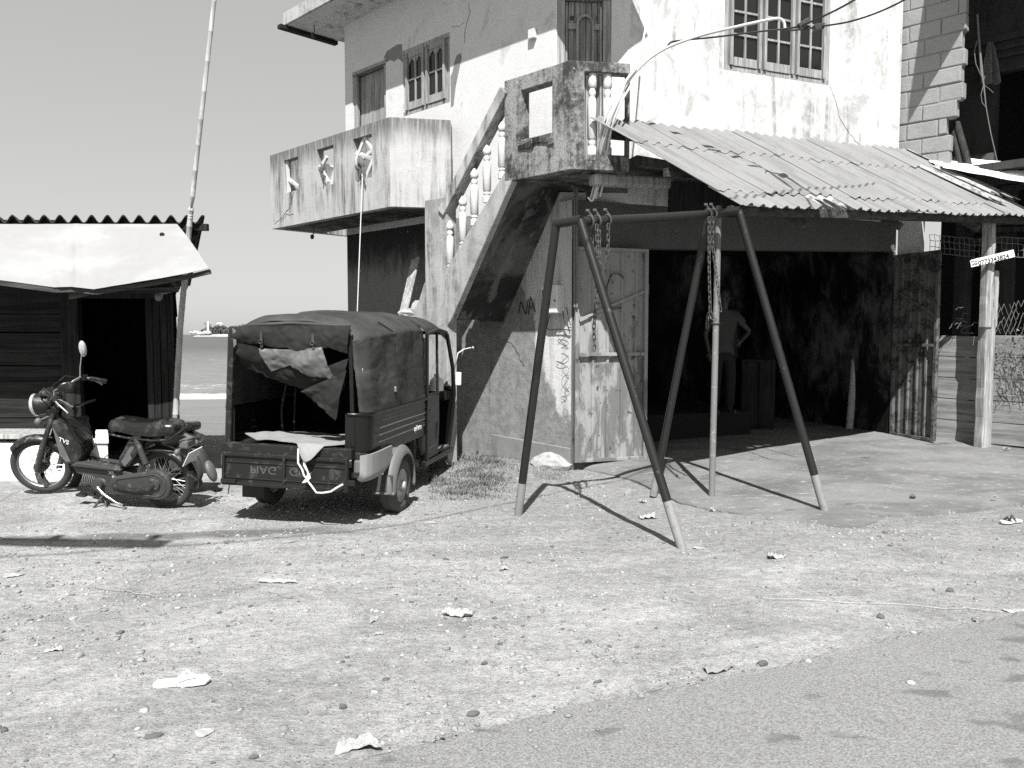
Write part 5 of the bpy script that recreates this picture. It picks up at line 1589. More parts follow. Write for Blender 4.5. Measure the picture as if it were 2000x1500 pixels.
    def fn(u, v):
        wdt = 0.07 + 0.20 * v
        return c + V(((u - 0.5) * wdt + 0.07 * v, 0.07 * math.sin(13 * u + 2 * v) * (0.3 + v), -0.46 * v - 0.16 * v * v * abs(math.sin(6.5 * u + 0.6)) + 0.03 * crease((u, v, 0.2), 4, 1)))
    o = MB().grid(fn, 22, 16, (0, 0.012, 0)).build('hanging_cloth', plain('dim_cloth', 0.14, 0.95, 0.3, 20), smooth=60); tag(o, 'limp grey cloth hanging in the upper room of the unfinished building', 'cloth')
    return N, cN
NP, CN = neighbour()

# ------------------------------------------------------------------ board fence, wire netting, timber post, sign, vine
def fence():
    Np = (1, 1, CN - 0.02)
    a = P(1826, 700, Np); zb = P(1833, 858, Np).z; zt = P(1850, 654, Np).z
    root = empty('board_fence', (a.x, a.y, 0), 'low fence of wide horizontal boards between the gate leaf and the road', 'fence')
    O = V(root.location)
    hb = (zt - zb) / 5
    for k in range(5):
        for s0, s1 in ((0, 0.62), (0.625, 1.9)):
            o3 = V((a.x, a.y, 0)); dz = 0.012 * (k % 2)
            p0 = o3 + SD * s0 - SN * (0.004 * ((k + int(s0 > 0)) % 2)); p1 = o3 + SD * s1 - SN * (0.004 * ((k + int(s0 > 0)) % 2))
            z0 = zb + k * hb + 0.004; z1 = z0 + hb - 0.010
            m = MB(); m.box8([p0 + V((0, 0, z0)), p1 + V((0, 0, z0 - 0.02)), p1 + SN * 0.028 + V((0, 0, z0 - 0.02)), p0 + SN * 0.028 + V((0, 0, z0)), p0 + V((0, 0, z1)), p1 + V((0, 0, z1 - 0.02)), p1 + SN * 0.028 + V((0, 0, z1 - 0.02)), p0 + SN * 0.028 + V((0, 0, z1))])
            o = m.build('board', M_plank_n, None, bevel=0.004); o.location = -O; o.parent = root
    m = MB(); p0 = V((a.x, a.y, 0)) - SN * 0.05; p1 = p0 + SD * 1.9
    m.box8([p0 + V((0, 0, -0.2)), p1 + V((0, 0, -0.2)), p1 + SN * 0.16 + V((0, 0, -0.2)), p0 + SN * 0.16 + V((0, 0, -0.2)), p0 + V((0, 0, zb - 0.01)), p1 + V((0, 0, zb - 0.035)), p1 + SN * 0.16 + V((0, 0, zb - 0.035)), p0 + SN * 0.16 + V((0, 0, zb - 0.01))]); o = m.build('kerb', M_lintel, None, jitter=0.006); o.location = -O; o.parent = root
    # timber post
    g = G(1933, 888, 0.06); Yp = g.y
    root = empty('timber_post', (g.x, g.y, 0), 'rough timber post carrying the awning and the phone number sign', 'post')
    def col(x0, x1, y0, y1, yy, th):
        p0, p1 = D(x0, y0, yy), D(x1, y0, yy); zt_, zb_ = p0.z, D(x0, y1, yy).z
        c = V(((p0.x + p1.x) / 2 - g.x, yy - g.y + th / 2, 0))
        w_ = p1.x - p0.x
        rr = random.Random(int(x0)); m = MB(); nz = 14; vs = []
        for j in range(nz + 1):
            z = zb_ + (zt_ - zb_) * j / nz; jx = rr.uniform(-0.006, 0.006); ww = w_ * (1 + rr.uniform(-0.06, 0.05))
            vs += [c + V((-ww / 2 + jx, -th / 2, z)), c + V((ww / 2 + jx, -th / 2, z)), c + V((ww / 2 + jx, th / 2, z)), c + V((-ww / 2 + jx, th / 2, z))]
        fs = [(0, 1, 2, 3), tuple(nz * 4 + i for i in (3, 2, 1, 0))] + [(j * 4 + i, j * 4 + (i + 1) % 4, (j + 1) * 4 + (i + 1) % 4, (j + 1) * 4 + i) for j in range(nz) for i in range(4)]
        m.add(vs, fs); return m
    Rp = Matrix.Rotation(R(20), 4, 'Z')
    for nm, args in (('upper_post', (1925, 1944, 420, 640, Yp - 0.02, 0.11)), ('lower_post', (1922, 1947, 622, 892, Yp + 0.0, 0.13)), ('splice', (1944, 1955, 528, 640, Yp + 0.0, 0.09))):
        m = col(*args); m.xform(Rp); m.build(nm, M_wood, root, bevel=0.012)
    # sign
    c = D(1938, 505, Yp - 0.14)
    tl_, tr_, br_, bl_ = D(1896, 510, Yp - 0.13), D(1981, 488, Yp - 0.16), D(1983, 503, Yp - 0.16), D(1898, 522, Yp - 0.13)
    sroot = empty('phone_number_sign', c, 'narrow white sign reading 0773343824 nailed crookedly on the timber post', 'sign')
    xd = ((tr_ - tl_) + (br_ - bl_)).normalized(); zd = ((tl_ - bl_) + (tr_ - br_)); zd = (zd - xd * zd.dot(xd)).normalized(); nd = xd.cross(zd)
    wS = (tr_ - tl_).length; hS = ((tl_ - bl_).length + (tr_ - br_).length) / 2 * 1.05
    M3 = Matrix((xd, -nd, zd)).transposed()
    if nd.y > 0: nd_ = -nd
    m = MB(); m.box((0, 0, 0), (wS, 0.012, hS), M3); m.build('board', M_paper, sroot, bevel=0.002)
    Mt = Matrix((xd, zd, nd)).transposed().to_4x4()
    org = xd * (-wS * 0.335) - zd * (hS * 0.44) + nd * 0.009
    Mt.translation = org
    lettering('0773343824', hS * 0.86, M_crack, 'lettering', sroot, Mt, 0.0015, sx=wS * 0.81 / (hS * 0.86 * 5.75), offset=0.0011)
    m = MB(); rr = random.Random(6)
    for k in range(15):
        x = -wS * 0.26 + wS * 0.70 * k / 15; cpt = xd * x + zd * (hS * 0.37) + nd * 0.008
        r_ = hS * 0.045
        pts = [cpt + xd * (r_ * 1.5 * math.cos(t)) + zd * (r_ * math.sin(t) * (1 + 0.4 * (k % 3))) for t in np.linspace(rr.uniform(0, 2), rr.uniform(4.5, 6.6), 9)]
        m.tube(pts, hS * 0.011, 4)
    for k, (x, z) in enumerate(((-0.46, 0.2), (-0.415, 0.2), (-0.37, 0.2), (-0.46, -0.2), (-0.415, -0.18), (-0.37, -0.2))):
        cpt = xd * (x * wS) + zd * (z * hS) + nd * 0.008; r_ = hS * 0.10
        pts = [cpt + xd * (r_ * 0.9 * math.cos(t)) + zd * (r_ * math.sin(t)) for t in np.linspace(0.4 + k, 4.4 + k * 1.3, 9)]
        m.tube(pts, hS * 0.045, 4)
    m.build('small_script', M_crack, sroot)
    # wire netting above the boards
    m = MB()
    def net(x0, x1, y0, y1, nx, nz, yy, sk=8, keep=1.0, sd=1):
        rr = random.Random(sd)
        dx = (x1 - x0) / nx; dy = (y1 - y0) / nz
        pt = {}
        for i in range(nx + 1):
            for j in range(nz + 1):
                pt[i, j] = D(x0 + i * dx + rr.uniform(-1.6, 1.6), y0 + j * dy + rr.uniform(-1.2, 1.2) + sk * i / nx * (1 if j % 1 == 0 else 0), yy - 0.06 * i / nx)
        for i in range(nx + 1):
            for j in range(nz + 1):
                if i < nx and rr.random() < keep: m.tube([pt[i, j], pt[i + 1, j]], 0.0042, 4, cap=False)
                if j < nz and rr.random() < keep: m.tube([pt[i, j], pt[i, j + 1]], 0.0042, 4, cap=False)
    def done(lab, name='wire_netting'):
        nonlocal m
        tag(m.build(name, M_wire_grey), lab, 'netting' if name == 'wire_netting' else 'wire'); m = MB()
    net(1816, 1922, 458, 494, 11, 3, 11.0, 10, 0.93, 1); done('torn square wire netting strung between the gate leaf and the timber post')
    net(1946, 2040, 462, 500, 9, 3, 10.9, 4, 0.9, 2); done('square wire netting behind the sign to the right of the timber post')
    rr = random.Random(44)
    for _ in range(9):
        x, y = rr.uniform(1850, 1905), rr.uniform(600, 650); pts = []
        for k in range(7):
            pts.append(D(x, y, 10.85)); x += rr.uniform(1, 6); y += rr.uniform(-6, 5)
        m.tube(pts, 0.004, 4, cap=False)
    done('loose ends of torn wire just above the boards left of the timber post', 'torn_wire')
    def hexnet(x0, x1, y0, y1, nx, nz, yy, sd):
        rr = random.Random(sd)
        for i in range(nx):
            for j in range(nz):
                x = x0 + (x1 - x0) * (i + 0.5 * (j % 2)) / nx + rr.uniform(-1.5, 1.5); y = y0 + (y1 - y0) * j / nz + 4 * math.sin(i)
                w_ = (x1 - x0) / nx; h_ = (y1 - y0) / nz
                a_, b_, c_ = D(x, y, yy), D(x + w_ / 2, y + h_, yy), D(x - w_ / 2, y + h_, yy)
                for q_ in (b_, c_):
                    if rr.random() < 0.8: m.tube([a_, q_], 0.0035, 4, cap=False)
    hexnet(1950, 2050, 590, 664, 10, 6, 10.62, 4); done('diamond wire netting rising from the creeper to the right of the timber post')
    # dry creeper over the boards
    m = MB(); rr = random.Random(31)
    for k in range(60):
        x = rr.uniform(1950, 2045); y = rr.uniform(655, 740)
        p = P(x, y, (1, 1, CN - 0.10)); pts = [p]
        for _ in range(8):
            p = p + SD * rr.uniform(-0.06, 0.06) + V((rr.uniform(-0.02, 0.01), rr.uniform(-0.02, 0.01), rr.uniform(-0.09, 0.03)))
            pts.append(p)
        m.tube(pts, 0.0032, 4)
    vr = empty('dry_creeper', P(1980, 720, (1, 1, CN - 0.1)), 'leafless tangled creeper over the boards beside the timber post', 'creeper')
    o = m.build('stems', M_wire_grey, None); o.location = -V(vr.location); o.parent = vr
    m = MB()
    for k in range(70):
        p = P(rr.uniform(1948, 2040), rr.uniform(640, 715), (1, 1, CN - 0.12)); s = rr.uniform(0.015, 0.035)
        d1 = V((rr.uniform(-1, 1), rr.uniform(-1, 1), rr.uniform(-1, 1))).normalized() * s; d2 = V((rr.uniform(-1, 1), rr.uniform(-1, 1), rr.uniform(-1, 1))).normalized() * s * 0.6
        m.add([p - d1, p + d2, p + d1, p - d2], [(0, 1, 2, 3)])
    o = m.build('leaves', M_wire_grey, None); o.location = -V(vr.location); o.parent = vr
    # rubble near the fence
    for (px, py, s, lab) in ((1990, 886, 0.12, 'broken pale block lying at the foot of the board fence'), (1968, 880, 0.06, 'small pale lump beside the broken block at the fence')):
        g2 = G(px, py, 0.05); m = MB(); m.box((0, 0, s * 0.4), (s * 1.8, s * 1.1, s * 0.9), 0.5); o = m.build('rubble_block', M_stone_pale, jitter=0.014, bevel=0.01); o.location = (g2.x, g2.y, 0.0); o.location.z = apron_z(g2.x, g2.y); tag(o, lab, 'rubble')
fence()
# ------------------------------------------------------------------ shack on the left with its tin flap
def shack():
    Yf = 9.0
    root = empty('beach_shack', (-5.2, Yf, 0), 'dark board shack with corrugated roof and a pale tin flap over its doorway', 'shack')
    O = V(root.location)
    def put(m, name, mat, parent=None, **k):
        o = m.build(name, mat, None, **k)
        if parent is None: o.location = V(o.location) - O; o.parent = root
        else: o.parent = parent
        return o
    d = lambda px, py, y=Yf: D(px, py, y)
    rr = random.Random(2)
    # horizontal boards left of the doorway
    m = MB(); z = 0.05; x0 = -8.6; x1 = d(127, 700).x
    while z < 2.75:
        h = rr.uniform(0.17, 0.23)
        a, b = rr.uniform(-0.012, 0.012), rr.uniform(-0.012, 0.012); dy = rr.uniform(0, 0.012)
        m.box8([V((x0, Yf - dy, z + a)), V((x1, Yf - dy, z + b)), V((x1, Yf + 0.025, z + b)), V((x0, Yf + 0.025, z + a)), V((x0, Yf - dy, z + h - 0.008 + a)), V((x1, Yf - dy, z + h - 0.008 + b)), V((x1, Yf + 0.025, z + h - 0.008 + b)), V((x0, Yf + 0.025, z + h - 0.008 + a))])
        z += h
    put(m, 'front_boards', M_plank_dark)
    pa, pb = d(127, 700), d(162, 700)
    m = MB(); m.box(((pa.x + pb.x) / 2, Yf - 0.03, 1.35), (pb.x - pa.x, 0.1, 2.8)); put(m, 'door_post', M_wood_dark, bevel=0.008)
    pa, pb = d(288, 700), d(344, 700)
    m = MB(); n = 4
    for k in range(n):
        xa = pa.x + (pb.x - pa.x) * k / n; xb = pa.x + (pb.x - pa.x) * (k + 1) / n - 0.008
        zb_ = 0.1 + rr.uniform(-0.05, 0.03)
        m.box8([V((xa, Yf - 0.02, zb_)), V((xb, Yf - 0.02 - 0.01 * (k % 2), zb_)), V((xb, Yf + 0.02, zb_)), V((xa, Yf + 0.02, zb_)), V((xa, Yf - 0.02, 2.6)), V((xb, Yf - 0.02, 2.6)), V((xb, Yf + 0.02, 2.6)), V((xa, Yf + 0.02, 2.6))])
    put(m, 'front_boards', M_wood_dark)
    # side wall of ragged boards, back wall, inside
    xs = pb.x + 0.01
    m = MB()
    for k in range(10):
        z0 = 0.12 + k * 0.25
        m.box8([V((xs, Yf + 0.0, z0)), V((xs + 0.035, Yf - 0.03 - rr.uniform(0, 0.03), z0 - 0.02)), V((xs - 1.42, Yf + 3.2, z0)), V((xs - 1.46, Yf + 3.2, z0)), V((xs, Yf, z0 + 0.27)), V((xs + 0.012, Yf - 0.02, z0 + 0.27)), V((xs - 1.42, Yf + 3.2, z0 + 0.27)), V((xs - 1.46, Yf + 3.2, z0 + 0.27))])
    put(m, 'side_wall', M_wood_dark)
    m = MB(); m.box(((x0 + xs) / 2 - 0.75, Yf + 3.25, 1.3), (xs - x0 - 1.4, 0.05, 2.9)); put(m, 'back_wall', M_wood_dark)
    m = MB(); m.box(((x0 + xs) / 2 - 0.8, Yf + 1.6, 0.04), (xs - x0 - 1.7, 3.0, 0.12)); put(m, 'floor', M_black)
    m = MB(); m.box((x0, Yf + 1.6, 1.3), (0.05, 3.2, 2.9)); put(m, 'side_wall', M_wood_dark)
    m = MB(); p0, p1 = d(128, 574, Yf - 0.06), d(305, 574, Yf - 0.06); m.bar(p0, p1, 0.05, 0.10); put(m, 'door_lintel', M_wood_dark, bevel=0.005)
    # roof: corrugated sheet, wave profile seen from below at the front edge
    zr = d(200, 427, 8.75).z
    wv = (d(130, 420, 8.75).x - d(99, 420, 8.75).x)
    xe = d(400, 430, 8.75).x
    def fn(u, v):
        x = -8.9 + (xe + 8.9) * u
        return V((x - 1.75 * v * u, 8.75 + 3.9 * v, zr + 0.042 * math.cos((x - xe) * 2 * math.pi / wv + 0.8) - 0.52 * v + 0.02 * (x - xe) * -0.1))
    n = int((xe + 8.9) / wv * 12)
    put(MB().grid(fn, n, 6, (0, 0, -0.012)), 'corrugated_roof', M_beam, smooth=50)
    m = MB(); a, b = d(-300, 441, 8.82), d(403, 448, 8.82); m.bar(V((-8.6, 8.82, zr - 0.075)), V((xe + 0.01, 8.82, zr - 0.085)), 0.05, 0.075); put(m, 'roof_batten', M_wood_dark, bevel=0.004)
    m = MB(); m.bar(V((xe - 0.15, 8.86, zr - 0.14)), V((xe - 1.85, 12.3, zr - 0.6)), 0.05, 0.06); put(m, 'roof_batten', M_wood_dark)
    # tin flap
    TLx, BY = -8.9, 8.05
    ztop = d(150, 434, 8.72).z - 0.02
    bot = [(-500, 528), (0, 547), (60, 555), (105, 561), (140, 560), (185, 565), (260, 553), (320, 543), (372, 533), (409, 524)]
    bx = np.array([D(p[0], p[1], BY).x for p in bot]); bz = np.array([D(p[0], p[1], BY).z for p in bot])
    xtr = d(346, 434, 8.72).x; xbr = bx[-1]
    def fn2(u, v):
        xt = TLx + (xtr - TLx) * u; xb = TLx + (xbr - TLx) * u
        x = xt + (xb - xt) * v
        zb_ = float(np.interp(xb, bx, bz))
        wr = 0.03 * math.sin(2.1 * x + 3.0 * v) * v + 0.028 * math.exp(-((x + 4.72 - 0.34 * v) / 0.05) ** 2) + 0.012 * math.exp(-((x + 5.4 - 0.25 * v) / 0.07) ** 2) * v
        wr += 0.02 * crease((x, v, 0), 2.2, 3.0) + 0.012 * crease((x, v * 0.6, 0), 5.5, 1.0) + 0.022 * max(0, 1 - abs(x + 5.05 - 0.5 * v) / 0.10) * v
        return V((x, 8.72 + (BY - 8.72) * v - wr, ztop + (zb_ - ztop) * v + 0.02 * math.sin(math.pi * v)))
    m_tin = Mat('pale_tin')
    nn = m_tin.noise((1.2, 3, 1.2), 5, 0.6)
    ct = m_tin.mix(m_tin.mr(nn, 0.4, 0.7), 0.24, 0.30)
    m_tin.done(ct, 0.6, [(m_tin.noise(2.2, 4, 0.6), 0.02, 0.3)], spec=0.25)
    flap = put(MB().grid(fn2, 260, 30, (0, 0.004, -0.003)), 'tin_flap', m_tin.m, smooth=60)
    h = MB(); c = V(fn2(0, 0)); hp = D(318, 458, 8.55); h.ell(hp + V((0, -0.02, 0)), (0.028, 0.01, 0.02), None, 10, 6); put(h, 'nail_hole', M_black)
    m = MB()
    for i in range(len(bot) - 1):
        if bot[i][0] < -100: a = V((-8.7, BY + 0.03, bz[0])); 
        else: a = V((bx[i], BY + 0.03, bz[i]))
        b = V((bx[i + 1], BY + 0.03, bz[i + 1]))
        m.bar(a - V((0, 0, 0.03)), b - V((0, 0, 0.03)), 0.03, 0.045)
    put(m, 'flap_batten', M_beam)
    m = MB(); m.bar(D(136, 580, 8.15), D(215, 562, 8.12), 0.03, 0.05); m.bar(D(134, 571, 8.3), D(348, 566, 8.3), 0.03, 0.05); m.bar(D(338, 550, 8.2), D(349, 565, 8.3), 0.025, 0.03); put(m, 'loose_batten', M_beam)
    m = MB(); q = D(311, 574, 8.4); m.lathe([(0.035, 0), (0.042, 0.05), (0.03, 0.09)], q, (0.2, -0.75, -0.6), 12); m.tube([q, q + V((0, 0.3, 0.05))], 0.02, 8); put(m, 'lamp_socket', M_wire_grey, smooth=40)
    # counter board above the white chest
    m = MB(); a, b = D(-320, 845, 8.5), D(112, 847, 8.5); m.box8([V((-8.2, 8.42, a.z - 0.05)), V((b.x, 8.42, b.z - 0.05)), V((b.x, 8.95, b.z - 0.05)), V((-8.2, 8.95, a.z - 0.05)), V((-8.2, 8.42, a.z)), V((b.x, 8.42, b.z)), V((b.x, 8.95, b.z)), V((-8.2, 8.95, a.z))]); put(m, 'counter', M_wood, bevel=0.006)
    # white painted chest
    z0, z1 = G(60, 962, 0.05).z, 0
    yc = 8.36
    xr = D(212, 900, yc).x
    zt_ = D(100, 868, yc).z; zb_ = D(100, 960, yc).z
    r2 = empty('white_chest', (xr - 1, yc, 0.0), 'big white painted chest with lidded right end behind the moped', 'chest')
    O2 = V(r2.location)
    def put2(m, name, mat, **k): o = m.build(name, mat, None, **k); o.location = V(o.location) - O2; o.parent = r2; return o
    m = MB(); m.box8([V((-7.9, yc, zb_ - 0.05)), V((xr, yc, zb_ - 0.02)), V((xr - 0.27, yc + 0.5, zb_)), V((-7.9, yc + 0.5, zb_)), V((-7.9, yc, zt_)), V((xr, yc, zt_)), V((xr - 0.27, yc + 0.5, zt_)), V((-7.9, yc + 0.5, zt_))]); put2(m, 'box', M_paper, bevel=0.02)
    m = MB(); xa = D(187, 850, yc - 0.01).x; zl = D(200, 850, yc).z; m.box8([V((xa, yc - 0.02, zt_ + 0.004)), V((xr + 0.02, yc - 0.02, zt_ + 0.004)), V((xr - 0.25, yc + 0.5, zt_ + 0.004)), V((xa - 0.27, yc + 0.5, zt_ + 0.004)), V((xa, yc - 0.02, zl)), V((xr + 0.02, yc - 0.02, zl)), V((xr - 0.25, yc + 0.5, zl)), V((xa - 0.27, yc + 0.5, zl))]); put2(m, 'lid', M_paper, bevel=0.015)
    # bamboo
    def bam(pts, r0, r1, name, lab, grp=None):
        ps = []
        for (x0, y0, d0), (x1, y1, d1) in zip(pts[:-1], pts[1:]):
            for k in range(8): t = k / 8; ps.append(D(x0 + (x1 - x0) * t, y0 + (y1 - y0) * t, d0 + (d1 - d0) * t))
        ps.append(D(*pts[-1]))
        m = MB(); rr = random.Random(3); path = []; rad = []
        L = 0
        for i, p in enumerate(ps):
            r_ = r0 + (r1 - r0) * i / (len(ps) - 1)
            path.append(p); rad.append(r_)
            if i % 2 == 1 and i < len(ps) - 1:
                dd = (ps[i + 1] - p).normalized()
                path += [p + dd * 0.008, p + dd * 0.016, p + dd * 0.026]; rad += [r_ * 1.10, r_ * 1.09, r_]
        m.tube(path, rad, 10)
        o = m.build(name, M_bamboo, smooth=60); tag(o, lab, 'pole', grp)
        return o
    bam([(342, 835, 9.0), (352, 640, 8.93), (361, 540, 8.86), (371, 430, 8.72), (373, 410, 8.70), (395, 210, 8.5), (421, -25, 8.45), (432, -120, 8.4)], 0.034, 0.021, 'bamboo_pole', 'tall bamboo pole leaning at the right corner of the shack')
shack()

# ------------------------------------------------------------------ three wheeled pick-up
M_tarp = Mat('dusty_tarpaulin')
_n = M_tarp.noise(2.2, 6, 0.65); _d = M_tarp.noise(30, 4, 0.7)
_w = M_tarp.noise((3.0, 3.0, 1.2), 5, 0.6, 0.8, off=3.3)
M_tarp = M_tarp.done(M_tarp.mix(M_tarp.mr(_n, 0.3, 0.7), 0.018, 0.048), 0.62, [(_w, 0.03, 0.5), (_d, 0.002, 0.5)], spec=0.35)
M_tarp_in = plain('tarpaulin_inside', 0.008, 0.9, 0.3, 8)
M_body = metal_worn('truck_enamel', 0.006, 0.022, 0.2, 0.30, 8, spec=0.4, bump=0.1)
M_body_dust = metal_worn('truck_tail_enamel', 0.012, 0.045, 0.5, 0.5, 10, spec=0.3)
M_fender = plain('fender_plastic', 0.12, 0.6, 0.18, 9)
M_bumper = plain('rear_panel_plastic', 0.22, 0.6, 0.2, 7)
M_tyre = plain('tyre_rubber', 0.045, 0.85, 0.35, 12, spec=0.2)
M_tyre_dusty = plain('dusty_tyre', 0.075, 0.9, 0.35, 12, spec=0.2)
M_rim = plain('rim_steel', 0.36, 0.5, 0.25, 9)
M_chrome = plain('chrome', 0.55, 0.22, 0.05, 9, metal=1.0)
M_lamp = plain('lamp_lens', 0.12, 0.25, 0.1)
M_lens = plain('head_lamp_glass', 0.55, 0.12, 0.05, metal=0.5)
M_film = plain('clouded_film', 0.105, 0.5, 0.45, 11)
M_flap = plain('flap_canvas', 0.016, 0.75, 0.35, 7, spec=0.2, bump=0.6)
M_mat_bed = plain('bed_mat', 0.22, 0.9, 0.3, 22, bump=0.8)
M_vinyl = Mat('black_vinyl')
_a = M_vinyl.noise(5, 6, 0.7, 0.4); _b = M_vinyl.noise(40, 4, 0.75)
_dust = M_vinyl.op('MULTIPLY', M_vinyl.mr(_a, 0.48, 0.68), M_vinyl.mr(_b, 0.3, 0.6, 0.3, 1.0))
M_vinyl = M_vinyl.done(M_vinyl.mix(_dust, 0.009, 0.055), M_vinyl.mix(_dust, 0.24, 0.75), [(_a, 0.012, 0.4), (_b, 0.002, 0.4)], spec=0.55)
M_bike = metal_worn('moped_paint', 0.012, 0.085, 0.5, 0.35, 16, spec=0.5)
M_bike_grey = metal_worn('moped_grey', 0.035, 0.13, 0.4, 0.6, 12)
M_sticker = plain('sticker_white', 0.62, 0.5, 0.2)
M_alu = plain('dull_aluminium', 0.34, 0.38, 0.4, 30, metal=0.7)

def truck():
    hd = R(10.5); roll = R(1.6)
    axle = V((-1.755, 7.50, 0.0))
    root = empty('three_wheeled_truck', axle, 'dark three wheeled pick-up with a tarpaulin hood and its tailgate hanging down', 'three wheeler')
    root.rotation_euler = (0, roll, -hd)
    root.location.z = 0.0
    put = lambda m, name, mat, parent=root, **k: m.build(name, mat, parent, **k)
    # ---------- chassis and load bed
    m = MB(); m.box((-0.05, 0.15, 0.50), (0.34, 1.7, 0.14)); m.box((-0.05, -0.35, 0.40), (1.0, 0.10, 0.10)); m.box((-0.05, 1.1, 0.40), (0.9, 0.5, 0.16)); put(m, 'chassis', M_black)
    m = MB(); m.box((-0.05, 0.16, 0.655), (1.18, 1.75, 0.05)); m.box((-0.05, -0.765, 0.655), (1.19, 0.085, 0.09)); m.box((0.58, -0.70, 0.55), (0.14, 0.03, 0.22)); put(m, 'load_bed', M_body_dust, bevel=0.006)
    # ---------- right and left lower sides with rounded rear corner and pressed grooves
    def side(sg):
        hw = 0.64 if sg > 0 else 0.66
        cx = 0.0
        prof = []
        yb, yf = -0.72, 1.02
        rc = 0.17
        plan = [(hw - rc - 0.03 if sg > 0 else hw - 0.07, yb)]
        r_ = rc if sg > 0 else 0.07
        plan = [(hw - r_ + r_ * math.sin(t), yb + r_ - r_ * math.cos(t)) for t in np.linspace(0.0, math.pi / 2, 8)] + [(hw, y) for y in np.linspace(yb + r_ + 0.06, yf, 10)]
        zs = [0.60, 0.63] + [0.64 + 0.32 * k / 26 for k in range(27)] + [0.985]
        vs = []; 
        for z in zs:
            for i, (x, y) in enumerate(plan):
                g = 0.0
                if y > yb + 0.30:
                    ph = (z - 0.70) / 0.062
                    if 0 < ph < 4: g = 0.010 * (math.exp(-(((ph % 1) - 0.5) / 0.13) ** 2))
                low = 0.0
                vs.append(V((sg * (x + g), y, z + (0.0 if z > 0.62 else 0.05 * max(0, (y + 0.2)) * 0))))
        n = len(plan)
        fs = [(j * n + i, j * n + i + 1, (j + 1) * n + i + 1, (j + 1) * n + i) for j in range(len(zs) - 1) for i in range(n - 1)]
        inn = [V((p.x - sg * 0.02, p.y + 0.005, p.z)) for p in vs]
        N = len(vs)
        m = MB(); m.add(vs + inn, fs + [tuple(i + N for i in f)[::-1] for f in fs])
        put(m, 'side_panel', M_body, smooth=35)
        m = MB(); m.tube([V((sg * (x + 0.004), y, 0.985)) for x, y in plan], 0.016, 8); put(m, 'belt_rail', M_body, smooth=50)
        for k in range(4):
            m = MB(); m.tube([V((sg * (hw + 0.001), -0.40 + 0.01 * k, 0.715 + 0.062 * k)), V((sg * (hw + 0.003), 0.3, 0.717 + 0.062 * k)), V((sg * (hw + 0.001), 0.99, 0.715 + 0.062 * k))], 0.007, 6); put(m, 'pressed_rib', M_fender, smooth=50)  # paler ribs: highlights of the pressed grooves put into the colour
    side(1); side(-1)
    m = MB(); m.box((-0.02, 1.03, 0.88), (1.26, 0.03, 0.62)); m.box((-0.3, 1.005, 0.90), (0.03, 0.02, 0.5)); m.box((0.12, 1.005, 0.90), (0.03, 0.02, 0.5)); m.box((-0.02, 1.0, 0.96), (1.2, 0.03, 0.03)); m.box((-0.02, 1.025, 1.45), (1.16, 0.012, 0.62)); put(m, 'bulkhead', M_tarp_in)
    # ---------- hood
    zt = 1.735; crown = 0.10
    def hood_x(y): return 0.0
    xl, xr = -0.69, 0.645
    yb, yf = -0.70, 1.02
    def shell(thick, yb_, yf_, mat, name):
        m = MB()
        def fn(u, v):
            y = yb_ + (yf_ - yb_) * v
            dome = 0.035 * math.sin(math.pi * min(1, max(0, (y + 0.7) / 2.9))) + 0.045 * min(1, max(0, (y + 0.7) / 1.2))
            hl = 0.70 + dome
            # path up the left side, over the top, down the right side
            a = u * 3
            side_h = zt - 0.985
            lx = xl + 0.03; rx = xr - 0.03
            ins = 0.055
            if a < 1:
                t = a; z = 0.985 + (side_h + dome - 0.11) * t; x = xl + ins * t
            elif a > 2:
                t = a - 2; z = zt + dome - 0.11 - (side_h + dome - 0.11) * t; x = xr - ins * (1 - t)
            else:
                t = a - 1
                s = t * 2 - 1
                x = (xl + ins) + (xr - xl - 2 * ins) * t
                e = abs(s) ** 5
                z = zt + dome - 0.11 + (0.11 + crown * 0.75) * (1 - e) * (1 - 0.25 * s * s)
            bow = 0.5 - 0.5 * math.cos(2 * math.pi * (y + 0.7) / 0.86)
            wr = 0.006 * math.sin(9 * y + 5 * u * 3) + 0.004 * math.sin(23 * y - 7 * u) + 0.012 * crease((3 * u, y, 0.3), 3.5, 1.0) + 0.007 * crease((3 * u, y * 0.6, 0.3), 9.0, 4.0)
            sag = -0.020 * bow
            if a < 1: x -= sag
            elif a > 2: x += sag * 0.7 * math.sin(math.pi * (a - 2))
            else: z += sag * 1.2 * math.sin(math.pi * (a - 1)) ** 0.5
            # rear corner wrap
            w_ = max(0, 1 - (y - yb_) / 0.16) ** 2
            if a > 2: x -= 0.09 * w_
            if a < 1: x += 0.02 * w_
            if 1 <= a <= 2:
                z -= 0.05 * w_
                x -= 0.09 * w_ * max(0.0, ((a - 1) - 0.55) / 0.45)
            return V((x + wr * (1 if a > 2 or a < 1 else 0), y, z + wr))
        return m.grid(fn, 150, 60)
    o = put(shell(0, yb, yf, M_tarp, ''), 'hood', M_tarp, smooth=60)
    sol = o.modifiers.new('thickness', 'SOLIDIFY'); sol.thickness = 0.008; sol.offset = -1
    # seam and piping along the rear corner of the hood
    m = MB()
    m.tube([V((0.60, -0.60, 1.0)), V((0.592, -0.60, 1.3)), V((0.575, -0.60, 1.58)), V((0.5, -0.60, 1.70))], 0.006, 6); put(m, 'seam', M_tarp); m = MB(); m.tube([V((0.632, 0.15, 1.0)), V((0.60, 0.15, 1.55)), V((0.575, 0.1, 1.70)), V((0.5, -0.1, 1.78))], 0.006, 6)
    put(m, 'seam', M_tarp)
    # rear frame: posts on both sides
    m = MB(); m.bar((-0.625, -0.71, 0.68), (-0.60, -0.70, 1.70), 0.05, 0.05, (0, 1, 0)); put(m, 'rear_post', M_body_dust, bevel=0.006)
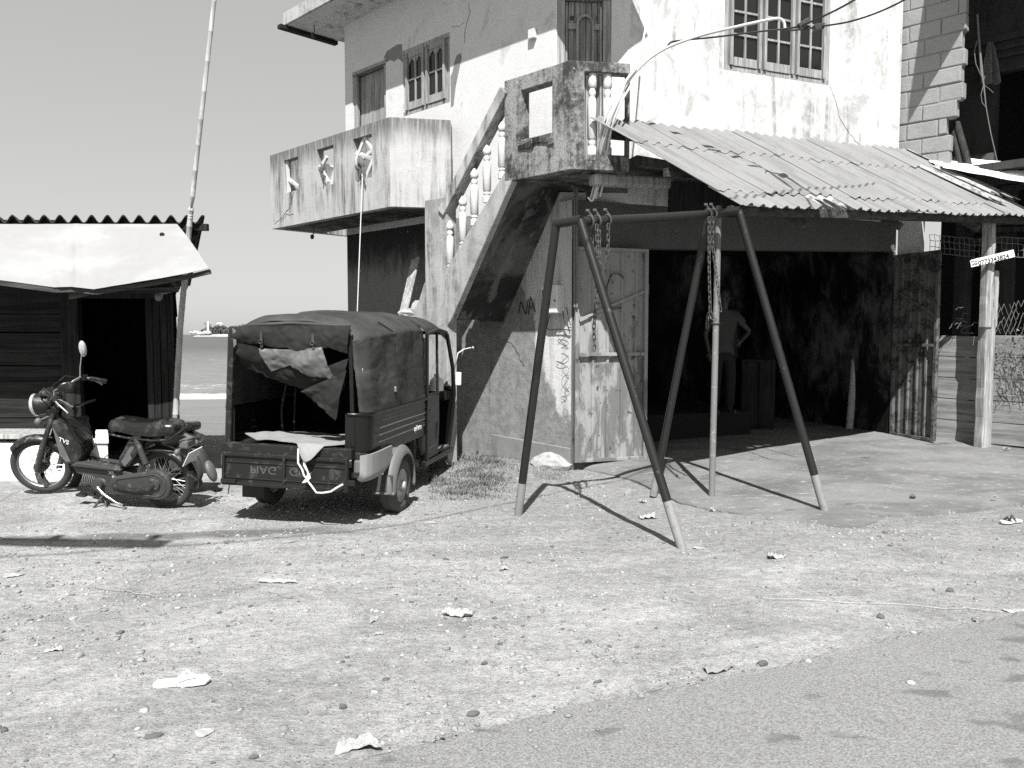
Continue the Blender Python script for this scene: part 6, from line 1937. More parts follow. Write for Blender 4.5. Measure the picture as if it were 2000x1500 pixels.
    m = MB(); m.bar((-0.655, -0.66, 0.70), (-0.64, -0.64, 1.66), 0.06, 0.06, (0, 1, 0)); put(m, 'rear_post', M_tarp, bevel=0.015)
    m = MB(); m.bar((0.525, -0.70, 0.70), (0.478, -0.69, 1.66), 0.035, 0.04, (0, 1, 0)); put(m, 'rear_post', M_body, bevel=0.006)
    m = MB(); m.tube([V((-0.63, -0.70, 1.66)), V((-0.45, -0.71, 1.715)), V((-0.05, -0.71, 1.745)), V((0.35, -0.71, 1.735)), V((0.48, -0.70, 1.69))], 0.017, 8); put(m, 'rear_header', M_tarp, smooth=50)
    # ---------- rear flap, half rolled: header strip, hanging folds, cloudy window, loose corner
    def fold(pts_top, pts_bot, nu, nv, wav, ph, bulge=0.05):
        def fn(u, v):
            def lp(ps, t):
                k = t * (len(ps) - 1); i = min(int(k), len(ps) - 2); f = k - i
                return V(ps[i]).lerp(V(ps[i + 1]), f)
            p = lp(pts_top, u).lerp(lp(pts_bot, u), v)
            cr = 0.022 * crease(p, 7.0, ph) + 0.010 * crease(p, 17.0, ph + 3)
            return p + V((0.010 * crease(p, 6.0, ph + 7), -wav * math.sin(ph + 7 * u + 3 * v) * (0.3 + v) - bulge * math.sin(math.pi * v) + cr, 0.02 * crease(p, 9.0, ph + 1) * v))
        return MB().grid(fn, nu, nv, (0, 0.006, 0))
    m = fold([(-0.60, -0.73, 1.70), (-0.1, -0.735, 1.725), (0.49, -0.73, 1.74)], [(-0.55, -0.74, 1.56), (-0.35, -0.745, 1.55), (0.0, -0.75, 1.52), (0.3, -0.75, 1.54), (0.46, -0.74, 1.50)], 60, 16, 0.014, 0.5, 0.02); put(m, 'rear_flap', M_flap, smooth=60)
    m = fold([(-0.33, -0.755, 1.52), (0.0, -0.765, 1.52), (0.25, -0.76, 1.55)], [(-0.24, -0.735, 1.32), (-0.05, -0.72, 1.38), (0.1, -0.73, 1.30), (0.34, -0.74, 1.27)], 44, 20, 0.02, 1.4, 0.02); o = put(m, 'flap_window', M_film, smooth=60); o['label'] = 'clouded plastic window of the rear flap'
    m = fold([(-0.58, -0.72, 1.57), (-0.36, -0.74, 1.53), (-0.1, -0.70, 1.40), (0.2, -0.70, 1.36), (0.47, -0.72, 1.46)], [(-0.54, -0.66, 1.34), (-0.3, -0.62, 1.26), (-0.05, -0.60, 1.19), (0.2, -0.62, 1.15), (0.42, -0.70, 1.18)], 60, 20, 0.02, 2.2, 0.03); put(m, 'rear_flap', M_tarp_in, smooth=60)
    m = fold([(0.05, -0.72, 1.17), (0.25, -0.73, 1.26), (0.46, -0.73, 1.36)], [(0.055, -0.715, 1.15), (0.26, -0.73, 1.01), (0.36, -0.73, 0.93)], 30, 24, 0.014, 0.3, 0.015); o = put(m, 'flap_corner', M_flap, smooth=60)
    m = MB(); m.prism([(-0.575, -0.75, 1.69), (-0.545, -0.75, 1.67), (-0.535, -0.755, 1.55), (-0.56, -0.755, 1.52)], (0, 0.005, 0)); put(m, 'torn_tab', M_film)
    m = MB()
    for x in (-0.30, 0.17):
        m = MB(); m.bar((x, -0.765, 1.66), (x + 0.012, -0.775, 1.53), 0.022, 0.008, (0, 1, 0)); m.torus((x + 0.006, -0.785, 1.58), 0.016, 0.005, (0, 1, 0), 12, 6); put(m, 'strap', M_tarp)
    # ---------- inside: side bench frame tube and dark lining
    m = MB(); m.tube([V((-0.40, -0.15, 0.68)), V((-0.41, -0.16, 0.95)), V((-0.38, -0.16, 1.10)), V((-0.36, -0.16, 1.20)), V((-0.36, -0.16, 1.26))], 0.014, 8); m.tube([V((-0.36, 0.0, 0.68)), V((-0.36, 0.02, 1.2))], 0.012, 8); put(m, 'hood_bow', M_body_dust, smooth=50)
    # ---------- tailgate, dropped open
    tg = MB(); zt_, zb_ = 0.615, 0.345; yt = -0.805
    xa, xb = -0.625, 0.525
    tg.box(((xa + xb) / 2, yt, (zt_ + zb_) / 2), (xb - xa, 0.018, zt_ - zb_))
    tail = put(tg, 'tailgate', M_body_dust)
    m = MB()
    for z in (zt_ - 0.008, zb_ + 0.008): m.bar((xa, yt - 0.014, z), (xb, yt - 0.014, z), 0.028, 0.03)
    for z in (zt_ - 0.075, zb_ + 0.058): m.bar((xa + 0.03, yt - 0.012, z), (xb - 0.03, yt - 0.012, z), 0.012, 0.012)
    for x in (xa + 0.014, -0.05, xb - 0.014): m.bar((x, yt - 0.015, zb_ + 0.02), (x, yt - 0.015, zt_ - 0.02), 0.026, 0.03, (0, 1, 0))
    put(m, 'stiffener', M_body_dust, tail, bevel=0.004)
    Mt = Matrix(((1, 0, 0), (0, 0, -1), (0, 1, 0))).to_4x4()
    Mt.translation = V((-0.37, yt - 0.0095, (zt_ + zb_) / 2 - 0.033))
    lettering('PIAG', 0.095, M_tyre_dusty, 'lettering', tail, Mt, 0.002, sx=1.22, flipz=True)
    Mt = Mt.copy(); Mt.translation = V((-0.01, yt - 0.0095, (zt_ + zb_) / 2 - 0.033))
    lettering('GIO', 0.095, M_tyre_dusty, 'lettering', tail, Mt, 0.002, sx=1.22, flipz=True)
    m = MB()
    for x in (-0.45, -0.02, 0.38): m.tube([V((x, -0.79, 0.62)), V((x + 0.06, -0.79, 0.62))], 0.02, 8)
    put(m, 'hinge', M_body_dust, tail, smooth=50)
    m = MB(); m.box((xa + 0.07, yt - 0.03, zb_ + 0.03), (0.14, 0.03, 0.035)); m.box((xb + 0.03, yt - 0.015, zb_ + 0.075), (0.06, 0.03, 0.045)); m.tube([V((xa + 0.07, yt - 0.02, zb_ - 0.0)), V((xa + 0.06, yt - 0.02, zb_ - 0.085))], 0.005, 6); put(m, 'latch', M_body_dust, tail, bevel=0.004)
    # ---------- lamps, rear plastic panel, fender, mud flap
    m = MB(); m.box((0.575, -0.70, 0.54), (0.085, 0.06, 0.125)); put(m, 'tail_lamp', M_lamp, bevel=0.022)
    m = MB(); m.box((-0.645, -0.74, 0.54), (0.06, 0.06, 0.13)); put(m, 'tail_lamp', M_lamp, bevel=0.022)
    m = MB(); m.prism([(-0.70, -0.70, 0.64), (-0.66, -0.76, 0.64), (-0.64, -0.76, 0.42), (-0.67, -0.72, 0.37), (-0.695, -0.70, 0.45)], (0, 0.06, 0)); put(m, 'corner_guard', M_body)
    def pan(u, v):
        ps = [(0.622, -0.755), (0.655, -0.735), (0.685, -0.68), (0.70, -0.58), (0.705, -0.42), (0.705, -0.22)]
        k = u * 5; i = min(int(k), 4); f = k - i
        x = ps[i][0] + (ps[i + 1][0] - ps[i][0]) * f; y = ps[i][1] + (ps[i + 1][1] - ps[i][1]) * f
        z = 0.645 + 0.02 * u - (0.235 - 0.05 * max(0, u - 0.8) / 0.2 - 0.03 * max(0, 0.15 - u) / 0.15) * v
        d = 0.035 * max(0, v - 0.75) ** 2 / 0.0625
        return V((x - d, y + d * 0.6, z))
    put(MB().grid(pan, 18, 12, (-0.02, 0, 0)), 'rear_panel', M_bumper, smooth=60)
    def fend(u, v):
        t = -0.35 + u * (math.pi + 0.55)
        rr_ = 0.335
        y = -rr_ * math.cos(t) * 0.95; z = 0.265 + rr_ * math.sin(t) * 1.04
        if t < 0: y = -rr_ * 0.95 - 0.02 * (-t / 0.35); z = 0.265 - 0.03 * (-t / 0.35)
        z = max(z, 0.20)
        x = 0.56 + 0.22 * v
        lip = 0.0
        if v > 0.8: lip = (v - 0.8) / 0.2
        cy = 0; cz = 0.265
        sc = 1 - 0.10 * lip
        if t >= 0: y = y * sc; z = cz + (z - cz) * sc
        return V((x - 0.012 * lip, y, z))
    o = put(MB().grid(fend, 30, 8), 'fender', M_fender, smooth=50); sm = o.modifiers.new('t', 'SOLIDIFY'); sm.thickness = 0.012
    # broad face of the fender seen from the side
    def face(u, v):
        t = -0.04 + u * (math.pi + 0.16)
        r0, r1 = 0.295, 0.375
        r_ = r0 + (r1 - r0) * v
        y = -r_ * math.cos(t) * 0.96; z = 0.265 + r_ * math.sin(t)
        if t < 0: y = -r_ * 0.96 - 0.02 * (-t); z = 0.265 + 0.55 * t
        return V((0.785 - 0.05 * v * v - 0.015, y, z))
    o = put(MB().grid(face, 34, 5, (-0.015, 0, 0)), 'fender_flare', M_fender, smooth=50)
    m = MB(); m.box((0.63, -0.33, 0.335), (0.24, 0.012, 0.15)); put(m, 'mud_flap', M_tyre)
    m = MB(); m.box((-0.58, -0.36, 0.25), (0.22, 0.012, 0.24)); put(m, 'mud_flap', M_tyre)
    # ---------- wheels
    def wheel(x, y, sg, steer=0, name='wheel'):
        w_ = empty(name, (x, y, 0.258)); w_.parent = root
        m = MB(); R0 = 0.258; hw = 0.074
        prof = [(0.150, -hw * 0.8), (0.175, -hw), (0.215, -hw * 1.08), (0.240, -hw * 0.98), (R0 - 0.006, -hw * 0.78), (R0, -hw * 0.5), (R0, -hw * 0.2), (R0 - 0.005, -hw * 0.16), (R0 - 0.005, -hw * 0.10), (R0, -hw * 0.06), (R0, hw * 0.06), (R0 - 0.005, hw * 0.10), (R0 - 0.005, hw * 0.16), (R0, hw * 0.2), (R0, hw * 0.5), (R0 - 0.006, hw * 0.78), (0.240, hw * 0.98), (0.215, hw * 1.08), (0.175, hw), (0.150, hw * 0.8)]
        m.lathe(prof, (0, 0, 0), (1, 0, 0), 40, cap=False); put(m, 'tyre', M_tyre_dusty, w_, smooth=50)
        m = MB(); m.lathe([(0.155, sg * 0.05), (0.160, sg * 0.060), (0.150, sg * 0.062), (0.140, sg * 0.040), (0.118, sg * 0.030), (0.105, sg * 0.040), (0.09, sg * 0.052), (0.06, sg * 0.055), (0.055, sg * 0.045), (0.0005, sg * 0.045)], (0, 0, 0), (1, 0, 0), 32, cap=False)
        m.lathe([(0.158, -sg * 0.05), (0.10, -sg * 0.03), (0.0005, -sg * 0.03)], (0, 0, 0), (1, 0, 0), 24, cap=False); put(m, 'rim', M_rim, w_, smooth=40)
        m = MB(); m.lathe([(0.042, sg * 0.045), (0.040, sg * 0.085), (0.028, sg * 0.10), (0.0005, sg * 0.102)], (0, 0, 0), (1, 0, 0), 20, cap=False)
        for k in range(4):
            a = k * math.pi / 2 + 0.4; m.lathe([(0.011, sg * 0.05), (0.011, sg * 0.064), (0.0005, sg * 0.065)], (0, 0.074 * math.cos(a), 0.074 * math.sin(a)), (1, 0, 0), 6, cap=False)
        put(m, 'hub', M_rim, w_, smooth=40)
        w_.rotation_euler = (0, 0, steer)
        return w_
    wheel(0.665, 0, 1); wheel(-0.60, 0, -1); wheel(0, 2.05, 1, 0.0)
    # ---------- cab
    y0, y1 = 1.05, 2.32
    m = MB()
    def croof(u, v):
        y = y0 - 0.03 + (2.0 - y0) * v; s = u * 2 - 1
        z = 1.685 + 0.155 * (1 - abs(s) ** 4) + 0.03 * math.sin(math.pi * (0.25 + 0.6 * v)) - 0.085 * max(0, (v - 0.6) / 0.4) ** 2
        return V((s * 0.625 * (1 - 0.10 * max(0, v - 0.5)), y, z))
    put(MB().grid(croof, 32, 14, (0, 0, -0.02)), 'cab_roof', M_tarp, smooth=50)
    m = MB()
    for sg in (1, -1): m.tube([V((sg * 0.635, y0, 1.675)), V((sg * 0.632, 1.45, 1.72)), V((sg * 0.60, 1.92, 1.69)), V((sg * 0.58, 2.0, 1.66))], 0.022, 8)
    put(m, 'roof_rail', M_tarp, smooth=50)
    for sg in (1, -1):
        m = MB(); m.tube([V((sg * 0.60, 1.96, 1.67)), V((sg * 0.625, 2.16, 1.28)), V((sg * 0.62, 2.27, 0.95)), V((sg * 0.58, 2.33, 0.6)), V((sg * 0.55, 2.30, 0.30))], [0.024, 0.024, 0.028, 0.03, 0.03], 10); put(m, 'windscreen_pillar', M_body, smooth=50)
        m = MB(); m.bar((sg * 0.63, 1.50, 0.98), (sg * 0.625, 1.44, 1.70), 0.026, 0.03, (0, 1, 0)); put(m, 'door_pillar', M_body_dust, bevel=0.005)
        m = MB(); m.bar((sg * 0.655, 1.06, 0.32), (sg * 0.63, 1.05, 1.68), 0.03, 0.05, (0, 1, 0)); put(m, 'cab_corner_post', M_body, bevel=0.006)
        m = MB(); m.bar((sg * 0.62, 1.0, 0.29), (sg * 0.60, 2.26, 0.27), 0.07, 0.06); put(m, 'sill', M_body, bevel=0.01)
    def dpan(u, v):
        y = 1.07 + 0.44 * u; z = 0.33 + 0.67 * v
        g = 0
        for zz, (a, b) in ((0.20, (0.08, 0.92)), (0.80, (0.15, 0.75)), (0.62, (0.05, 0.75))):
            if a < u < b: g += 0.010 * math.exp(-((v - zz - 0.05 * (u - 0.5)) / 0.022) ** 2)
        if 0.1 < u < 0.85 and 0.25 < v < 0.58: g -= 0.012 * min(1, min(u - 0.1, 0.85 - u) / 0.06, 1) * min(1, min(v - 0.25, 0.58 - v) / 0.05)
        return V((0.645 + g + 0.01 * math.sin(math.pi * v), y, z))
    d_ = put(MB().grid(dpan, 24, 50, (-0.02, 0, 0)), 'door', M_body, smooth=40)
    m = MB(); m.tube([V((0.65, 1.08, 1.02)), V((0.65, 1.30, 1.025)), V((0.645, 1.50, 1.02))], 0.014, 8); put(m, 'handle', M_body_dust, d_, smooth=50)
    m = MB(); m.box((-0.63, 1.65, 0.62), (0.025, 1.2, 0.66)); put(m, 'door', M_body, bevel=0.01)
    # front apron with windscreen frame, dashboard, floor, seat, bar
    def apron_(u, v):
        s = u * 2 - 1; z = 0.28 + 0.72 * v
        return V((s * 0.60 * (1 - 0.12 * (1 - v)), 2.34 + 0.13 * (1 - s * s) - 0.05 * v, z))
    put(MB().grid(apron_, 20, 12, (0, -0.02, 0)), 'front_panel', M_body, smooth=50)
    m = MB(); m.bar((-0.58, 2.29, 1.02), (0.58, 2.29, 1.02), 0.05, 0.04); m.bar((-0.56, 1.98, 1.68), (0.56, 1.98, 1.68), 0.05, 0.04); put(m, 'windscreen_frame', M_body)
    m = MB(); m.box((0, 2.22, 0.93), (1.12, 0.16, 0.12)); put(m, 'dashboard', M_vinyl, bevel=0.02)
    m = MB(); m.box((0, 1.65, 0.31), (1.16, 1.2, 0.03)); put(m, 'cab_floor', M_fender)
    m = MB(); m.box((0, 1.22, 0.62), (1.1, 0.36, 0.10)); m.box((0, 1.09, 0.85), (1.1, 0.08, 0.42)); m.box((0, 1.22, 0.44), (1.08, 0.34, 0.26)); put(m, 'seat', M_vinyl, bevel=0.03)
    m = MB(); m.bar((-0.6, 1.05, 1.22), (0.6, 1.05, 1.22), 0.02, 0.025); m.tube([V((0.0, 2.0, 0.6)), V((0.0, 1.95, 1.05))], 0.025, 8); m.tube([V((-0.3, 1.9, 1.1)), V((0, 1.97, 1.05)), V((0.3, 1.9, 1.1))], 0.014, 8); put(m, 'steering_bar', M_vinyl, smooth=40)
    m = MB(); m.tube([V((0.60, 2.22, 1.16)), V((0.64, 2.24, 1.32)), V((0.66, 2.27, 1.44)), V((0.72, 2.32, 1.49)), V((0.80, 2.36, 1.51))], 0.009, 8); m.tube([V((0.60, 2.22, 1.10)), V((0.66, 2.27, 1.42))], 0.006, 8); m.ell((0.82, 2.37, 1.51), (0.02, 0.02, 0.02), None, 8, 6); put(m, 'mirror_arm', M_alu, smooth=50)
    m = MB(); m.box((0.665, 2.30, 1.13), (0.07, 0.05, 0.16)); put(m, 'side_lamp', M_sticker, bevel=0.012)
    Mt = Matrix(((0, 0, 1), (1, 0, 0), (0, 1, 0))).to_4x4(); Mt.translation = V((0.652, 0.60, 0.690))
    lettering('ap\u00e9 xtra', 0.078, M_sticker, 'badge', root, Mt, 0.003, sx=0.95, offset=0.0005)
    m = MB(); m.box((0.655, -0.02, 1.16), (0.02, 0.03, 0.05)); m.box((0.56, -0.63, 1.35), (0.03, 0.03, 0.05)); put(m, 'hood_catch', M_alu, bevel=0.006)
    # ---------- things on the truck: mat, rope, can
    W = root.matrix_basis.copy()
    W = Matrix.Translation(root.location) @ root.rotation_euler.to_matrix().to_4x4()
    def fnm(u, v):
        x = -0.36 + 0.92 * u - 0.12 * v; y = -0.10 - 0.60 * v
        y -= 0.20 * v * math.exp(-((u - 0.72) / 0.17) ** 2)
        z = 0.712 + 0.010 * abs(math.sin(7 * u + 3 * v)) + 0.007 * abs(math.sin(13 * u - 8 * v))
        over = max(0, -y - 0.815)
        z -= over * 1.6
        if u < 0.12: z += 0.05 * (0.12 - u) / 0.12 * v
        return W @ V((x, y, z))
    o = MB().grid(fnm, 34, 24, (0, 0, 0.006)).build('bed_mat', M_mat_bed, smooth=60); tag(o, 'crumpled pale mat spread over the bed of the three wheeled truck', 'mat')
    m = MB()
    loop = [(0.06, -0.78, 0.70), (0.09, -0.85, 0.64), (0.095, -0.86, 0.57), (0.13, -0.86, 0.52), (0.15, -0.865, 0.47), (0.17, -0.87, 0.45), (0.19, -0.87, 0.47), (0.185, -0.865, 0.50), (0.15, -0.86, 0.55), (0.145, -0.86, 0.60), (0.155, -0.855, 0.65)]
    m.tube([W @ V(p) for p in loop], 0.0085, 8)
    m.tube([W @ V(p) for p in ((0.165, -0.865, 0.62), (0.16, -0.87, 0.56), (0.19, -0.875, 0.50), (0.20, -0.88, 0.455), (0.17, -0.885, 0.43), (0.15, -0.885, 0.41), (0.18, -0.89, 0.42), (0.215, -0.885, 0.455), (0.205, -0.88, 0.485), (0.18, -0.885, 0.46), (0.20, -0.89, 0.425), (0.235, -0.89, 0.385), (0.275, -0.89, 0.335), (0.33, -0.885, 0.335), (0.40, -0.88, 0.35), (0.45, -0.875, 0.385), (0.50, -0.865, 0.415))], 0.0085, 8)
    o = m.build('knotted_rope', M_rope, smooth=50); tag(o, 'knotted pale rope hanging over the dropped tailgate', 'rope')
    m = MB(); c = V((0.45, 2.10, 0.99)); m.lathe([(0.085, 0), (0.085, 0.10), (0.075, 0.13), (0.03, 0.17), (0.03, 0.20), (0.0005, 0.20)], (0, 0, 0), n=14)
    o = m.build('plastic_can', M_sticker, smooth=40); o.location = W @ c; tag(o, 'pale plastic can on the dashboard of the truck cab', 'can')
    # light lashing cloth and bar beneath
    return W
TW = truck()

# ------------------------------------------------------------------ moped
def moped():
    # rear and front contact points
    cr = G(327, 992, 0.0); cf = D(86, 966, 7.72); cf.z = 0.085
    fw = V((cf.x - cr.x, cf.y - cr.y, cf.z - cr.z)); WB = 1.24
    fwd = fw.normalized()
    left = V((0, 0, 1)).cross(fwd).normalized(); up = fwd.cross(left)
    lean = R(9)
    rot = Matrix((fwd, left, up)).transposed()
    rot = Matrix.Rotation(-lean, 3, fwd) @ rot
    root = empty('moped', cr, 'dark dusty moped on its stand, facing the white chest', 'moped')
    root.rotation_mode = 'QUATERNION'; root.rotation_quaternion = rot.to_quaternion()
    sc = fw.length / WB
    root.scale = (sc, sc, sc)
    put = lambda m, name, mat, parent=root, **k: m.build(name, mat, parent, **k)
    Rw = 0.267
    def wheel(x, yaw, parent=root):
        w_ = empty('wheel', (x, 0, Rw)); w_.parent = parent
        m = MB(); prof = [(0.205, -0.02), (0.215, -0.030), (0.240, -0.034), (0.258, -0.024), (0.267, -0.008), (0.267, 0.008), (0.258, 0.024), (0.240, 0.034), (0.215, 0.030), (0.205, 0.02)]
        m.lathe(prof, (0, 0, 0), (0, 1, 0), 48, cap=False); put(m, 'tyre', M_tyre, w_, smooth=50)
        m = MB(); m.lathe([(0.210, -0.018), (0.216, -0.022), (0.205, -0.02), (0.198, -0.008), (0.198, 0.008), (0.205, 0.02), (0.216, 0.022), (0.210, 0.018)], (0, 0, 0), (0, 1, 0), 48, cap=False); put(m, 'rim', M_alu, w_, smooth=50)
        m = MB(); m.lathe([(0.0005, -0.06), (0.05, -0.055), (0.055, -0.02), (0.055, 0.02), (0.05, 0.055), (0.0005, 0.06)], (0, 0, 0), (0, 1, 0), 24, cap=False); put(m, 'hub', M_bike_grey, w_, smooth=40)
        m = MB()
        for k in range(36):
            a = 2 * math.pi * k / 36; b = a + (0.55 if k % 2 else -0.55); sg = 1 if (k // 2) % 2 else -1
            m.tube([V((0.05 * math.cos(b), sg * 0.035, 0.05 * math.sin(b))), V((0.205 * math.cos(a), 0, 0.205 * math.sin(a)))], 0.0020, 4, cap=False)
        put(m, 'spokes', M_alu, w_)
        w_.rotation_euler = (0, 0, yaw)
        return w_
    wheel(0, 0)
    # steered front end
    fe = empty('front_end', (1.10, 0, 0.72)); fe.parent = root
    yaw = R(17)
    axis_dir = V((-0.42, 0, 1)).normalized()
    fe.rotation_mode = 'QUATERNION'; fe.rotation_quaternion = Quaternion(axis_dir, yaw)
    FO = V((1.10, 0, 0.72))
    L = lambda x, y, z: V((x, y, z)) - FO
    w_ = wheel(WB, 0, fe); w_.location = L(WB, 0, Rw)
    w_.name = 'wheel'
    def fput(m, name, mat, **k):
        m.v = [tuple(V(p) - FO) for p in m.v]; return m.build(name, mat, fe, **k)
    for sg in (1, -1):
        m = MB(); m.tube([V((WB, sg * 0.085, Rw)), V((WB - 0.02, sg * 0.085, Rw + 0.06))], 0.026, 12)
        path = []; rad = []
        for k in range(15):
            t = k / 14; path.append(V((WB - 0.02 - 0.075 * t, sg * 0.085, Rw + 0.06 + 0.19 * t))); rad.append(0.030 if k % 2 else 0.025)
        m.tube(path, rad, 12)
        m.tube([V((WB - 0.095, sg * 0.085, Rw + 0.25)), V((WB - 0.25, sg * 0.075, Rw + 0.60))], 0.022, 12)
        fput(m, 'fork_leg', M_bike_grey if sg > 0 else M_bike, smooth=50)
    def ff(u, v):
        t = R(38) + R(112) * u; s = v * 2 - 1
        r_ = 0.300 - 0.045 * abs(s) ** 2.5
        return V((WB + r_ * math.cos(t), s * 0.062, Rw + r_ * math.sin(t)))
    m = MB().grid(ff, 26, 8); o = fput(m, 'front_fender', M_bike, smooth=60); s_ = o.modifiers.new('t', 'SOLIDIFY'); s_.thickness = 0.004
    def flp(u, v):
        t = R(150) + R(42) * u; s = v * 2 - 1
        return V((WB + 0.29 * math.cos(t), s * 0.05, Rw + 0.29 * math.sin(t)))
    o = fput(MB().grid(flp, 10, 6, (0.004, 0, 0)), 'mud_guard', M_tyre, smooth=60)
    # head lamp, speedometer, indicators
    m = MB(); hc = V((1.155, 0, 0.855)); dirh = V((1, 0, -0.10)).normalized()
    m.lathe([(0.03, -0.13), (0.065, -0.10), (0.088, -0.03), (0.094, 0.02), (0.094, 0.035)], hc, dirh, 24); fput(m, 'headlight_shell', M_bike, smooth=40)
    m = MB(); m.lathe([(0.097, 0.02), (0.099, 0.045), (0.092, 0.05)], hc, dirh, 24, cap=False); m.lathe([(0.093, 0.036), (0.085, 0.055), (0.05, 0.068), (0.0005, 0.072)], hc, dirh, 24, cap=False); fput(m, 'headlight', M_lens, smooth=50)
    m = MB(); sc_ = V((1.03, 0.0, 0.955)); m.lathe([(0.045, -0.06), (0.06, -0.02), (0.065, 0.02), (0.06, 0.03), (0.0005, 0.034)], sc_, V((-0.35, 0, 1)), 22); fput(m, 'speedometer', M_bike, smooth=40)
    m = MB(); m.ell((1.10, 0.03, 0.965), (0.035, 0.03, 0.032)); fput(m, 'horn', M_bike_grey, smooth=60)
    m = MB(); m.ell((1.13, 0.13, 0.745), (0.03, 0.034, 0.034)); m.tube([V((1.08, 0.05, 0.76)), V((1.13, 0.12, 0.75))], 0.008, 6); fput(m, 'indicator', M_film, smooth=60)
    m = MB(); m.ell((1.13, -0.13, 0.745), (0.03, 0.034, 0.034)); m.tube([V((1.08, -0.05, 0.76)), V((1.13, -0.12, 0.75))], 0.008, 6); fput(m, 'indicator', M_film, smooth=60)
    # handlebar
    for sg in (1, -1):
        m = MB(); m.tube([V((1.045, 0, 0.87)), V((1.03, sg * 0.06, 0.90)), V((0.94, sg * 0.19, 1.00)), V((0.90, sg * 0.255, 1.02)), V((0.80, sg * 0.30, 0.985)), V((0.73, sg * 0.33, 0.955))], 0.0125, 10); fput(m, 'handlebar', M_chrome, smooth=50)
        m = MB(); m.tube([V((0.835, sg * 0.288, 0.995)), V((0.80, sg * 0.300, 0.985)), V((0.715, sg * 0.337, 0.950))], [0.024, 0.019, 0.021], 12); m.box((0.875, sg * 0.27, 1.01), (0.05, 0.045, 0.045)); fput(m, 'grip', M_vinyl, smooth=40)
        m = MB(); m.tube([V((0.90, sg * 0.265, 1.0)), V((0.84, sg * 0.325, 0.975)), V((0.775, sg * 0.35, 0.925)), V((0.765, sg * 0.352, 0.91))], [0.008, 0.008, 0.007, 0.01], 8); fput(m, 'brake_lever', M_alu, smooth=50)
        if sg > 0: st = [V((0.90, 0.25, 1.02)), V((0.885, 0.27, 1.08)), V((0.82, 0.30, 1.12))]; mc = V((0.75, 0.32, 1.13)); rm = (0.072, 0.02, 0.046)
        else: st = [V((0.90, -0.25, 1.02)), V((0.90, -0.28, 1.10)), V((0.885, -0.30, 1.19))]; mc = V((0.865, -0.31, 1.27)); rm = (0.038, 0.03, 0.075)
        m = MB(); m.tube(st + [mc], 0.006, 8); fput(m, 'mirror_stem', M_chrome, smooth=50)
        m = MB(); m.ell(mc, rm, Matrix.Rotation(0.5 * sg, 3, 'Z'), 18, 10); fput(m, 'mirror', M_vinyl if sg > 0 else M_lens, smooth=60)
    m = MB()
    for k, sg in enumerate((1, -1, 1)):
        m.tube([V((0.90, sg * 0.25, 1.01)), V((1.0, sg * 0.20, 1.02 + 0.03 * k)), V((1.10, sg * 0.08, 0.97)), V((1.12, 0, 0.86 - 0.05 * k)), V((1.06, 0, 0.72))], 0.0045, 6)
    fput(m, 'control_cables', M_vinyl, smooth=50)
    m = MB(); m.box((1.02, 0, 0.83), (0.10, 0.20, 0.035), Matrix.Rotation(0.35, 3, 'Y')); m.box((1.07, 0, 0.69), (0.09, 0.19, 0.03), Matrix.Rotation(0.35, 3, 'Y')); fput(m, 'fork_yoke', M_bike, bevel=0.006)
    # frame
    m = MB(); m.tube([V((1.09, 0, 0.70)), V((1.0, 0, 0.88))], 0.03, 12); m.tube([V((1.05, 0, 0.78)), V((0.93, 0, 0.50)), V((0.82, 0, 0.36)), V((0.45, 0, 0.34)), V((0.28, 0, 0.52)), V((0.0, 0, 0.66))], 0.028, 12); put(m, 'frame', M_bike, smooth=50)
    # leg shield tank
    def body(poly, w0, w1, name, mat, parent=root, bev=0.03):
        m = MB(); m.prism([(x, -w0, z) for x, z in poly], (0, 2 * w0, 0)); return put(m, name, mat, parent, bevel=bev)
    tank = body([(1.03, 0.72), (0.97, 0.40), (0.90, 0.335), (0.80, 0.345), (0.735, 0.45), (0.745, 0.55), (0.80, 0.66), (0.93, 0.755)], 0.085, 0, 'leg_shield', M_vinyl)
    m = MB(); m.prism([(1.005, 0.0862, 0.69), (0.955, 0.0862, 0.42), (0.90, 0.0862, 0.365), (0.855, 0.0862, 0.375), (0.935, 0.0862, 0.56)], (0, 0.002, 0)); put(m, 'decal', M_film, tank)
    Mt = Matrix(((-0.86, -0.25, 0), (0, 0, 1), (-0.25, 0.86, 0))).to_4x4(); Mt.translation = V((0.955, 0.0892, 0.555)); 
    lettering('TVS', 0.06, M_sticker, 'badge', tank, Mt, 0.001, sx=1.15, offset=0.0005)
    # floor board and lower beam
    m = MB(); m.prism([(0.86, -0.10, 0.335), (0.80, -0.10, 0.375), (0.37, -0.10, 0.355), (0.36, -0.10, 0.33)], (0, 0.20, 0)); put(m, 'foot_board', M_bike_grey, bevel=0.008)
    beam = body([(0.87, 0.325), (0.83, 0.25), (0.52, 0.205), (0.20, 0.195), (0.27, 0.30), (0.33, 0.325)], 0.065, 0, 'lower_cover', M_bike_grey, bev=0.02)
    Mt = Matrix(((-1, 0, 0), (0, 0, 1), (0, 1, 0))).to_4x4(); Mt.translation = V((0.505, 0.068, 0.285)); lettering('XL', 0.044, M_sticker, 'badge', beam, Mt, 0.001, sx=1.3, offset=0.0005)
    Mt = Matrix(((-1, 0, 0), (0, 0, 1), (0, 1, 0))).to_4x4(); Mt.translation = V((0.47, 0.068, 0.258)); lettering('SUPER', 0.026, M_sticker, 'badge', beam, Mt, 0.001, sx=1.25, offset=0.0003)
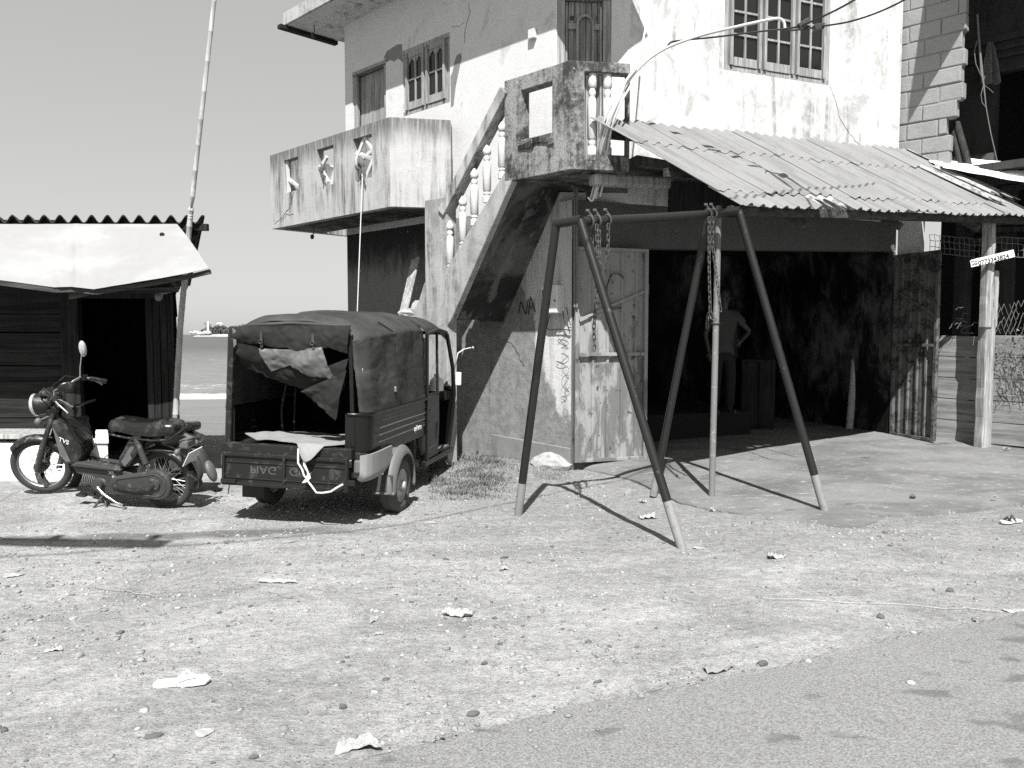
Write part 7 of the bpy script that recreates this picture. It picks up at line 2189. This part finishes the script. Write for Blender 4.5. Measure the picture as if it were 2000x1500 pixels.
    # engine, crank, pedal, stand
    m = MB(); m.ell((0.60, 0.0, 0.19), (0.12, 0.09, 0.075), None, 16, 10); m.box((0.47, 0.0, 0.16), (0.20, 0.14, 0.12)); m.lathe([(0.055, 0), (0.05, 0.03), (0.0005, 0.035)], (0.60, 0.085, 0.19), (0, 1, 0), 18); put(m, 'engine', M_bike_grey, smooth=40)
    m = MB()
    for k in range(7): m.lathe([(0.0005, 0), (0.075, 0), (0.075, 0.006), (0.0005, 0.006)], (0.655 + 0.017 * k, 0.0, 0.205 + 0.004 * k), (1, 0, 0.25), 20, cap=False)
    m.tube([V((0.76, 0.02, 0.23)), V((0.80, 0.03, 0.26)), V((0.82, 0.02, 0.33))], 0.008, 6)
    put(m, 'cooling_fins', M_alu, smooth=40)
    m = MB(); m.tube([V((0.585, 0.115, 0.17)), V((0.52, 0.13, 0.12)), V((0.40, 0.13, 0.055)), V((0.33, 0.13, 0.04))], [0.016, 0.013, 0.011, 0.010], 8); m.tube([V((0.34, 0.11, 0.04)), V((0.30, 0.17, 0.035))], 0.014, 8); put(m, 'kick_lever', M_chrome, smooth=50)
    m = MB(); m.tube([V((0.70, 0.10, 0.10)), V((0.62, 0.11, 0.11))], 0.018, 8); m.box((0.74, 0.12, 0.09), (0.09, 0.06, 0.022)); put(m, 'pedal', M_vinyl, bevel=0.004)
    m = MB(); m.tube([V((0.55, 0.09, 0.10)), V((0.60, 0.20, -0.02)), V((0.68, 0.25, -0.055))], [0.012, 0.011, 0.013], 8); m.tube([V((0.56, 0.06, 0.10)), V((0.50, 0.14, 0.02))], 0.008, 6); put(m, 'side_stand', M_bike_grey, smooth=50)
    # belt case
    m = MB(); pts = []
    for k in range(14): a = R(-75) - R(190) * k / 13; pts.append((0.0 + 0.155 * math.cos(a) * -1 if 0 else 0.136 * math.cos(R(-85) - R(180) * k / 13), Rw - 0.012 + 0.136 * math.sin(R(-85) - R(180) * k / 13)))
    pts = [(x - 0.0, z) for x, z in pts]
    pts += [(0.42, 0.285), (0.45, 0.24), (0.42, 0.13)]
    m.prism([(x, 0.078, z) for x, z in pts], (0, 0.055, 0)); case = put(m, 'belt_case', M_bike_grey, bevel=0.015)
    m = MB(); ins = [(x * 0.82 + 0.02, (z - 0.25) * 0.74 + 0.25) for x, z in pts]; m.tube([V((x, 0.134, z)) for x, z in ins], 0.006, 6, closed=True); m.lathe([(0.045, 0), (0.04, 0.02), (0.0005, 0.025)], (0.0, 0.132, Rw), (0, 1, 0), 14); m.ell((0.03, 0.14, Rw + 0.03), (0.03, 0.015, 0.02)); put(m, 'case_rib', M_bike_grey, case, smooth=40)
    m = MB(); m.tube([V((0.43, 0.145, 0.215)), V((0.20, 0.15, 0.19)), V((0.05, 0.15, 0.22)), V((0.0, 0.15, Rw))], [0.014, 0.016, 0.014, 0.013], 8); put(m, 'swing_arm', M_bike, smooth=50)
    # side panel, shock absorber
    sp = body([(0.40, 0.365), (0.38, 0.46), (0.28, 0.60), (0.16, 0.645), (0.14, 0.60), (0.22, 0.46), (0.29, 0.365)], 0.085, 0, 'side_panel', M_vinyl)
    m = MB(); m.prism([(0.355, 0.0865, 0.42), (0.24, 0.0865, 0.585), (0.19, 0.0865, 0.59), (0.26, 0.0865, 0.50), (0.245, 0.0865, 0.46), (0.32, 0.0865, 0.38)], (0, 0.002, 0)); put(m, 'decal', M_film, sp)
    for sg in (1, -1):
        m = MB(); m.tube([V((0.17, sg * 0.115, 0.655)), V((0.12, sg * 0.12, 0.52)), V((0.09, sg * 0.12, 0.44))], 0.026, 12); m.tube([V((0.09, sg * 0.12, 0.44)), V((0.02, sg * 0.12, 0.27))], 0.016, 10); put(m, 'shock_absorber', M_bike_grey, smooth=40)
    # rear fender
    def rf(u, v):
        t = R(-12) + R(150) * u; s = v * 2 - 1; t = math.pi - t if 0 else t
        tt = R(192) - R(150) * u
        r_ = 0.305 - 0.04 * abs(s) ** 2.5
        return V((r_ * math.cos(tt), s * 0.068, Rw + r_ * math.sin(tt)))
    o = put(MB().grid(rf, 26, 8), 'rear_fender', M_bike, smooth=60); s_ = o.modifiers.new('t', 'SOLIDIFY'); s_.thickness = 0.004
    # seat: two humps
    secs = [(0.47, 0.690, 0.03, 0.035), (0.46, 0.715, 0.075, 0.055), (0.40, 0.735, 0.105, 0.062), (0.30, 0.730, 0.118, 0.065), (0.20, 0.715, 0.120, 0.070), (0.12, 0.715, 0.122, 0.078), (0.02, 0.720, 0.125, 0.085), (-0.08, 0.735, 0.122, 0.080), (-0.16, 0.74, 0.105, 0.065), (-0.19, 0.735, 0.06, 0.045)]
    vs = []; n = 18
    for x, z, wy, hz in secs:
        for k in range(n):
            a = 2 * math.pi * k / n; c, s = math.cos(a), math.sin(a)
            vs.append(V((x, wy * math.copysign(abs(c) ** 0.6, c), z + (hz * (abs(s) ** 0.75) if s > 0 else -0.03 - 0.02 * abs(s)))))
    fs = [(j * n + k, j * n + (k + 1) % n, (j + 1) * n + (k + 1) % n, (j + 1) * n + k) for j in range(len(secs) - 1) for k in range(n)] + [tuple(range(n)), tuple(range((len(secs) - 1) * n, len(secs) * n))[::-1]]
    m = MB(); m.add(vs, fs); seat = put(m, 'seat', M_vinyl, smooth=60)
    m = MB(); m.tube([V((0.44, 0.10, 0.665)), V((0.25, 0.124, 0.655)), V((0.0, 0.13, 0.655)), V((-0.14, 0.115, 0.67)), V((-0.27, 0.10, 0.77)), V((-0.285, 0.0, 0.79)), V((-0.27, -0.10, 0.77)), V((-0.14, -0.115, 0.67))], 0.009, 8); put(m, 'grab_rail', M_bike, smooth=50)
    m = MB(); m.box((-0.235, 0.0, 0.62), (0.085, 0.13, 0.075)); put(m, 'tail_lamp', M_lamp, bevel=0.015)
    for sg in (1, -1):
        m = MB(); m.tube([V((-0.20, sg * 0.06, 0.58)), V((-0.22, sg * 0.12, 0.575))], 0.007, 6); m.ell((-0.225, sg * 0.135, 0.575), (0.025, 0.03, 0.03)); put(m, 'indicator', M_film, smooth=50)
    m = MB(); m.box((-0.275, 0.0, 0.50), (0.006, 0.20, 0.14), Matrix.Rotation(R(-28), 3, 'Y')); pl = put(m, 'number_plate', M_sticker)
    m = MB(); m.box((-0.20, 0, 0.54), (0.10, 0.05, 0.10)); put(m, 'plate_bracket', M_bike)
    m = MB(); m.tube([V((0.50, -0.10, 0.16)), V((0.2, -0.12, 0.17)), V((-0.25, -0.13, 0.21))], [0.022, 0.035, 0.036], 12); put(m, 'exhaust', M_bike_grey, smooth=50)
    return root
moped()

# second machine behind: only its wheel, fender and tail show past the moped
def scooter_behind():
    c = D(352, 945, 8.15)
    root = empty('parked_scooter', (c.x, c.y, 0.0), 'second dark scooter mostly hidden behind the moped, its rear wheel showing', 'scooter')
    put = lambda m, name, mat, **k: m.build(name, mat, root, **k)
    m = MB(); m.lathe([(0.19, -0.03), (0.22, -0.045), (0.25, -0.03), (0.262, 0), (0.25, 0.03), (0.22, 0.045), (0.19, 0.03)], (0, 0, 0.262), (0.15, 1, 0), 36, cap=False); m.lathe([(0.19, -0.02), (0.0005, -0.03)], (0, 0, 0.262), (0.15, 1, 0), 24, cap=False); m.lathe([(0.19, 0.02), (0.0005, 0.03)], (0, 0, 0.262), (0.15, 1, 0), 24, cap=False); put(m, 'rear_wheel', M_tyre, smooth=50)
    m = MB(); m.lathe([(0.19, -0.03), (0.22, -0.045), (0.25, -0.03), (0.262, 0), (0.25, 0.03), (0.22, 0.045), (0.19, 0.03)], (-1.2, -0.1, 0.262), (0.15, 1, 0), 36, cap=False); put(m, 'front_wheel', M_tyre, smooth=50)
    def rf(u, v):
        t = R(-8) + R(140) * u; s = v * 2 - 1; r_ = 0.315 - 0.05 * abs(s) ** 2.5
        return V((r_ * math.cos(t), s * 0.075, 0.262 + r_ * math.sin(t)))
    put(MB().grid(rf, 22, 8, (0, 0, 0.004)), 'rear_fender', M_bike_grey, smooth=60)
    m = MB(); m.prism([(0.25, -0.12, 0.60), (0.1, -0.12, 0.66), (-0.45, -0.12, 0.62), (-0.55, -0.12, 0.45), (-0.25, -0.12, 0.38), (-0.05, -0.12, 0.50), (0.2, -0.12, 0.52)], (0, 0.24, 0)); put(m, 'body', M_vinyl, bevel=0.04)
    m = MB(); m.prism([(0.2, -0.11, 0.66), (-0.4, -0.11, 0.65), (-0.5, -0.11, 0.70), (-0.1, -0.11, 0.74), (0.2, -0.11, 0.75)], (0, 0.22, 0)); put(m, 'seat', M_vinyl, bevel=0.03)
    m = MB(); m.prism([(-0.45, -0.13, 0.2), (-0.95, -0.15, 0.22), (-1.05, -0.15, 0.8), (-1.0, -0.15, 0.8), (-0.9, -0.14, 0.28), (-0.45, -0.13, 0.27)], (0, 0.28, 0)); m.tube([V((-1.2, -0.1, 0.262)), V((-1.03, -0.05, 0.9))], 0.03, 8); m.tube([V((-1.0, -0.28, 0.95)), V((-1.04, 0, 0.92)), V((-1.0, 0.28, 0.95))], 0.015, 8); put(m, 'leg_shield', M_vinyl, bevel=0.02)
    m = MB(); m.ell((0.33, -0.02, 0.24), (0.045, 0.08, 0.12), Matrix.Rotation(-0.35, 3, 'Y')); put(m, 'mud_flap', M_film, smooth=60)
    m = MB(); m.tube([V((0.05, -0.05, 0.26)), V((-0.3, -0.05, 0.24))], 0.035, 8); m.tube([V((-0.2, -0.1, 0.2)), V((-0.25, -0.25, 0.0))], 0.012, 6); put(m, 'swing_arm', M_bike)
scooter_behind()
# ------------------------------------------------------------------ man standing in the dark garage
def person():
    zb = 0.52; Y = 11.3
    c = D(1412, 700, Y); bx, by = c.x, Y
    root = empty('person', (bx, by, zb), 'person in shirt and dark trousers standing hand on hip in the dark garage', 'person')
    def skin(name, verts, edges, radii, mat, rootv=0, sub=2):
        me = bpy.data.meshes.new(name); me.from_pydata([V(v) for v in verts], edges, [])
        o = bpy.data.objects.new(name, me); COL.objects.link(o); o.parent = root
        md = o.modifiers.new('skin', 'SKIN'); md.use_smooth_shade = True
        for i, r_ in enumerate(radii):
            q = me.skin_vertices[0].data[i]; q.radius = r_ if isinstance(r_, tuple) else (r_, r_); q.use_root = (i == rootv)
        sd = o.modifiers.new('sub', 'SUBSURF'); sd.levels = sub; sd.render_levels = sub
        me.materials.append(mat); return o
    m_skin = plain('skin', 0.04, 0.6, 0.1, 10); m_shirt = plain('shirt_cloth', 0.04, 0.9, 0.12, 12); m_trs = plain('trouser_cloth', 0.008, 0.9); m_hair = plain('hair', 0.012, 0.5)
    Vv = []; E = []; Rr = []
    def add(p, r_, par=None):
        Vv.append(p); Rr.append(r_); i = len(Vv) - 1
        if par is not None: E.append((par, i))
        return i
    pel = add((0, 0, 0.95), (0.15, 0.105)); wa = add((0, 0, 1.10), (0.135, 0.095), pel); ch = add((0, 0, 1.30), (0.155, 0.11), wa); nb = add((0, 0.0, 1.45), (0.075, 0.06), ch); nk = add((0, -0.01, 1.52), (0.05, 0.05), nb); hb = add((0, -0.02, 1.60), (0.07, 0.085), nk); ht = add((0, -0.015, 1.70), (0.075, 0.09), hb); add((0, -0.01, 1.765), (0.045, 0.055), ht)
    hands = []
    for sg, elbow, wrist in ((1, (0.42, 0.03, 1.17), (0.24, -0.08, 1.04)), (-1, (-0.25, 0.06, 1.13), (-0.24, -0.05, 0.88))):
        s_ = add((sg * 0.165, 0, 1.41), 0.055, ch); e_ = add(elbow, 0.040, s_); w_ = add(wrist, 0.027, e_)
        d = (V(wrist) - V(elbow)).normalized(); pm = V(wrist) + d * 0.06
        p_ = add(tuple(pm), (0.034, 0.018), w_)
        side = d.cross(V((0, 1, 0))).normalized()
        for k, L in enumerate((0.062, 0.072, 0.068, 0.052)):
            b = pm + d * 0.03 + side * (k - 1.5) * 0.017; k1 = add(tuple(b), 0.0095, p_); k2 = add(tuple(b + d * L * 0.55 + V((0, -0.006, 0))), 0.0085, k1); add(tuple(b + d * L * 0.9 + V((0, -0.02, 0))), 0.007, k2)
        t1 = add(tuple(V(wrist) + d * 0.03 + side * -0.034), 0.011, p_); add(tuple(V(wrist) + d * 0.07 + side * -0.055), 0.009, t1)
    for sg in (1, -1):
        h_ = add((sg * 0.095, 0, 0.88), 0.09, pel); k_ = add((sg * 0.11, -0.01, 0.48), 0.058, h_); a_ = add((sg * 0.12, 0.02, 0.09), 0.038, k_); f_ = add((sg * 0.125, -0.05, 0.035), (0.04, 0.03), a_); add((sg * 0.13, -0.17, 0.025), (0.04, 0.02), f_)
    skin('body', Vv, E, Rr, m_skin, 0)
    skin('shirt', [(0, 0, 0.84), (0, 0, 0.95), (0, 0, 1.10), (0, 0, 1.30), (0.17, 0, 1.415), (0.33, 0.02, 1.26), (-0.17, 0, 1.415), (-0.215, 0.04, 1.25), (0, 0, 1.46)], [(0, 1), (1, 2), (2, 3), (3, 4), (4, 5), (3, 6), (6, 7), (3, 8)], [(0.175, 0.125), (0.18, 0.13), (0.165, 0.12), (0.18, 0.13), 0.078, 0.066, 0.078, 0.066, (0.085, 0.07)], m_shirt, 3)
    skin('trousers', [(0, 0, 0.98), (0, 0, 0.90), (0.10, 0, 0.84), (0.113, -0.01, 0.48), (0.122, 0.01, 0.07), (-0.10, 0, 0.84), (-0.113, -0.01, 0.48), (-0.122, 0.01, 0.07)], [(0, 1), (1, 2), (2, 3), (3, 4), (1, 5), (5, 6), (6, 7)], [(0.16, 0.115), (0.165, 0.12), 0.108, 0.082, 0.068, 0.108, 0.082, 0.068], m_trs, 1)
    m = MB(); m.ell((0, 0.005, 1.705), (0.092, 0.108, 0.105), None, 18, 12); m.v = [p if p[2] > 1.69 or p[1] > -0.02 else (p[0] * 0.85, p[1] * 0.55, p[2]) for p in m.v]; m.build('hair', m_hair, root, smooth=60)
    m = MB()
    m.ell((0, -0.118, 1.635), (0.014, 0.02, 0.026)); 
    for sg in (1, -1): m.ell((sg * 0.088, 0.0, 1.64), (0.012, 0.022, 0.034))
    m.build('nose_and_ears', m_skin, root, smooth=60)
    m = MB()
    for sg in (1, -1): m.ell((sg * 0.032, -0.098, 1.665), (0.013, 0.01, 0.007))
    m.ell((0, -0.102, 1.585), (0.026, 0.008, 0.006)); m.build('eyes_and_mouth', m_hair, root, smooth=60)
    root.rotation_euler = (0, 0, R(12))
person()

def garage_things():
    a = D(1659, 838, 12.1); b = D(1674, 652, 12.22)
    g = V((a.x, a.y, 0.2))
    m = MB(); m.tube([g, b], 0.055, 12); o = m.build('leaning_pipe', M_stone_pale, smooth=50); tag(o, 'thick pale pipe leaning on the rear wall of the dark garage', 'pipe')
    p0 = D(1448, 700, 12.2); p1 = D(1512, 880, 12.2)
    root = empty('cupboard', ((p0.x + p1.x) / 2, 12.4, 0.2), 'low dark cupboard against the stained wall inside the garage', 'cupboard')
    w = p1.x - p0.x; h = D(1480, 702, 12.2).z - 0.2
    m = MB(); m.box((0, 0, h / 2), (w, 0.4, h)); m.build('case', M_wood_dark, root, bevel=0.01)
    for k in (-1, 1):
        m = MB(); m.box((k * w / 4, -0.212, h / 2), (w / 2 - 0.02, 0.02, h - 0.08)); m.build('door', M_wood_dark, root, bevel=0.006)
garage_things()

# ------------------------------------------------------------------ grass along the wall, litter, stones
def grass():
    rr = random.Random(17); m = MB()
    def blade(p, h, wd):
        a = rr.uniform(0, 6.28); d = V((math.cos(a), math.sin(a), 0)); n = V((-d.y, d.x, 0)) * wd
        b = rr.uniform(0.2, 1.3) * h
        p1 = p + d * b * 0.35 + V((0, 0, h * 0.6)); p2 = p + d * b + V((0, 0, h))
        m.add([p - n, p + n, p1 + n * 0.7, p1 - n * 0.7, p2], [(0, 1, 2, 3), (3, 2, 4)])
    def ok(px, py): 
        return True
    n = 0
    while n < 9500:
        px, py = rr.uniform(838, 1020), rr.uniform(852, 975)
        # band that follows the wall foot, thinning towards the open sand
        yy = (px - 838) / 182
        lim = 905 + 30 * math.sin(yy * 3.0) + 30 * (1 - yy)
        f = 1.0 if py < lim else math.exp(-(py - lim) / 24)
        if px > 985: f *= 0.5
        if py < 862 + 40 * yy - 6: continue
        if rr.random() > f: continue
        g = G(px, py, 0.02); g.z = float(gz(g.x, g.y)) - 0.01
        if g.x + g.y > C_S - 0.04: continue
        cl = 0.5 + 0.5 * math.sin(9 * g.x + 3 * math.sin(7 * g.y)) * math.sin(8 * g.y)
        if rr.random() > 0.35 + 0.65 * cl: continue
        blade(g, rr.uniform(0.015, 0.055) * (0.7 + 0.9 * cl * cl) * (1.9 if rr.random() < 0.05 else 1), rr.uniform(0.0018, 0.0045)); n += 1
    for _ in range(500):
        px, py = rr.uniform(1040, 1112), rr.uniform(905, 940)
        g = G(px, py, 0.0); g.z = float(gz(g.x, g.y)) - 0.01
        if g.x + g.y > C_S - 0.05: continue
        blade(g, rr.uniform(0.03, 0.07), 0.002)
    mt = Mat('dry_grass'); ra = mt.geo.outputs['Random Per Island']
    mt.done(mt.mix(ra, 0.04, 0.19), 0.8, spec=0.2)
    o = m.build('grass', mt.m)
    tag(o, 'short dry grass growing along the foot of the low wall', 'grass', kind='stuff')
    # pale lumps of old render at the foot of the wall
    def lump(px, py, rx, ry, rz, name, lab, mat, sd=1, rot=0.4):
        if name != 'boulder' and sd > 6: rx, ry, rz = rx * 0.58, ry * 0.58, rz * 0.62
        r2 = random.Random(sd); g = G(px, py, 0.02); g.z = float(gz(g.x, g.y))
        g.z = floor_z(g.x, g.y) - rz * 0.12
        bm = bmesh.new(); bmesh.ops.create_icosphere(bm, subdivisions=3 if name == 'boulder' else 2, radius=1)
        dirs = [V((r2.uniform(-1, 1), r2.uniform(-1, 1), r2.uniform(-0.4, 1))).normalized() for _ in range(9 if name == 'boulder' else 14)]
        for v in bm.verts:
            k = 1.0
            for d in dirs: 
                t = v.co.normalized().dot(d)
                if t > 0.3: k = min(k, (0.78 if name == 'boulder' else 0.66) / t)
            v.co = V((v.co.x * k * rx, v.co.y * k * ry, v.co.z * k * rz)) + V((r2.uniform(-1, 1), r2.uniform(-1, 1), r2.uniform(-1, 1))) * 0.03 * rx
        me = bpy.data.meshes.new(name); bm.to_mesh(me); bm.free(); me.materials.append(mat)
        o = bpy.data.objects.new(name, me); COL.objects.link(o); o.location = g + V((0, 0, rz * 0.45)); o.rotation_euler = (0, 0, rot)
        tag(o, lab, 'stone'); return o
    lump(1075, 912, 0.30, 0.16, 0.14, 'boulder', 'long pale boulder at the wall foot beside the pale gate leaf', M_stone_pale, 3, -0.6)
    lump(935, 868, 0.20, 0.13, 0.11, 'boulder', 'whitish lump of rubble in the grass where the plinth starts', M_stone_pale, 4, -0.7)
    lump(1012, 894, 0.09, 0.07, 0.06, 'boulder', 'small pale lump against the plinth of the low wall', M_stone_pale, 5)
    lump(1228, 962, 0.062, 0.05, 0.075, 'stone', 'pale upright stone between the legs of the swing frame', M_stone, 6)
    lump(153, 1278, 0.052, 0.045, 0.04, 'stone', 'round two toned stone alone on the sand near the road', M_stone, 7)
    lump(670, 1372, 0.045, 0.035, 0.028, 'stone', 'dark stone on the sand above the white sheet of paper', M_stone_dark, 8)
    lump(925, 1386, 0.062, 0.035, 0.03, 'stone', 'flat dark lump on the sand close to the road edge', M_stone_dark, 9)
    lump(1150, 1251, 0.04, 0.035, 0.026, 'stone', 'small dark stone below the front foot of the swing', M_stone_dark, 10)
    lump(946, 1285, 0.045, 0.03, 0.022, 'stone', 'small black stone on the open sand in the middle', M_stone_dark, 11)
    lump(670, 1287, 0.022, 0.02, 0.018, 'stone', 'tiny dark pebble standing out on the pale sand', M_stone_dark, 12)
    lump(1490, 1296, 0.07, 0.05, 0.04, 'stone', 'dark clod at the very edge of the asphalt', M_stone_dark, 13)
    lump(1720, 1198, 0.06, 0.05, 0.035, 'stone', 'dark clod on the sand at the right', M_stone_dark, 14)
    lump(1856, 1146, 0.075, 0.05, 0.035, 'stone', 'flat dark clod on the sand below the concrete pavement', M_stone_dark, 15)
    lump(1782, 978, 0.085, 0.05, 0.04, 'clod', 'black clod lying on the concrete pavement', M_stone_dark, 16)
    lump(565, 1055, 0.14, 0.09, 0.03, 'stone', 'flat grey slab of stone in the dark streak', M_stone, 17)
    lump(985, 1085, 0.09, 0.03, 0.02, 'clod', 'dark bar shaped lump on the gravel left of the swing', M_stone_dark, 18)
    lump(495, 1474, 0.05, 0.03, 0.02, 'stone', 'dark stone at the bottom edge of the sand', M_stone_dark, 19)
    lump(300, 1432, 0.09, 0.05, 0.02, 'clod', 'broad dark clod pressed into the sand near the white carton', M_stone_dark, 20)
grass()

def litter():
    def paper(px, py, w_, d_, h, sd, lab, mat=M_scrap, rot=0.0, name='waste_paper', cat='paper'):
        r2 = random.Random(sd); g = G(px, py, 0.0)
        z = floor_z(g.x, g.y) - 0.004
        ph = [r2.uniform(0, 6) for _ in range(5)]; w_ *= 0.74; d_ *= 0.74; h *= 0.55
        def fn(u, v):
            x = (u - 0.5) * w_ * (1 + 0.25 * math.sin(ph[3] + 3 * v)); y = (v - 0.5) * d_ * (1 + 0.3 * math.sin(ph[4] + 4 * u))
            zz = abs(h * (0.6 * math.sin(ph[0] + 5 * u + 2 * v) * math.sin(ph[1] + 4 * v) + 0.5 * abs(math.sin(ph[2] + 9 * u - 6 * v)) + 0.25 * abs(math.sin(17 * u + 11 * v + ph[3]))))
            return V((x, y, zz + 0.006))
        o = MB().grid(fn, 18, 14, (0, 0, 0.002)).build(name, mat, smooth=20)
        o.location = (g.x, g.y, z); o.rotation_euler = (0, 0, rot)
        tag(o, lab, cat); return o
    paper(697, 1452, 0.20, 0.17, 0.035, 1, 'white sheet of paper beside the road edge', rot=0.3)
    paper(894, 1203, 0.20, 0.10, 0.06, 2, 'crumpled white paper with pointed ends alone on the sand', rot=-0.1)
    paper(1265, 1012, 0.24, 0.13, 0.06, 3, 'white torn carton between the legs of the swing frame', rot=0.2)
    paper(1256, 982, 0.09, 0.07, 0.05, 4, 'small crumpled white paper above the torn carton', rot=0.7)
    paper(1391, 998, 0.07, 0.06, 0.05, 5, 'white scrap at the foot of the awning post', rot=0.1)
    paper(1514, 1090, 0.16, 0.10, 0.05, 6, 'pale crumpled packet on the gravel right of the swing', M_stone_pale, rot=0.2)
    paper(1365, 1070, 0.10, 0.05, 0.015, 7, 'flat pale packet next to the front swing foot', rot=0.0)
    paper(25, 1126, 0.17, 0.09, 0.012, 8, 'pale flat card at the left edge of the picture', rot=0.1)
    paper(398, 1436, 0.085, 0.075, 0.008, 9, 'small white printed carton flat on the sand', rot=0.2)
    paper(545, 1139, 0.30, 0.07, 0.03, 10, 'long thin pale strip curled on the sand', rot=-0.1, name='paper_strip')
    paper(840, 1023, 0.14, 0.10, 0.01, 11, 'faint flat paper on the gravel behind the truck', M_stone_pale, rot=0.4)
    paper(985, 1115, 0.07, 0.05, 0.03, 12, 'white scrap on the gravel left of the swing', rot=0.4)
    paper(730, 1209, 0.06, 0.13, 0.015, 13, 'small brown card lying on the sand', M_cardboard, rot=0.05, name='card', cat='card')
    paper(1992, 1191, 0.20, 0.08, 0.02, 14, 'white paper on the asphalt edge at the far right', rot=0.1)
    paper(1400, 1308, 0.20, 0.12, 0.04, 15, 'grey crumpled bag half buried at the asphalt edge', M_stone, rot=0.6, name='plastic_bag', cat='bag')
    paper(740, 1238, 0.07, 0.03, 0.02, 16, 'small pale flake below the brown card', rot=0.2)
    paper(1942, 984, 0.06, 0.04, 0.03, 17, 'white scrap on the concrete pavement at the right', rot=0.2)
    paper(105, 1270, 0.10, 0.07, 0.02, 18, 'pale curled wrapper left of the round stone', rot=0.3)
    paper(1965, 902, 0.10, 0.07, 0.05, 19, 'dull scrap on the pavement in front of the board fence', M_cardboard, rot=0.3)
    # flip flop
    g = G(355, 1337, 0.0); root = empty('flip_flop', (g.x, g.y, float(gz(g.x, g.y)) + 0.008), 'white flip flop sandal lying alone on the sand', 'sandal'); root.rotation_euler = (R(6), 0, R(14))
    m = MB(); pts = [(-0.12, -0.03), (-0.125, 0.0), (-0.11, 0.03), (-0.02, 0.027), (0.06, 0.042), (0.11, 0.035), (0.13, 0.0), (0.11, -0.038), (0.05, -0.044), (-0.03, -0.03)]
    m.prism([(x, y, 0) for x, y in pts], (0, 0, 0.016)); m.build('sole', M_paper, root, bevel=0.004)
    m = MB(); m.tube([V((-0.02, 0.03, 0.012)), V((0.02, 0.02, 0.05)), V((0.075, 0.0, 0.02))], 0.006, 6); m.tube([V((-0.02, -0.032, 0.012)), V((0.02, -0.022, 0.05)), V((0.075, 0.0, 0.02))], 0.006, 6); m.build('strap', M_sticker, root, smooth=50)
    g = G(1975, 1022, 0.0); root = empty('flip_flop', (g.x, g.y, float(gz(g.x, g.y)) + 0.008), 'dark strapped sandal at the right edge near the pavement', 'sandal'); root.rotation_euler = (0, 0, R(200))
    m = MB(); m.prism([(x * 0.9, y, 0) for x, y in pts], (0, 0, 0.02)); m.build('sole', M_sticker, root, bevel=0.004)
    m = MB(); m.tube([V((-0.02, 0.03, 0.012)), V((0.0, 0.0, 0.065)), V((-0.02, -0.03, 0.012))], 0.009, 6); m.tube([V((0.05, 0.035, 0.012)), V((0.05, 0.0, 0.05)), V((0.05, -0.035, 0.012))], 0.012, 6); m.build('strap', M_vinyl, root, smooth=50)
    # twigs
    rr = random.Random(23)
    twigs = [(175, 1143, 300, 1166, 'thin twig on the sand left of the middle'), (525, 1157, 575, 1172, 'short twig below the pale paper strip'), (90, 1340, 130, 1322, 'twig near the left edge of the sand'), (735, 1152, 785, 1151, 'straight thin stick in the middle of the sand'), (1310, 1175, 1355, 1180, 'twig on the gravel below the swing'), (1500, 1172, 1960, 1195, 'long dry vine lying along the road edge'), (0, 990, 40, 975, 'bent dry stalk at the left edge near the moped'), (150, 1033, 185, 1028, 'bleached stick in the dark streak')]
    for k, (x0, y0, x1, y1, lab) in enumerate(twigs):
        a, b = G(x0, y0), G(x1, y1); n = 8; pts = []
        for i in range(n + 1):
            p = a.lerp(b, i / n) + V((rr.uniform(-1, 1), rr.uniform(-1, 1), 0)) * 0.02 * (1 + (b - a).length * 0.3); p.z = float(gz(p.x, p.y)) + 0.008 + 0.006 * rr.random(); pts.append(p)
        m = MB(); m.tube(pts, 0.0024 if k != 5 else 0.0018, 5); o = m.build('twig', M_bamboo if k in (5, 7) else M_cardboard, smooth=50); tag(o, lab, 'twig')
litter()
